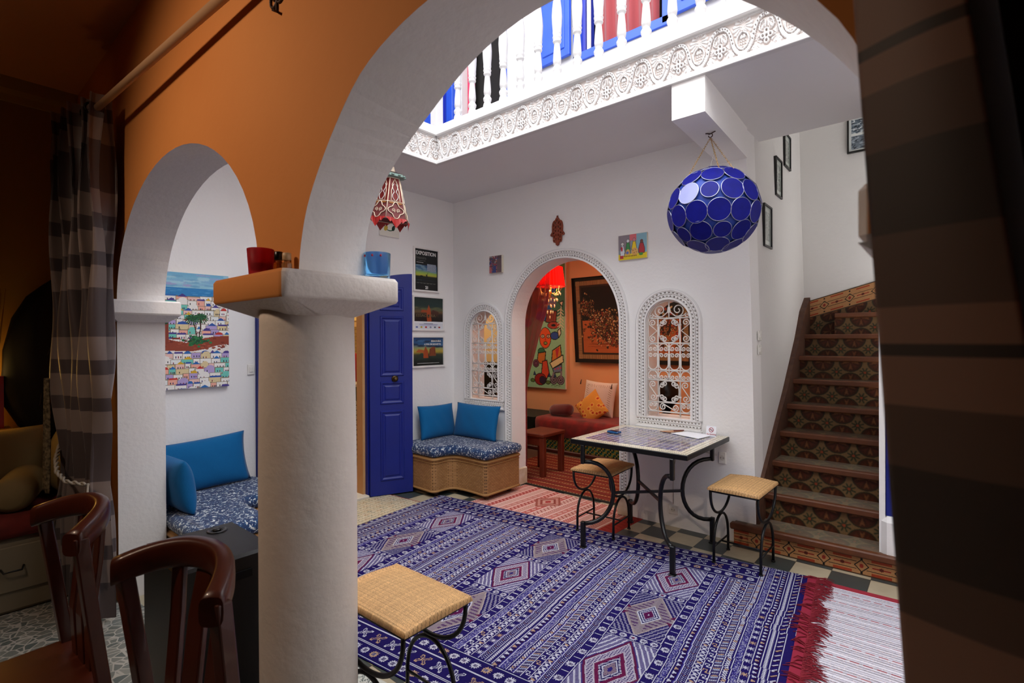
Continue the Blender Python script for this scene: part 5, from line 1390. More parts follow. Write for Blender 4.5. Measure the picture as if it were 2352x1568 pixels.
# white striped rug on the right
def dw(cv):
    cv.rect(0, 0, cv.w, cv.h, '9c98a0')
    y = .05; i = 0
    while y < cv.h:
        cv.rect(0, y, cv.w, y+.011, 'dcd9e2' if i % 2 == 0 else 'cbc7d2'); cv.speck(0, y+.011, cv.w, y+.018, ['8a848c', '9c98a8', 'b8a8a8'], .6)
        if i % 6 == 3:
            for k in range(int(cv.w/.05)): cv.rect(k*.05, y+.010, k*.05+.034, y+.018, '9a5a5e' if i % 12 == 3 else 'a87478')
        y += .019; i += 1
    cv.rect(0, 0, cv.w, .050, '9c3440')
stripe_rug('striped_rug', 'white striped rug with a red edge at the foot of the tiled stairs', .95, 2.1, .005, dw, (3.47, -.292), math.radians(2), .0014)
def dbg(cv):
    cv.rect(0, 0, cv.w, cv.h, 'b3a78e')
    x = 0; i = 0
    while x < cv.w:
        y = 0
        while y < cv.h:
            cv.poly([(x+.02, y), (x+.038, y+.03), (x+.02, y+.06), (x+.002, y+.03)], ['8c8c7c', 'a39a84', '947a5c', '7c7f74'][(i+int(y*31)) % 4]); cv.poly([(x+.02, y+.014), (x+.029, y+.03), (x+.02, y+.046), (x+.011, y+.03)], 'b8ae9a'); y += .066
        cv.rect(x, 0, x+.004, cv.h, 'd0c8b8'); x += .044; i += 1
    cv.speck(0, 0, cv.w, cv.h, ['a89c84', 'c4baa4'], .25)
    cv.rect(0, 0, cv.w, .010, '8c3c44')
stripe_rug('beige_kilim', 'small beige patterned kilim in front of the open blue kitchen door', .50, .95, .005, dbg, (-.0, -.93), math.radians(6), .0075)
def dpk(cv):
    cv.rect(0, 0, cv.w, cv.h, 'b4706c'); x = 0; i = 0
    cols = ['b8746c', 'bc8a7e', 'b0605a', 'c29a90', 'b88078']
    while x < cv.w:
        cv.rect(x, 0, x+.07, cv.h, cols[i % 5]); y = 0
        while y < cv.h:
            if i % 3 == 0: cv.line([(x+.01, y), (x+.035, y+.02), (x+.06, y)], .006, 'c9a49a'); y += .026
            elif i % 3 == 1: cv.poly([(x+.035, y), (x+.055, y+.03), (x+.035, y+.06), (x+.015, y+.03)], 'c2968c'); y += .07
            else: cv.line([(x+.01, y), (x+.06, y+.03)], .007, '8c3c3c'); cv.line([(x+.01, y+.02), (x+.06, y+.05)], .005, 'cba89e'); y += .045
        cv.rect(x-.006, 0, x+.006, cv.h, 'e4ccc8'); x += .075; i += 1
    for r, c in ((.16, '94544a'), (.13, 'b8847a'), (.10, '8c4840'), (.07, 'c09488'), (.035, '9c3838')):
        cv.poly([(.52, .28-r*1.1), (.52+r*.9, .28), (.52, .28+r*1.1), (.52-r*.9, .28)], c)
    cv.rect(cv.w-.14, 0, cv.w, cv.h, '9c3a34')
    y = 0
    while y < cv.h: cv.line([(cv.w-.13, y), (cv.w-.03, y+.03)], .008, '843028'); y += .05
stripe_rug('pink_kilim', 'faded pink and red striped kilim lying before the arched doorway', 1.36, .82, .005, dpk, (.86, .17), math.radians(-3), .0014)
def dal(cv):
    cv.rect(0, 0, cv.w, cv.h, '8c3c2c'); y = 0; i = 0
    while y < cv.h:
        cv.rect(0, y, cv.w, y+.03, ['74302a', '642822', '7c3c2c', '6c2c24'][i % 4]); x = 0
        while x < cv.w:
            if i % 3 == 0: cv.poly([(x, y), (x+.03, y+.015), (x, y+.03)], 'a08058')
            elif i % 3 == 2: cv.rect(x, y+.008, x+.014, y+.014, '6c5040')
            x += .035
        y += .036; i += 1
stripe_rug('red_kilim', 'dark red kilim on the floor of the room behind the arch', 2.3, 1.22, .006, dal, (.2, 1.42), 0, .005)
mb = recenter(MB().box(.80, 2.03, .165, .205, .0045, .0085).build('threshold_strip', dark)); tag(mb, 'thin dark strip across the floor in the arched doorway', 'threshold strip')
def dlc(cv):
    cv.rect(0, 0, cv.w, cv.h, 'c9c9c0'); y = .02; i = 0
    while y < cv.h:
        x = 0
        while x < cv.w: cv.line([(x, y), (x+.018, y+.03), (x+.036, y)], .004, '5c6460'); cv.line([(x, y+.012), (x+.018, y+.042), (x+.036, y+.012)], .003, '8a908a'); x += .036
        cv.rect(0, y+.05, cv.w, y+.054, '6c7470'); y += .065
stripe_rug('zigzag_mat', 'white mat with grey zigzags showing beside the foreground stool', .7, .5, .005, dlc, (1.70, -2.585), math.radians(6.5), .003)

# ================================================================== staircase
def stair_tile(nx_, ny_, res=.004, cell=.20, z='8c5a2c'):
    cv = Cv(nx_, ny_, res, '80623e')
    i = -1
    while i*cell < nx_+cell:
        for j in range(-1, int(ny_/cell)+2):
            cx, cy = i*cell, j*.165+.008
            cv.ell(cx, cy, .084, .080, '1e2a1a'); cv.ell(cx, cy, .077, .073, '46200f'); 
            for a in range(0, 360, 45):
                q = math.radians(a); cv.poly([(cx, cy), (cx+.068*math.cos(q-.22), cy+.068*math.sin(q-.22)), (cx+.05*math.cos(q), cy+.05*math.sin(q)), (cx+.068*math.cos(q+.22), cy+.068*math.sin(q+.22))], ['7c4c28', '5c2814'][a//45 % 2])
            cv.line([(cx, cy-.08), (cx, cy+.08)], .002, '8c7450')
            fx, fy = cx+cell/2, cy+.0825
            for a in range(0, 360, 45):
                q = math.radians(a+22); cv.line([(fx+.012*math.cos(q), fy+.012*math.sin(q)), (fx+.038*math.cos(q), fy+.038*math.sin(q))], .010, '26331f')
            cv.ell(fx, fy, .010, .010, '9c4424')
        i += 1
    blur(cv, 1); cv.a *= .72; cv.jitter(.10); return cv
def border_tile(w, h, res=.004):
    cv = Cv(w, h, res, 'ac7c50'); cv.rect(0, 0, w, .008, '4a3424'); cv.rect(0, h-.008, w, h, '4a3424')
    x = -.05
    while x < w:
        m = h/2
        for s in (-1, 1): cv.rect(x+.05, m+s*(h*.36)-.007, x+.15, m+s*(h*.36)+.007, '9a3c20'); cv.ell(x, m+s*h*.36, .007, .007, '201c18')
        cv.line([(x-.035, m), (x, m-.034), (x+.035, m), (x, m+.034), (x-.035, m)], .006, '1c1c18')
        cv.line([(x+.03, m-.022), (x+.17, m-.022)], .005, '1c1c18'); cv.line([(x+.03, m+.022), (x+.17, m+.022)], .005, '1c1c18')
        cv.ell(x, m, .012, .012, '8c2c20'); cv.line([(x+.06, m), (x+.14, m)], .010, '8c2c20'); cv.ell(x+.10, m, .012, .010, '5a2018')
        x += .20
    cv.jitter(.1); return cv
ST = thing('staircase', 'steep staircase with patterned tile risers and worn wooden nosings', 'staircase', (3.07, -.07, 0))
tile_m = mat('encaustic_tile', 'ffffff', .5, attr=True, spec=.3)
nose = mat('nosing_wood', '66381c', .5, vary=(14, .5, '482a18'), bump=(30, .3, .004))
rise = .19
zs = [.155] + [.345+rise*k for k in range(0, 8)]; ys = [-.07+.225*k for k in range(8)] + [1.60]
for k in range(9):
    x0, x1 = (3.06, 3.765); 
    if k == 0: x0, x1 = 2.93, 3.93
    if k == 8: x0 = 3.30
    zb = 0 if k == 0 else zs[k-1]; y = ys[k]; yn = ys[k+1]+.02 if k < 7 else 1.75
    st = MB().box(x0, x1, y+.022, max(yn, y+.05), zb-.02 if k else 0, zs[k]-.003, 0).build('step_body', mat('step_masonry', '6a4a34', .8), ST)
    MB().bev(x0-(.0 if k else .02), x1, y-.012, y+.040, zs[k]-.042, zs[k]+.002, .008).build('nosing', nose, ST)
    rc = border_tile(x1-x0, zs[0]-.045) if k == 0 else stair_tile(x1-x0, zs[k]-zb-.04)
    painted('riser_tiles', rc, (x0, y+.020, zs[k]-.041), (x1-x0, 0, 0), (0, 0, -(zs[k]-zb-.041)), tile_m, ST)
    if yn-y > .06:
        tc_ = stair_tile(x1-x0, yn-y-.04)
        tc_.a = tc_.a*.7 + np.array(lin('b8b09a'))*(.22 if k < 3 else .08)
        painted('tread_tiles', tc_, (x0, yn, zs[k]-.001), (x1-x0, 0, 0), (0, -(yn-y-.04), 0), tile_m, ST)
# tiled strings
mb = MB(); side = []
poly = [(.01, 0)] + [(.01, .30), (.03, .36), (.155, .47), (.83, 1.03), (1.28, 1.44), (1.52, 1.70), (1.75, 1.84), (1.75, 1.2), (.4, 0)]
mb.prism([(a, b) for a, b in poly], 3.0, 3.082, YZ); mb.build('tiled_string', mat('string_tile', '4a2c20', .6, vary=(18, .7, '63432e'), bump=(20, .3, .006)), ST)
bc = border_tile(1.2, .16)
def skew(U, V, H): return (3.05+U*1.2, 1.742+0*U, 1.80+U*1.2*.29-V*.165)
grid_obj('tiled_skirting', skew, bc.nx, bc.ny, bc.a, tile_m, ST)
tw = stair_tile(1.2, .36)
grid_obj('tiled_dado', lambda U, V, H: (3.05+U*1.2, 1.743+0*U, 1.635+U*1.2*.29-V*.36), tw.nx, tw.ny, tw.a, tile_m, ST)
# worn plaster lump and blue cupboard door right of the stairs
bd = thing('cupboard_door', 'blue cupboard door to the right of the stairs, mostly hidden by the curtain', 'door', (4.0, .0, .375))
MB().bev(3.797, 4.5, -.004, .028, .378, 2.1, .004).build('door_board', bluepaint, bd)
MB().bev(3.86, 4.44, -.010, 0, .45, 1.15, .004).build('raised_panel', bluepaint, bd)

# ---- framed photographs up the stairs
def stair_frame(label, y0, y1, z0, z1):
    xw = 3.065-.063*z0/2.94-.0
    t = thing('picture_frame', label, 'picture', (xw, (y0+y1)/2, z0), 'black framed pictures on the stair side wall')
    zc = (z0+z1)/2; x = float(np.interp(zc, [0, 1.5, 2.94, 4.4], [3.065, 3.04, 3.002, 2.985]))-.012
    cv = Cv(y1-y0-.03, z1-z0-.03, .004, 'c8d0c8'); cv.rect(.03, .04, cv.w-.03, cv.h-.04, '8c9890'); cv.speck(.03, .04, cv.w-.03, cv.h-.04, ['5c6460', 'a4aca4', '788078'], .7); blur(cv, 2)
    MB().prism([(y0, z0), (y1, z0), (y1, z1), (y0, z1)], x+.03, x-.012, YZ, holes=[[(y0+.014, z0+.014), (y1-.014, z0+.014), (y1-.014, z1-.014), (y0+.014, z1-.014)]]).build('frame', mat('black_frame', '141210', .4), t)
    MB().box(x-.008, x+.018, y0+.008, y1-.008, z0+.008, z1-.008).build('backing_board', mat('backing_board'), t)
    painted('print', cv, (x+.0195, y0+.012, z1-.012), (0, y1-y0-.024, 0), (0, 0, -(z1-z0-.024)), mat('glazed_print', 'ffffff', .12, attr=True, coat=.5), t)
stair_frame('black framed picture, lowest of the three climbing the stair side wall', .358, .578, 2.150, 2.475)
stair_frame('black framed picture, middle of the three climbing the stair side wall', .760, .960, 2.622, 2.94)
stair_frame('black framed picture, highest of the three climbing the stair side wall', 1.08, 1.30, 2.945, 3.24)
t = thing('picture_frame', 'black framed pair of sea photographs, alone on the wall above the stairs', 'picture', (3.5, 1.75, 3.13))
x0, x1, z0, z1 = 3.385, 3.72, 3.13, 3.455
MB().prism([(x0, z0), (x1, z0), (x1, z1), (x0, z1)], 1.722, 1.75, XZ, holes=[[(x0+.013, z0+.013), (x1-.013, z0+.013), (x1-.013, z1-.013), (x0+.013, z1-.013)]]).build('frame', mat('black_frame'), t)
MB().box(x0+.008, x1-.008, 1.733, 1.748, z0+.008, z1-.008).build('backing_board', mat('backing_board'), t)
cv = Cv(.31, .30, .004, 'd4dad8'); cv.rect(.02, .02, .29, .14, '6c7884'); cv.rect(.02, .165, .29, .285, '707c88')
for k in range(160): cv.ell(.02+RNG.rand()*.27, .02+RNG.rand()*.12, .014, .004, ['2c343c', 'a8b4bc', '50606c', 'd4dce0'][k % 4], rot=RNG.randn()*.4); cv.ell(.02+RNG.rand()*.27, .17+RNG.rand()*.11, .014, .004, ['343c44', 'a0acb8', '58646c'][k % 3], rot=RNG.randn()*.3)
cv.rect(0, 0, .31, .018, 'd4dad8'); cv.rect(0, .145, .31, .163, 'dfe3e0'); cv.rect(0, .286, .31, .3, 'd4dad8'); cv.rect(0, 0, .018, .3, 'd4dad8')
painted('print', cv, (x0+.012, 1.7315, z1-.012), (x1-x0-.024, 0, 0), (0, 0, -(z1-z0-.024)), mat('glazed_print'), t)
# ================================================================== room behind the arch
def cloth_drape(name, m, x0, x1, y, z0, z1, folds, amp, parent, shape=None, nu=90, nv=40, th=.004):
    vs = []
    for s in (0, 1):
        for j in range(nv+1):
            for i in range(nu+1):
                u, v = i/nu, j/nv
                a, b = (x0, x1) if shape is None else shape(v)
                x = a+(b-a)*u; vs.append((x, y+amp*math.sin(2*PI*folds*u+.6*math.sin(3*v))+s*th, z1-(z1-z0)*v))
    n = (nu+1)*(nv+1); fs = []
    for j in range(nv):
        for i in range(nu):
            a = j*(nu+1)+i; fs.append((a, a+1, a+nu+2, a+nu+1)); fs.append((n+a, n+a+nu+1, n+a+nu+2, n+a+1))
    for i in range(nu): fs.append((i, n+i, n+i+1, i+1)); a = nv*(nu+1)+i; fs.append((a, a+1, n+a+1, n+a))
    for j in range(nv): a = j*(nu+1); fs.append((a, a+nu+1, n+a+nu+1, n+a)); a += nu; fs.append((a, n+a, n+a+nu+1, a+nu+1))
    return MB().add(vs, fs, 0, True).build(name, m, parent, smooth=True)
redc = mat('red_voile', '981420', .75, alpha=.66, bump=(60, .2, .003), sheen=.3)
T = thing('red_curtain', 'sheer dark red curtain drawn to the left inside the arched doorway', 'curtain', (.75, .40, 0))
def shp(v):
    z = 2.6*(1-v); r = np.interp(z, [0, .9, 1.08, 1.29, 1.59, 1.716, 1.914, 2.6], [.69, .685, .72, .795, .89, .95, .985, 1.02]); return (.42, float(r))
cloth_drape('curtain_cloth', redc, 0, 0, .40, .02, 2.6, 7, .018, T, shp)
MB().tube([(.35, .40, 2.62), (2.2, .40, 2.62)], .012, 8).build('curtain_rod', mat('rod_wood', '5a3420', .5), T)
# far wall painting
cv = Cv(.80, 1.82, .006, '8fc49c')
def S_(x, z): return ((x+.83), 2.58-z)
cv.rect(0, 0, .8, .3, '5c7c3c'); cv.rect(.0, .3, .8, .8, '3c6c50')
for k in range(26): cv.ell(RNG.rand()*.62, RNG.rand()*.9, .05+.05*RNG.rand(), .03+.04*RNG.rand(), ['1c4c8c', 'b83c20', '2c5c3c', 'c87830', '6c5c78', '8c2c2c'][k % 6], rot=RNG.rand()*3)
def oell(x, y, a, b, c, rot=0): cv.ell(x, y, a+.010, b+.010, '1a1614', rot=rot); cv.ell(x, y, a, b, c, rot=rot)
def opoly(p, c, w=.014): cv.poly(p, c); cv.line(p+[p[0]], w, '1a1614')
oell(.42, .78, .14, .07, '1c4890'); opoly([(.48, .70), (.66, .72), (.64, .90), (.46, .87)], '8c3424')
for k in range(4): cv.line([(.50+k*.035, .72), (.485+k*.035, .87)], .006, '4a1c18')
oell(.60, .92, .10, .045, 'a83c2c'); cv.ell(.60, .92, .04, .018, '1a1614'); oell(.62, 1.07, .07, .05, '2c4c9c')
oell(.45, 1.10, .098, .145, 'e0541c'); oell(.405, 1.075, .028, .020, 'c8b8a0'); oell(.51, 1.075, .028, .020, 'c8b8a0'); cv.ell(.405, 1.075, .010, .010, '141210'); cv.ell(.51, 1.075, .010, .010, '141210')
cv.line([(.455, 1.07), (.45, 1.13), (.47, 1.135)], .007, '5a1c14'); oell(.455, 1.175, .026, .016, '8c9c4c')
oell(.38, 1.30, .06, .05, '2c6c4c'); opoly([(.32, 1.32), (.46, 1.30), (.44, 1.48), (.30, 1.46)], 'b8702c'); oell(.28, 1.47, .05, .05, '6c3c5c'); cv.ring(.28, 1.47, .03, .010, '1a1614')
opoly([(.40, 1.44), (.48, 1.42), (.52, 1.60), (.44, 1.76), (.38, 1.62)], 'c8482c'); oell(.36, 1.70, .10, .08, '8c1c1c'); oell(.40, 1.71, .05, .05, '2c1c3c')
opoly([(.58, 1.28), (.72, 1.20), (.74, 1.38), (.56, 1.46)], 'c87c30'); cv.poly([(.63, 1.27), (.70, 1.23), (.66, 1.42)], 'b82c3c'); opoly([(.53, 1.46), (.76, 1.34), (.77, 1.44), (.58, 1.54)], 'd8d0a0')
opoly([(.58, 1.54), (.74, 1.47), (.74, 1.58), (.60, 1.60)], '6c7c9c')
for k in range(3): cv.ell(.63+k*.045, 1.545-.01*k, .014, .014, 'c83c6c')
for x in (.60, .72): oell(x, 1.70, .058, .058, '7c7080'); cv.ring(x, 1.70, .035, .010, '1a1614'); cv.ell(x, 1.70, .012, .012, '1a1614')
cv.line([(.60, 1.60), (.57, 1.68)], .03, '7c7080'); cv.line([(.73, 1.58), (.73, 1.66)], .03, '7c7080')
cv.line([(.74, .62), (.70, 1.02)], .014, 'd8ceb0')
for k in range(7): cv.line([(.67, .72+k*.045), (.73, .69+k*.045), (.77, .73+k*.045)], .010, 'd8ceb0')
opoly([(.70, .60), (.77, .58), (.75, .66)], 'd8ceb0'); opoly([(.67, 1.0), (.72, .96), (.73, 1.04), (.69, 1.10)], 'd8ceb0')
oell(.30, .50, .08, .10, 'c8641c')
for (x, y) in ((.25, 1.60), (.52, 1.62), (.62, 1.62)): opoly([(x-.02, y+.04), (x, y-.02), (x+.03, y+.04)], '1c3c6c', .006)
for (x, y) in ((.22, 1.72), (.50, 1.74)): oell(x, y, .035, .02, '5c7c3c')
cv.line([(.56, 1.785), (.60, 1.77), (.62, 1.79), (.66, 1.775), (.72, 1.785)], .006, '2c3c2c')
cv.jitter(.08)
t = thing('figure_painting', 'tall bright painting of an orange face and cartoon shapes, partly behind the red curtain', 'painting', (-.43, 2.2, .74))
MB().box(-.83, -.03, 2.165, 2.198, .745, 2.585).build('stretched_canvas', mat('canvas_edge'), t)
painted('picture', cv, (-.83, 2.164, 2.58), (.80, 0, 0), (0, 0, -1.83), mat('painted_canvas'), t)
# tapestry
cv = Cv(1.72, 1.18, .0042, '100c0a')
cv.rect(.05, .05, 1.67, 1.13, '6a4a2c'); 
for k in range(int(1.6/.016)): cv.rect(.05+k*.016, .055, .058+k*.016, .11, 'a08058'); cv.rect(.05+k*.016, 1.07, .058+k*.016, 1.125, 'a08058')
for k in range(int(1.1/.016)): cv.rect(.055, .05+k*.016, .11, .058+k*.016, 'a08058'); cv.rect(1.61, .05+k*.016, 1.665, .058+k*.016, 'a08058')
cv.rect(.115, .115, 1.605, 1.065, '2c2018'); cv.rect(.14, .14, 1.58, 1.04, '0d0b0a'); cv.rect(.14, .60, 1.58, 1.04, 'a4582c')
for k in range(26): y = .62+RNG.rand()*.40; cv.line([(.14+RNG.rand()*.3, y), (.6+RNG.rand()*.9, y+.004)], .004, '7c3c1c')
cv.poly([(.14, .60), (.14, .75), (.30, .66), (.45, .60)], 'a4582c')
def blobs(n, fx, fy, cols, s=.02):
    for k in range(n):
        x, y, a, b, r = fx(), fy(), s*(.4+.8*RNG.rand()), s*(.25+.4*RNG.rand()), RNG.rand()*3; cv.ell(x, y, a+.005, b+.005, '1c120c', rot=r); cv.ell(x, y, a, b, cols[k % len(cols)], rot=r)
gold = ['8c6a3c', 'a88858', '3a2416', '7c3c20', 'b49c70', '6c4c28', '2a1a12', '8c3020', '4a2c1c', '6a4424', '94582c']
blobs(220, lambda: .22+RNG.randn()*.05, lambda: .42+RNG.randn()*.06, gold, .018)
blobs(900, lambda: .62+RNG.randn()*.16, lambda: .70+RNG.randn()*.09, gold, .020); blobs(300, lambda: .45+RNG.randn()*.08, lambda: .58+RNG.randn()*.05, gold, .018)
blobs(350, lambda: .80+RNG.randn()*.12, lambda: .84+RNG.randn()*.06, gold, .020); blobs(500, lambda: 1.20+RNG.randn()*.18, lambda: .70+RNG.randn()*.12, gold, .022)
cv.poly([(.82, .40), (1.15, .38), (1.20, .62), (1.10, .72), (.92, .66)], 'a83420'); blobs(160, lambda: 1.0+RNG.randn()*.08, lambda: .52+RNG.randn()*.06, ['c87c3c', 'e0b878', '7c2c1c', 'c83c24'], .016)
cv.ell(.80, .22, .10, .05, 'b0503a', half='top'); blobs(60, lambda: .80+RNG.randn()*.045, lambda: .22+RNG.randn()*.02, ['d89c5c', 'a8442c', 'e4c08c'], .012); cv.line([(.80, .22), (.80, .40)], .008, 'c8a878'); cv.ell(1.05, .28, .12, .07, 'a8482c', half='top')
for k in range(120): cv.ell(.3+RNG.rand()*1.1, .45+RNG.rand()*.5, .004, .004, 'f8ecd0')
t = thing('embroidered_tapestry', 'large dark embroidered tapestry with a gold procession scene on the orange wall', 'tapestry', (.98, 2.2, 1.12))
def tapfn(U, V, H):
    return (.085+U*1.70+.065*V*(1-U), 2.172+.008*np.sin(U*20)*V-H, 2.30-V*1.165)
grid_obj('embroidered_cloth', tapfn, cv.nx, cv.ny, cv.a, mat('embroidery', 'ffffff', .75, attr=True), t, skirt=-.02)
MB().tube([(.07, 2.185, 2.29), (1.80, 2.185, 2.29)], .010, 8).build('hanging_rod', dark, t)
# chandelier
Cc = Vector((.56, 1.0, 2.10)); CH = thing('chandelier', 'small crystal chandelier glowing under a pleated red lampshade', 'chandelier', tuple(Cc))
n = 60; vs = []
for (r, z) in ((.145, .19), (.172, -.035), (.168, -.035), (.141, .19)):
    for k in range(n): a = 2*PI*k/n; q = r*(1+.03*(k % 2)); vs.append((Cc.x+q*math.cos(a), Cc.y+q*math.sin(a), Cc.z+z))
shade = mat('red_silk_shade', 'e01c20', .7, alpha=1, emit='f0140e', estr=.12)
nt = shade.node_tree; tr = nt.nodes.new('ShaderNodeBsdfTranslucent'); tr.inputs['Color'].default_value = (1, .05, .03, 1); mxs = nt.nodes.new('ShaderNodeMixShader'); mxs.inputs[0].default_value = .75
outn = nt.nodes['Material Output']; nt.links.new(nt.nodes['Principled BSDF'].outputs[0], mxs.inputs[1]); nt.links.new(tr.outputs[0], mxs.inputs[2]); nt.links.new(mxs.outputs[0], outn.inputs[0])
shd = MB().add(vs, [(l*n+k, l*n+(k+1) % n, (l+1)*n+(k+1) % n, (l+1)*n+k) for l in range(3) for k in range(n)]).build('lamp_shade', shade, CH)
MB().tube([(Cc.x+.179*math.cos(a), Cc.y+.179*math.sin(a), Cc.z-.035) for a in [2*PI*k/40 for k in range(40)]], .004, 5, True).build('shade_trim', mat('shade_trim', '8c0c10', .6), shd)
gm = mat('chandelier_brass', 'd8a860', .25, metal=.9); crys = mat('crystal', 'f4dcb8', .08, spec=1, emit='ffb860', estr=.25)
MB().tube([Cc+Vector((0, 0, .70)), Cc+Vector((0, 0, -.12))], .006, 8).build('stem', gm, CH)
MB().lathe([(0, -.18), (.02, -.16), (.012, -.13), (.03, -.11), (.010, -.08), (0, -.07)], tuple(Cc), 16, cap=False).build('turned_body', gm, CH)
bulb = mat('lamp_bulb', 'fff0c0', .4, emit='ffc860', estr=45)
for k in range(4):
    a = 2*PI*k/4+.5; d = Vector((math.cos(a), math.sin(a), 0))
    MB().tube([Cc+Vector((0, 0, -.10)), Cc+d*.06+Vector((0, 0, -.125)), Cc+d*.105+Vector((0, 0, -.09)), Cc+d*.11+Vector((0, 0, -.03))], .0045, 6).build('arm', gm, CH)
    MB().lathe([(.0, 0), (.010, .012), (.013, .03), (.006, .055), (0, .07)], tuple(Cc+d*.11+Vector((0, 0, -.01))), 12, cap=False).build('bulb', bulb, CH)
def drop(p, l=.03, r=.009): return MB().lathe([(0, 0), (r, -l*.35), (r*.8, -l*.6), (0, -l)], tuple(p), 6, cap=False, smooth=False).build('crystal_drop', crys, CH)
for k in range(12):
    a = 2*PI*k/12; d = Vector((math.cos(a), math.sin(a), 0)); drop(Cc+d*.125+Vector((0, 0, -.085-.02*(k % 2))), .036, .0055); drop(Cc+d*.10+Vector((0, 0, -.11)), .03, .005)
    MB().tube([Cc+d*.125+Vector((0, 0, -.085)), Cc+d*.15+Vector((0, 0, -.04))], .0015, 4).build('crystal_wire', gm, CH)
for l, (r, z, c) in enumerate(((.09, -.17, 8), (.06, -.24, 7), (.035, -.31, 5), (.0, -.37, 1))):
    for k in range(c): a = 2*PI*k/c+l; drop(Cc+Vector((r*math.cos(a), r*math.sin(a), z)), .042, .007)
    if r: MB().tube([Cc+Vector((r*math.cos(a), r*math.sin(a), z+.004)) for a in [2*PI*k/16 for k in range(16)]], .0025, 4, True).build('ring', gm, CH)
# daybed
t = thing('daybed', 'low daybed with a dark red patterned cover along the orange far wall', 'bed', (.7, 1.85, 0))
gc = Cv(2.9, .17, .01, '1c4a3c')
for i in range(gc.nx):
    for j in range(gc.ny):
        gc.a[j, i] = lin(['143c34', '1c5c4c', '6c6c2c', '1a2c30'][(i//2 % 2)+2*(j//2 % 2)]) if (i//2+j//2) % 3 else lin('8a8040')
MB().box(-.65, 2.3, 1.53, 2.19, .04, .22).build('divan_base', mat('divan_fabric', '1a3c34', .8), t)
painted('checked_valance', gc, (-.62, 1.527, .21), (2.9, 0, 0), (0, 0, -.17), rug_m, t)
MB().bev(-.68, 2.3, 1.50, 2.19, 0, .05, .01).build('plinth', mat('dark_red_wood', '4a1c14', .5), t)
cov = mat('red_paisley_cover', '8c1a18', .85, vary=(9, .8, '4c1814'), bump=(60, .2, .004), sheen=.2)
slab_soft(densify([(-.10, 2.18), (-.10, 1.56), (-.05, 1.50), (2.28, 1.50), (2.28, 2.18)], .08), .20, .44, .05, 'mattress_cover', cov, t)
MB().box(-1.0, -.12, 1.55, 2.18, 0, .42).build('dark_end_box', mat('dark_green_box', '141c18', .6), t)
def soft_roll(name, label, c, L, r, m, d=(1, 0, 0)):
    prof = [(0, -L/2), (r*.55, -L/2+.004), (r*.85, -L/2+.02), (r, -L/2+.06), (r*1.02, 0), (r, L/2-.06), (r*.85, L/2-.02), (r*.55, L/2-.004), (0, L/2)]
    D = Vector(d).normalized(); u = Vector((0, 0, 1)); w = D.cross(u)
    o = MB().lathe(prof, (0, 0, 0), 24, fn=lambda x, y, z: tuple(Vector(c)+u*x+w*y+D*z), cap=False).build(name, m); recenter(o); tag(o, label, 'cushion'); return o
soft_roll('bolster', 'small dark red bolster lying on the red daybed', (.20, 1.74, .520), .36, .078, mat('burgundy_velvet', '5c0c14', .9, sheen=.5), (1, -.12, .10))
def panel_mat(nm, fn_):
    return fn_
# patterned pillows : painted front face meshes
def painted_pillow(name, label, w, h, d, loc, xdir, up, cv, group=None):
    """cushion whose weave colours are painted per face"""
    N = min(cv.nx, cv.ny); nx_, ny_ = cv.nx, cv.ny
    x = Vector(xdir).normalized(); z = Vector(up).normalized(); y = z.cross(x).normalized(); z = x.cross(y)
    t = thing(name, label, 'cushion', loc); ORG[t.name] = Vector((0, 0, 0))
    def mk(s):
        def fn(U, V, H):
            u = 2*U-1; v = 1-2*V
            a = np.clip((1-np.abs(u)**2.6)*(1-np.abs(v)**2.6), 0, None)**.55
            X = u*w/2*(1-.07*(1-v*v)*np.abs(u)**3); Z = v*h/2*(1-.07*(1-u*u)*np.abs(v)**3); return (X, s*a*d/2, Z+h/2)
        return fn
    grid_obj('front_cover', mk(-1), nx_, ny_, cv.a, mat('printed_cotton', 'ffffff', .85, attr=True), t, smooth=True)
    c2 = cv.a*0+np.array(cv.a.mean((0, 1))); grid_obj('back_cover', mk(1), nx_, ny_, c2, mat('printed_cotton'), t, smooth=True)
    t.matrix_world = Matrix.Translation(Vector(loc)) @ Matrix((x, y, z)).transposed().to_4x4(); return t
cv = Cv(.46, .46, .005, 'd9cfc8'); cv.rect(.09, .09, .37, .37, 'd4c8c4')
for k in range(14):
    f = .05+k*.027
    for (x, y) in ((f, .05), (f, .38)): cv.line([(x, y), (x+.018, y+.035)], .006, 'a08478')
    for (x, y) in ((.05, f), (.38, f)): cv.line([(x, y), (x+.035, y+.018)], .006, 'a08478')
painted_pillow('cushion', 'white cushion with a hatched border leaning on the orange far wall', .48, .46, .15, (.57, 2.01, .445), (1, 0, -.05), (.05, .22, 1), cv)
tasm = mat('tassel_dark', '4a3838', .8)
for (x, z) in ((.35, .915), (.81, .875)):
    o = recenter(MB().tube([(x, 1.995, z), (x+.003, 1.975, z-.03), (x, 1.97, z-.06)], [.004, .007, .009], 6).build('corner_tassel', tasm)); tag(o, 'small dark tassel at the upper %s corner of the hatched white cushion' % ('left' if x < .5 else 'right'), 'tassel')
cv = Cv(.40, .40, .005, 'dc9c40')
for k in range(26): x, y = RNG.rand()*.4, RNG.rand()*.4; cv.ell(x, y, .032, .030, 'e8bc5c'); cv.ell(x, y, .020, .018, 'd05c28'); cv.ell(x, y, .009, .008, 'b83c20')
painted_pillow('cushion', 'yellow floral cushion set on its corner before the white cushion', .37, .36, .12, (.70, 1.83, .43), (.75, .15, .62), (-.62, .18, .75), cv)
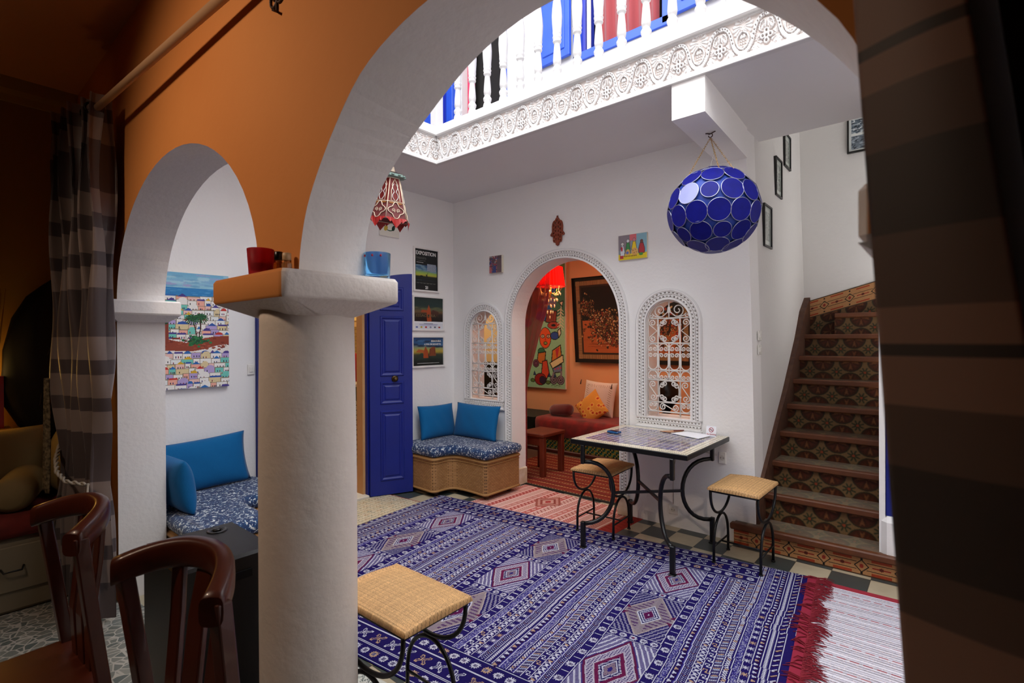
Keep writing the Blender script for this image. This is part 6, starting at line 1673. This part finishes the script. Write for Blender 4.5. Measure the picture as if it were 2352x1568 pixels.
# low red wooden stool / table
t = thing('wooden_stool', 'dark red wooden stool just inside the arched doorway', 'stool', (.70, .66, 0)); rw = mat('red_stained_wood', '5c2012', .5, vary=(9, .5, '7c3018'))
MB().bev(.52, .87, .45, .86, .42, .455, .006).build('seat', rw, t)
for (x, y) in ((.555, .49), (.835, .49), (.555, .82), (.835, .82)): MB().bev(x-.028, x+.028, y-.028, y+.028, 0, .42, .005).build('leg', rw, t)
for a in ((.58, .81, .475, .495), (.58, .81, .815, .835)): MB().box(a[0], a[1], a[2], a[3], .33, .42).build('apron', rw, t)
# dark vase lamp behind the right window, dark cabinet, things behind the left window
t = thing('black_vase', 'round black vase standing behind the grille of the right arched window', 'vase', (2.17, .55, .74)); bk = mat('black_ceramic', '0c0c12', .25)
MB().lathe([(0, 0), (.07, 0), (.075, .02), (.03, .05), (.05, .09), (.115, .17), (.125, .24), (.10, .32), (.055, .355), (0, .36)], (2.17, .55, .745), 28, cap=False).build('vase_body', bk, t)
o = recenter(MB().bev(1.95, 2.55, .32, .80, .70, .745, .004).box(1.98, 2.52, .35, .78, 0, .70).build('side_cabinet', mat('walnut_cabinet', '4a2a1c', .5))); tag(o, 'brown side cabinet under the black vase behind the right arched window', 'cabinet')
o = recenter(MB().bev(-2.2, -1.0, 1.75, 2.18, 0, 1.10, .01).build('dark_cabinet', mat('dark_cabinet', '120e0a', .5))); tag(o, 'dark cabinet seen low through the left grille window', 'cabinet')
o = recenter(MB().lathe([(0, 0), (.05, 0), (.06, .03), (.09, .14), (.05, .24), (.03, .30), (.04, .33), (0, .33)], (-.35, 1.2, .62), 20, cap=False).build('amber_jar', mat('amber_jar', '8c5a2c', .35))); tag(o, 'amber brown jar standing beyond the left grille window', 'jar')
o = recenter(MB().bev(-.6, -.1, 1.0, 1.4, 0, .62, .01).build('low_shelf', mat('dark_cabinet'))); tag(o, 'low dark shelf under the amber jar beyond the left grille window', 'shelf')
# ================================================================== kitchen glimpse
t = thing('kitchen_cabinet', 'pale kitchen unit with a white top and lattice doors behind the blue door', 'cabinet', (-1.6, -.3, 0))
wtop = mat('white_worktop', 'e0d8c8', .4); MB().bev(-2.2, -.95, -.75, .15, .93, .965, .006).build('worktop', wtop, t)
MB().box(-2.18, -.97, -.72, .15, .08, .93).build('body', mat('kitchen_unit', '6a6450', .7), t)
lat = MB()
for k in range(-8, 16):
    for s in (-1, 1):
        a = Vector((-.955, -.74+k*.07, .12)); b = a+Vector((0, s*.55, .62))
        lat.tube([a, b], .009, 4)
def clip_lattice(): 
    mb = MB()
    for k in range(16):
        for s in (-1, 1):
            for j in range(12):
                y0 = -.72+k*.055; z0 = .12+j*.055
                if y0+.055 <= .12: mb.tube([(-.958, y0 if s > 0 else y0+.055, z0), (-.958, y0+.055 if s > 0 else y0, z0+.055)], .006, 4)
    return mb
clip_lattice().build('lattice_door', mat('lattice_cream', 'cfc8b0', .6), t)
ms = brick_weave('kitchen_wall_tile', 'b89858', 'a88848', '6c5430', .05, .05, .3, 'XZ', .3)
o = recenter(MB().box(-2.8, -.26, .17, .198, 1.0, 1.64).build('tile_splashback', ms)); tag(o, 'yellow brown tiled splashback on the kitchen wall behind the blue door', 'tiles')
o = recenter(MB().bev(-1.6, -.5, -.35, .16, 1.68, 1.98, .01).build('range_hood', mat('cream_hood', 'e4c880', .5))); tag(o, 'cream shelf unit high in the kitchen behind the blue door', 'shelf')
t = thing('red_canister', 'tall red canister on the white kitchen worktop', 'canister', (-1.22, -.36, .966)); MB().lathe([(0, 0), (.06, 0), (.065, .02), (.065, .24), (.045, .30), (.02, .33), (0, .335)], (-1.28, -.40, .966), 24, cap=False).build('canister_body', mat('red_enamel', 'a81c1c', .3), t)
t = thing('yellow_bowl', 'small yellow bowl on a dark jar on the kitchen worktop', 'bowl', (-1.05, -.33, .966)); MB().lathe([(0, 0), (.045, 0), (.05, .10), (.04, .12), (0, .12)], (-1.05, -.365, .966), 20, cap=False).build('dark_jar', mat('dark_jar', '3a2c1c', .4), t); MB().lathe([(0, .12), (.03, .12), (.055, .15), (.05, .15), (0, .13)], (-1.05, -.365, .966), 20, cap=False).build('bowl', mat('yellow_enamel', 'e8a818', .35), t)
# ================================================================== upstairs doors and window
t = thing('upstairs_window', 'upstairs window opening with bright blue frame and reddish curtain behind the balusters', 'window', (2.02, 0, 3.9))
mb = MB(); x0, x1, z0, z1 = 1.60, 2.44, 3.90, 5.22
for a in ((x0-.03, x0+.045, z0, z1), (x1-.045, x1+.03, z0, z1), (x0-.03, x1+.03, z0-.02, z0+.055), (x0-.03, x1+.03, z1-.05, z1)): mb.bev(a[0], a[1], -.02, .06, a[2], a[3], .004)
mb.build('window_frame', blueup, t)
MB().box(1.685, 1.715, .03, .05, 3.95, 5.17).build('glazing_bar', white_metal, t)
MB().box(1.645, 1.68, .01, .16, 3.95, 5.17).build('open_casement', mat('deep_blue_paint', '14248c', .4), t)
rc = mat('brick_red_curtain', '82282c', .8, sheen=.3)
o = cloth_drape('upstairs_curtain', rc, 1.78, 2.32, .10, 3.90, 5.2, 5, .016, None); recenter(o); tag(o, 'brick red curtain hanging in the upstairs window', 'curtain')
def shutter(label, x0, x1, z0, z1, ang, hinge):
    t = thing('window_shutter', label, 'shutter', hinge); ORG[t.name] = Vector((0, 0, 0)); w = x1-x0; h = z1-z0
    MB().bev(0, w, -.035, 0, 0, h, .004).build('shutter_board', blueup, t)
    for (a, b) in ((.07, h*.5-.03), (h*.5+.03, h-.07)): MB().bev(.06, w-.05, -.045, -.033, a, b, .006).build('raised_panel', blueup, t)
    MB().bev(-.012, .012, -.02, .012, .05, .12, .002).build('hinge', blueup, t)
    t.rotation_euler = (0, 0, ang); return t
shutter('bright blue open shutter on the left of the upstairs window', 0, .36, 0, 1.25, math.radians(-3), (1.20, -.008, 3.955))
shutter('bright blue open shutter on the right of the upstairs window', 0, .36, 0, 1.25, math.radians(-3), (2.50, -.008, 3.92))
t = thing('upstairs_doorway', 'dark upstairs doorway with a blue edge and a pink curtain behind the balusters', 'doorway', (.46, 0, 3.15))
MB().bev(.745, .785, -.02, .10, 3.16, 5.3, .003).build('door_jamb', blueup, t); MB().bev(.13, .165, -.02, .10, 3.16, 5.3, .003).build('door_jamb', wm, t)
MB().box(.1, .8, .15, .17, 3.16, 5.3).build('dark_backing', dark, t)  # near-black sheet painted as the darkness of the room behind
o = cloth_drape('pink_curtain', mat('magenta_curtain', 'c81c50', .75, sheen=.3), .165, .275, .06, 3.18, 5.2, 2, .014, None, nu=24); recenter(o); tag(o, 'narrow bright pink curtain at the left of the dark upstairs doorway', 'curtain')
t = thing('upstairs_door_leaf', 'bright blue door leaf and post at the upstairs corner, left end of the balusters', 'door', (.03, -.25, 3.17))
MB().bev(.0, .10, -.10, -.02, 3.16, 5.2, .004).bev(.0, .05, -.66, -.60, 3.16, 5.2, .004).build('door_post', blueup, t)
MB().bev(-.03, .01, -.60, -.10, 3.17, 5.15, .004).build('leaf_board', mat('deep_blue_paint'), t); MB().bev(.005, .022, -.50, -.20, 3.3, 4.2, .006).build('raised_panel', blueup, t)
# ================================================================== foreground : curtains
def satin(nm, z_ref, period=.745, sc=1.0):
    m = bpy.data.materials.new(nm); m.use_nodes = True; nt = m.node_tree; L = nt.links; b = nt.nodes['Principled BSDF']
    tc = nt.nodes.new('ShaderNodeTexCoord'); sp = nt.nodes.new('ShaderNodeSeparateXYZ'); L.new(tc.outputs['Object'], sp.inputs[0])
    s = nt.nodes.new('ShaderNodeMath'); s.operation = 'SUBTRACT'; s.inputs[0].default_value = z_ref; L.new(sp.outputs['Z'], s.inputs[1])
    w = nt.nodes.new('ShaderNodeMath'); w.operation = 'WRAP'; w.inputs[1].default_value = 0; w.inputs[2].default_value = period; L.new(s.outputs[0], w.inputs[0])
    dv = nt.nodes.new('ShaderNodeMath'); dv.operation = 'DIVIDE'; dv.inputs[1].default_value = period; L.new(w.outputs[0], dv.inputs[0])
    r = nt.nodes.new('ShaderNodeValToRGB'); r.color_ramp.interpolation = 'CONSTANT'; e = r.color_ramp.elements
    lt, dk = lin('786b66')+(1,), lin('463c3d')+(1,); e[0].color = lt; e[1].position = .665; e[1].color = dk
    for p, c in ((.16, dk), (.26, lt), (.42, dk), (.515, lt)): q = e.new(p); q.color = c
    L.new(dv.outputs[0], r.inputs['Fac']); L.new(r.outputs['Color'], b.inputs['Base Color']); b.inputs['Roughness'].default_value = .48; b.inputs['Sheen Weight'].default_value = .2
    return m
sat = satin('banded_satin', 2.22)
CL = thing('curtain', 'grey and brown banded satin curtain tied back beside the small left arch', 'curtain', (.55, -3.22, 0))
ORG[CL.name] = Vector((0, 0, 0)); CL.location = (0, 0, 0)
def left_curtain():
    nu, nv = 150, 70; vs = []
    for j in range(nv+1):
        z = 2.70-2.64*j/nv
        pinch = math.exp(-((z-.82)/.34)**2); spread = 1-.34*pinch + (.45*max(0, (.8-z)))
        cx = .57 - .02*(2.7-z) + .05*pinch
        for i in range(nu+1):
            u = i/nu; a = 2*PI*5.0*u
            amp = .060*(1-.3*pinch); 
            s = (u-.5)*.56*spread
            x = cx + s + .018*math.sin(2*a+z*2)*(1-pinch*.4); y = -3.225 + .055*(u-.5)*2 + amp*math.sin(a+.35*math.sin(z*2.1)) + .01*math.sin(z*7+u*20)
            vs.append((x, y, z))
    n = len(vs); vs2 = [(x, y+.004, z) for x, y, z in vs]; fs = []
    for j in range(nv):
        for i in range(nu): a = j*(nu+1)+i; fs += [(a, a+1, a+nu+2, a+nu+1), (n+a, n+a+nu+1, n+a+nu+2, n+a+1)]
    return MB().add(vs+vs2, fs, 0, True)
left_curtain().build('curtain_cloth', sat, CL, smooth=True)
ey = mat('eyelet_metal', '1c1a18', .4, metal=.6)
for k in range(5):
    x = .36+.10*k; MB().tube([(x, -3.21+.030*math.cos(a), 2.64+.030*math.sin(a)) for a in [2*PI*i/16 for i in range(16)]], .006, 5, True).build('eyelet', ey, CL)
cord_m = mat('twisted_cord', '8c8478', .6); mb = MB()
rp = refine([(.36, -3.27, 1.02), (.46, -3.31, .965), (.58, -3.325, .90), (.70, -3.30, .86), (.79, -3.22, .87)], 8) if False else [Vector(p) for p in [(.36, -3.27, .93), (.42, -3.30, .88), (.50, -3.325, .83), (.60, -3.335, .78), (.70, -3.315, .745), (.80, -3.24, .73)]]
P = []
for i in range(len(rp)-1):
    for j in range(12): P.append(rp[i].lerp(rp[i+1], j/12))
for ph in (0, PI): mb.tube([p+Vector((0, .006*math.cos(k*.8+ph), .006*math.sin(k*.8+ph))) for k, p in enumerate(P)], .0065, 5)
tbk = thing('tieback', 'twisted cord tieback with a long tassel around the left banded curtain', 'curtain tieback', (.70, -3.32, .86))
mb.build('twisted_rope', cord_m, tbk)
tm = mat('tassel_thread', '6c625c', .8, bump=(120, .5, .004)); mb = MB().lathe([(0, .02), (.02, .01), (.024, -.015), (.017, -.03)], (.875, -3.27, .52), 16, cap=False)
mb.build('tassel_head', tm, tbk); mb = MB()
for k in range(60):
    a = 2*PI*k*.618; r = .022*math.sqrt((k+.5)/60); mb.tube([(.875+r*.7*math.cos(a), -3.27+r*.7*math.sin(a), .50), (.875+r*1.5*math.cos(a), -3.27+r*1.5*math.sin(a), .355-.01*(k % 3))], .0032, 4)
mb.build('tassel_skirt', tm, tbk)
MB().tube([(.80, -3.245, .73), (.85, -3.26, .64), (.875, -3.27, .535)], .005, 6).build('tassel_cord', cord_m, tbk)
# patterned scarf beside the curtain
lace = mat('speckled_scarf', '3a3226', .85, vary=(60, 1.0, '8c7c5c'))
o = cloth_drape('lace_scarf', lace, .15, .33, -3.335, .62, 1.25, 2, .012, None, shape=lambda v: (.28-.10*v, .36-.02*v)); recenter(o); tag(o, 'narrow speckled scarf hanging beside the left banded curtain', 'scarf')
# rod
RD = thing('curtain_rod', 'pale wooden curtain rod running under the ceiling across the orange wall', 'curtain rod', (.3, -3.22, 2.64))
MB().tube([(.22, -3.224, 2.652), (2.9, -3.12, 2.556), (4.9, -3.20, 2.60)], .0165, 12).build('rod_pole', mat('pale_rod_wood', 'b08a68', .5), RD)
for x in (2.46, 4.6):
    MB().tube([(x, -3.078, 2.53), (x, -3.11, 2.53), (x, -3.145, 2.545)], .006, 6).build('bracket', mat('dark_bracket', '2c1c14', .5), RD)
hk = mat('iron_scroll', '3a2416', .5)
t = thing('scroll_hook', 'small dark iron scroll hook high on the orange wall between the arches', 'hook', (2.52, -3.08, 2.49))
for s in (-1, 1): MB().tube([(2.52+s*(.006+.03*k/14*math.cos(k*.5)+.01), -3.0805, 2.50+.026*math.sin(k*.5)*k/14) for k in range(15)], .004, 5).build('scroll', hk, t)
MB().tube([(2.52, -3.0805, 2.54), (2.52, -3.0805, 2.46), (2.535, -3.10, 2.45)], .0045, 5).build('stem', hk, t)
# right curtain
CR = thing('curtain', 'dark banded curtain hanging very close at the right edge of the view', 'curtain', (0, 0, 0))
def banded(nm, stops):
    m = bpy.data.materials.new(nm); m.use_nodes = True; nt = m.node_tree; L = nt.links; b = nt.nodes['Principled BSDF']
    tc = nt.nodes.new('ShaderNodeTexCoord'); sp = nt.nodes.new('ShaderNodeSeparateXYZ'); L.new(tc.outputs['Object'], sp.inputs[0])
    mr = nt.nodes.new('ShaderNodeMapRange'); mr.inputs['From Min'].default_value = 2.72; mr.inputs['From Max'].default_value = 0; L.new(sp.outputs['Z'], mr.inputs['Value'])
    r = nt.nodes.new('ShaderNodeValToRGB'); r.color_ramp.interpolation = 'CONSTANT'; e = r.color_ramp.elements
    for k, (z, c) in enumerate(stops):
        p = (2.72-z)/2.72
        q = e[k] if k < 2 else e.new(p); q.position = p; q.color = lin(c)+(1,)
    L.new(mr.outputs['Result'], r.inputs['Fac']); L.new(r.outputs['Color'], b.inputs['Base Color']); b.inputs['Roughness'].default_value = .55; b.inputs['Sheen Weight'].default_value = .15
    return m
LT, DK, MD = '86695a', '3a3230', '5c4a42'
rb = banded('banded_satin_brown', [(2.72, MD), (2.3, LT), (2.1, DK), (1.9, LT), (1.711, DK), (1.704, LT), (1.669, MD), (1.622, DK), (1.541, MD), (1.485, LT), (1.446, DK), (1.440, LT), (1.402, MD), (1.345, DK), (1.26, MD), (1.218, LT), (1.15, DK), (1.14, LT), (1.0, DK), (.8, LT), (.5, DK), (.3, MD)])
def panel(name, m, fx, fy, nu, nv=80, z0=.02, z1=2.72):
    vs = []
    for j in range(nv+1):
        z = z1-(z1-z0)*j/nv
        for i in range(nu+1): u = i/nu; vs.append((fx(u, z), fy(u, z), z))
    n = len(vs); fs = []
    for j in range(nv):
        for i in range(nu): a = j*(nu+1)+i; fs += [(a, a+1, a+nu+2, a+nu+1), (n+a, n+a+nu+1, n+a+nu+2, n+a+1)]
    for j in range(nv): a = j*(nu+1); fs += [(a, a+nu+1, n+a+nu+1, n+a), (a+nu, n+a+nu, n+a+2*nu+1, a+2*nu+1)]
    return MB().add(vs+[(x, y+.006, z) for x, y, z in vs], fs, 0, True).build(name, m, CR, smooth=True)
panel('curtain_cloth', rb, lambda u, z: 4.0215+.060*(1.76-z)+u*(.072+.062*(1.76-z)), lambda u, z: -3.250-.030*math.sin(u*1.45)+.002*math.sin(z*4), 24)
panel('dark_panel', mat('dark_brown_panel', '1e1410', .8, bump=(60, .2, .003)), lambda u, z: 4.075+.11*(1.72-z)+u*.60+.014*math.sin(2*PI*7*u), lambda u, z: -3.232+.020*math.cos(2*PI*7*u), 120)  # second panel in plain dark brown, right of the banded cloth

# ================================================================== black cabinet in the small arch
t = thing('black_cabinet', 'matt black cabinet with a round recessed knob on top, beside the column base', 'cabinet', (2.0, -3.1, 0))
bm_ = mat('black_enamel', '121214', .38, spec=.5, bump=(120, .1, .002)); x0, x1, y0, y1, zt = 1.815, 2.20, -3.262, -2.947, .70
MB().bev(x0, x1, y0, y1, .03, zt, .010).build('cabinet_body', bm_, t, bevel=None)
MB().box(x0+.02, x1-.02, y0+.02, y1-.02, 0, .03).build('plinth', mat('black_plastic', '0a0a0a', .6), t)
MB().lathe([(.034, 0), (.036, .003), (.030, .005), (.026, .001), (.022, .001)], (1.885, -3.035, zt), 28, cap=False).build('recess_ring', mat('grey_ring', '3a3c40', .35), t)
MB().lathe([(0, .001), (.015, .001), (.016, .006), (.013, .009), (0, .009)], (1.885, -3.035, zt), 24, cap=False).build('round_knob', bm_, t)
MB().bev(x1-.001, x1+.004, -3.13, -3.03, .615, .645, .002).build('grip_slot', mat('slot_black', '020202', .8), t)

# ================================================================== dining chairs
wood = mat('polished_walnut', '4a1c0e', .36, coat=.25, vary=(7, .6, '3a170c'), bump=(18, .08, .004))
def make_chair(label):
    t = thing('dining_chair', label, 'chair', (0, 0, 0), 'wooden dining chairs in the dark foreground')
    # faces -y ; back rail at y ~ +.05 .. curved towards the sitter at both ends
    def rail_pt(s):       # s in -1..1
        return Vector((.215*s*(1-.06*s*s), .085-.115*abs(s)**2.2, .925-.040*abs(s)**2.5))
    M = 30; vs = []; sec = 16
    for i in range(M+1):
        s = -1+2*i/M; c = rail_pt(s); tan = (rail_pt(min(1, s+.02))-rail_pt(max(-1, s-.02))).normalized(); nn = Vector((tan.y, -tan.x, 0)).normalized()*-1
        hw = .021+.004*(abs(s)**3); hh = .036*(1-.12*abs(s)**4)
        for k in range(sec):
            a = 2*PI*k/sec; ca, sa = math.cos(a), math.sin(a)
            p = c + nn*hw*math.copysign(abs(ca)**.55, ca) + Vector((0, 0, 1))*hh*math.copysign(abs(sa)**.55, sa) ; vs.append(p)
    fs = [(i*sec+k, i*sec+(k+1) % sec, (i+1)*sec+(k+1) % sec, (i+1)*sec+k) for i in range(M) for k in range(sec)]
    mb = MB().add(vs, fs, 0, True); o = 0
    mb.f.append(tuple(range(sec))); mb.m.append(0); mb.sm.append(False); mb.f.append(tuple(range(M*sec, (M+1)*sec))); mb.m.append(0); mb.sm.append(False)
    mb.build('top_rail', wood, t)
    def bar(p, w, d, name):
        # rectangular section bar following points, width along x, depth along y
        vs = []; n = len(p)
        for q, (ww, dd) in zip(p, [(w, d)]*n if not isinstance(w, list) else list(zip(w, d))):
            x, y, z = q; vs += [(x-ww, y-dd, z), (x+ww, y-dd, z), (x+ww, y+dd, z), (x-ww, y+dd, z)]
        fs = [(4*i+k, 4*i+(k+1) % 4, 4*i+4+(k+1) % 4, 4*i+4+k) for i in range(n-1) for k in range(4)] + [(3, 2, 1, 0), (4*n-4, 4*n-3, 4*n-2, 4*n-1)]
        return MB().add(vs, fs).build(name, wood, t, bevel=.004)
    for s in (-1, 1):
        bar([(s*.195, .135, 0), (s*.19, .075, .25), (s*.185, .045, .45), (s*.188, .020, .65), (s*.200, -.010, .90)], .019, .017, 'back_post')
        bar([(s*.19, -.38, 0), (s*.195, -.37, .43)], .020, .020, 'front_leg')
        bar([(s*.19, .06, .22), (s*.19, -.36, .22)], .010, .010, 'side_stretcher') if False else MB().bev(s*.19-.010, s*.19+.010, -.37, .07, .20, .225, .003).build('side_stretcher', wood, t)
    for s, wd in ((-.42, .018), (0, .024), (.42, .018)):
        c = rail_pt(s); wd = wd*1.3; bar([(s*.16, .045, .45), (s*.185, .040, .60), (s*.205, .060, .78), (c.x, c.y, .90)], wd, .008, 'splat')
    MB().bev(-.205, .205, -.40, .065, .425, .455, .012).build('seat', wood, t)
    MB().bev(-.19, .19, -.385, -.36, .36, .425, .003).build('front_apron', wood, t)
    return t
ch1 = make_chair('polished dark wooden chair with curved top rail, nearer of the two chairs'); ch1.location = (2.715, -3.425, 0); ch1.rotation_euler = (0, 0, math.radians(12))
ch2 = copy_tree(ch1); ch2.location = (2.03, -3.515, 0); ch2.rotation_euler = (0, 0, math.radians(4)); ch2['label'] = 'polished dark wooden chair, farther one by the tied curtain at left'

# ================================================================== left end of the dark room
t = thing('sofa', 'cream sofa with a dark red seat cover in the shadow at the far left', 'sofa', (-.2, -3.8, 0)); cm_ = mat('cream_upholstery', '7c6a44', .85, bump=(40, .2, .005))
MB().bev(-.27, .28, -4.8, -3.12, .0, .40, .02).build('sofa_base', mat('cream_drawer_front', '7a705a', .7), t)
dfr = MB().bev(.28, .292, -3.75, -3.20, .12, .36, .004).build('drawer_front', mat('cream_drawer_front'), t)
MB().tube([(.292, -3.52, .25), (.318, -3.51, .235), (.318, -3.44, .235), (.292, -3.43, .25)], .005, 6).build('drawer_handle', black_iron, dfr)
slab_soft(densify([(-.28, -4.8), (.31, -4.8), (.31, -3.11), (-.28, -3.11)], .1), .40, .52, .04, 'seat_cover', mat('maroon_cover', '6c1c14', .9, vary=(14, .7, '481410')), t)
pillow('cushion', 'cream back cushion standing against the ochre wall of the dark sofa', .62, .42, .18, (-.17, -3.56, .52), (0, 1, 0), (-.12, 0, 1), cm_)
pillow('cushion', 'cream cushion at the corner end of the dark sofa, behind the curtain', .55, .40, .18, (.02, -3.21, .52), (1, .1, 0), (0, .1, 1), cm_)
soft_roll('bolster', 'pale cream bolster lying on the dark sofa at the far left', (.05, -3.42, .62), .42, .095, cm_, (1, -.3, -.05))
# jacket on the wall
def jacket():
    t = thing('jacket', 'black jacket hanging on the ochre wall behind the left curtain', 'jacket', (-.40, -3.25, .80))
    sec = [(1.86, -3.20, .020, .03), (1.82, -3.215, .05, .05), (1.74, -3.24, .10, .07), (1.60, -3.26, .145, .08), (1.40, -3.275, .175, .085), (1.15, -3.285, .185, .085), (1.05, -3.28, .165, .08), (.92, -3.25, .13, .07), (.84, -3.215, .09, .055), (.82, -3.20, .05, .03)]
    vs = []; n = 22
    for z, y, hw, d in sec:
        for k in range(n): a = 2*PI*k/n; vs.append((-.385+d*math.cos(a)*(1+.12*math.sin(5*a+z*6)), y+hw*math.sin(a)*(1+.05*math.sin(4*a+z*9)), z))
    fs = [(i*n+k, i*n+(k+1) % n, (i+1)*n+(k+1) % n, (i+1)*n+k) for i in range(len(sec)-1) for k in range(n)]+[tuple(range(n)), tuple(range((len(sec)-1)*n, len(sec)*n))]
    jm = mat('black_cloth', '0a0a0c', .8); MB().add(vs, fs, 0, True).build('body', jm, t, smooth=True)
    MB().tube([(-.335, -3.14, 1.60), (-.305, -3.20, 1.52), (-.298, -3.26, 1.35), (-.30, -3.29, 1.05)], .003, 5).build('zip', mat('zip_grey', '3a3630', .5), t)
    MB().tube([(-.33, -3.15, 1.70), (-.31, -3.12, 1.45), (-.32, -3.13, 1.10), (-.34, -3.15, .90)], [.045, .055, .05, .04], 12).build('sleeve', jm, t)
    MB().tube([(-.47, -3.20, 1.88), (-.42, -3.20, 1.87), (-.41, -3.20, 1.90)], .008, 6).build('wall_hook', black_iron, t)
jacket()
# red vase with dried reeds
t = thing('reed_vase', 'tall red square vase with dried reeds in front of a glowing lamp', 'vase', (-.30, -3.50, .90))
MB().prism([(-.41, -3.53), (-.33, -3.53), (-.34, -3.45), (-.40, -3.45)], .92, 1.24, XY).build('vase_body', mat('red_lacquer', '981418', .3), t)
rd = mat('dried_reed', '5c3018', .8)
for k in range(16):
    a = rr.uniform(-1, 1); b = rr.uniform(-1, 1); h = rr.uniform(1.62, 1.88)
    MB().tube([(-.37, -3.49, 1.22), (-.37+.02*a, -3.49+.03*b, 1.45), (-.37+.045*a, -3.49+.06*b, h)], [.0025, .002, .001], 4).build('reed', rd, t)
o = recenter(MB().bev(-.465, -.285, -4.4, -3.41, 0, .92, .01).build('side_shelf', mat('shelf_wood', '6a4a24', .6))); tag(o, 'wooden shelf carrying the red vase behind the dark sofa', 'shelf')
t = thing('table_lamp', 'small yellow glowing table lamp on the shelf behind the red reed vase', 'lamp', (-.37, -3.62, .92))
MB().lathe([(0, 0), (.06, 0), (.05, .02), (.015, .05), (.012, .12)], (-.375, -3.66, .92), 20, cap=False).build('lamp_base', gm, t)
lsm = mat('parchment_shade', 'f0d060', .6, emit='ffb830', estr=2.2)
MB().lathe([(.085, .12), (.06, .30)], (-.375, -3.66, .92), 28, cap=False).build('lamp_shade', lsm, t)
MB().lathe([(0, 0), (.02, .03), (0, .06)], (-.37, -3.62, 1.06), 12, cap=False).build('bulb', bulb, t)

# ================================================================== lights
def point(name, loc, col, power, r=.08):
    l = bpy.data.lights.new(name, 'POINT'); l.color = col; l.energy = power; l.shadow_soft_size = r
    o = bpy.data.objects.new(name, l); COL.objects.link(o); o.location = loc; return o
def area(name, loc, rot, col, power, sx, sy):
    l = bpy.data.lights.new(name, 'AREA'); l.color = col; l.energy = power; l.shape = 'RECTANGLE'; l.size = sx; l.size_y = sy
    o = bpy.data.objects.new(name, l); COL.objects.link(o); o.location = loc; o.rotation_euler = rot; return o
l = bpy.data.lights.new('room_spot', 'SPOT'); l.color = (1, .74, .54); l.energy = LP['room']; l.shadow_soft_size = .09; l.spot_size = math.radians(112); l.spot_blend = .9
o = bpy.data.objects.new('room_spot', l); COL.objects.link(o); o.location = (1.8, -4.75, 2.95); o.rotation_euler = (Vector((2.10, -3.08, 1.35))-o.location).to_track_quat('-Z', 'Y').to_euler()
point('table_lamp_light', (-.37, -3.62, 1.26), (1, .62, .18), LP['table'], .05)
point('chandelier_light', tuple(Cc+Vector((0, 0, .03))), (1, .42, .20), LP['chand'], .05)
area('alcove_ceiling_light', (1.4, 1.2, 2.76), (0, 0, 0), (1, .74, .54), LP['alcove'], .5, .5)
area('alcove_side_fill', (-1.5, 1.2, 2.76), (0, 0, 0), (1, .84, .62), LP['alcove2'], .5, .5)  # added fill brightening the cream wall behind the left grille
area('kitchen_ceiling_light', (-1.5, -1.3, 2.86), (0, 0, 0), (1, .80, .50), LP['kitchen'], .8, .8)
area('stair_fill', (4.2, 1.3, 4.38), (0, 0, 0), (1, .95, .92), LP['stair'], .5, .5)  # added fill for the stair hall, under a closed ceiling

w = bpy.data.worlds.new('sky'); scene.world = w; w.use_nodes = True; nt = w.node_tree
bg = nt.nodes['Background']; bg.inputs['Strength'].default_value = LP['sky']; bg.inputs['Color'].default_value = (.94, .965, 1.0, 1)
pl = bpy.data.lights.new('sky_opening', 'AREA'); pl.shape = 'RECTANGLE'; pl.size = 5.0; pl.size_y = 2.84
pl.cycles.is_portal = True
po = bpy.data.objects.new('sky_opening', pl); COL.objects.link(po); po.location = (2.6, -1.9, 5.80)
pl2 = bpy.data.lights.new('sky_side_opening', 'AREA'); pl2.shape = 'RECTANGLE'; pl2.size = 5.4; pl2.size_y = 1.45; pl2.cycles.is_portal = True
po2 = bpy.data.objects.new('sky_side_opening', pl2); COL.objects.link(po2); po2.location = (2.55, -3.06, 5.07); po2.rotation_euler = (math.radians(90), 0, 0)

# ================================================================== camera
F0 = Vector((-.649, .760, 0)).normalized(); R0 = Vector((F0.y, -F0.x, 0)); U0 = Vector((0, 0, 1))
p_ = -4/1175.; Fw = F0*math.cos(p_)+U0*math.sin(p_); Up = U0*math.cos(p_)-F0*math.sin(p_); r_ = .0045
Rt = R0*math.cos(r_)-Up*math.sin(r_); U2 = Up*math.cos(r_)+R0*math.sin(r_)
cam = bpy.data.cameras.new('camera'); cam.sensor_width = 36; cam.lens = 1175/2352*36; cam.clip_start = .03; cam.clip_end = 60
co = bpy.data.objects.new('camera', cam); COL.objects.link(co)
Mx = Matrix((Rt, U2, -Fw)).transposed().to_4x4(); co.matrix_world = Matrix.Translation((4.088, -3.812, 1.45)) @ Mx
cam.dof.use_dof = True; cam.dof.focus_distance = 3.6; cam.dof.aperture_fstop = 5.0
scene.camera = co
scene.view_settings.view_transform = 'Standard'; scene.view_settings.look = 'None'; scene.view_settings.gamma = 1; scene.view_settings.exposure = LP['exp']
scene.view_settings.use_curve_mapping = False
scene.cycles.max_bounces = 12; scene.cycles.diffuse_bounces = 7; scene.cycles.glossy_bounces = 4; scene.cycles.transmission_bounces = 8; scene.cycles.transparent_max_bounces = 12
scene.cycles.sample_clamp_indirect = 8.0
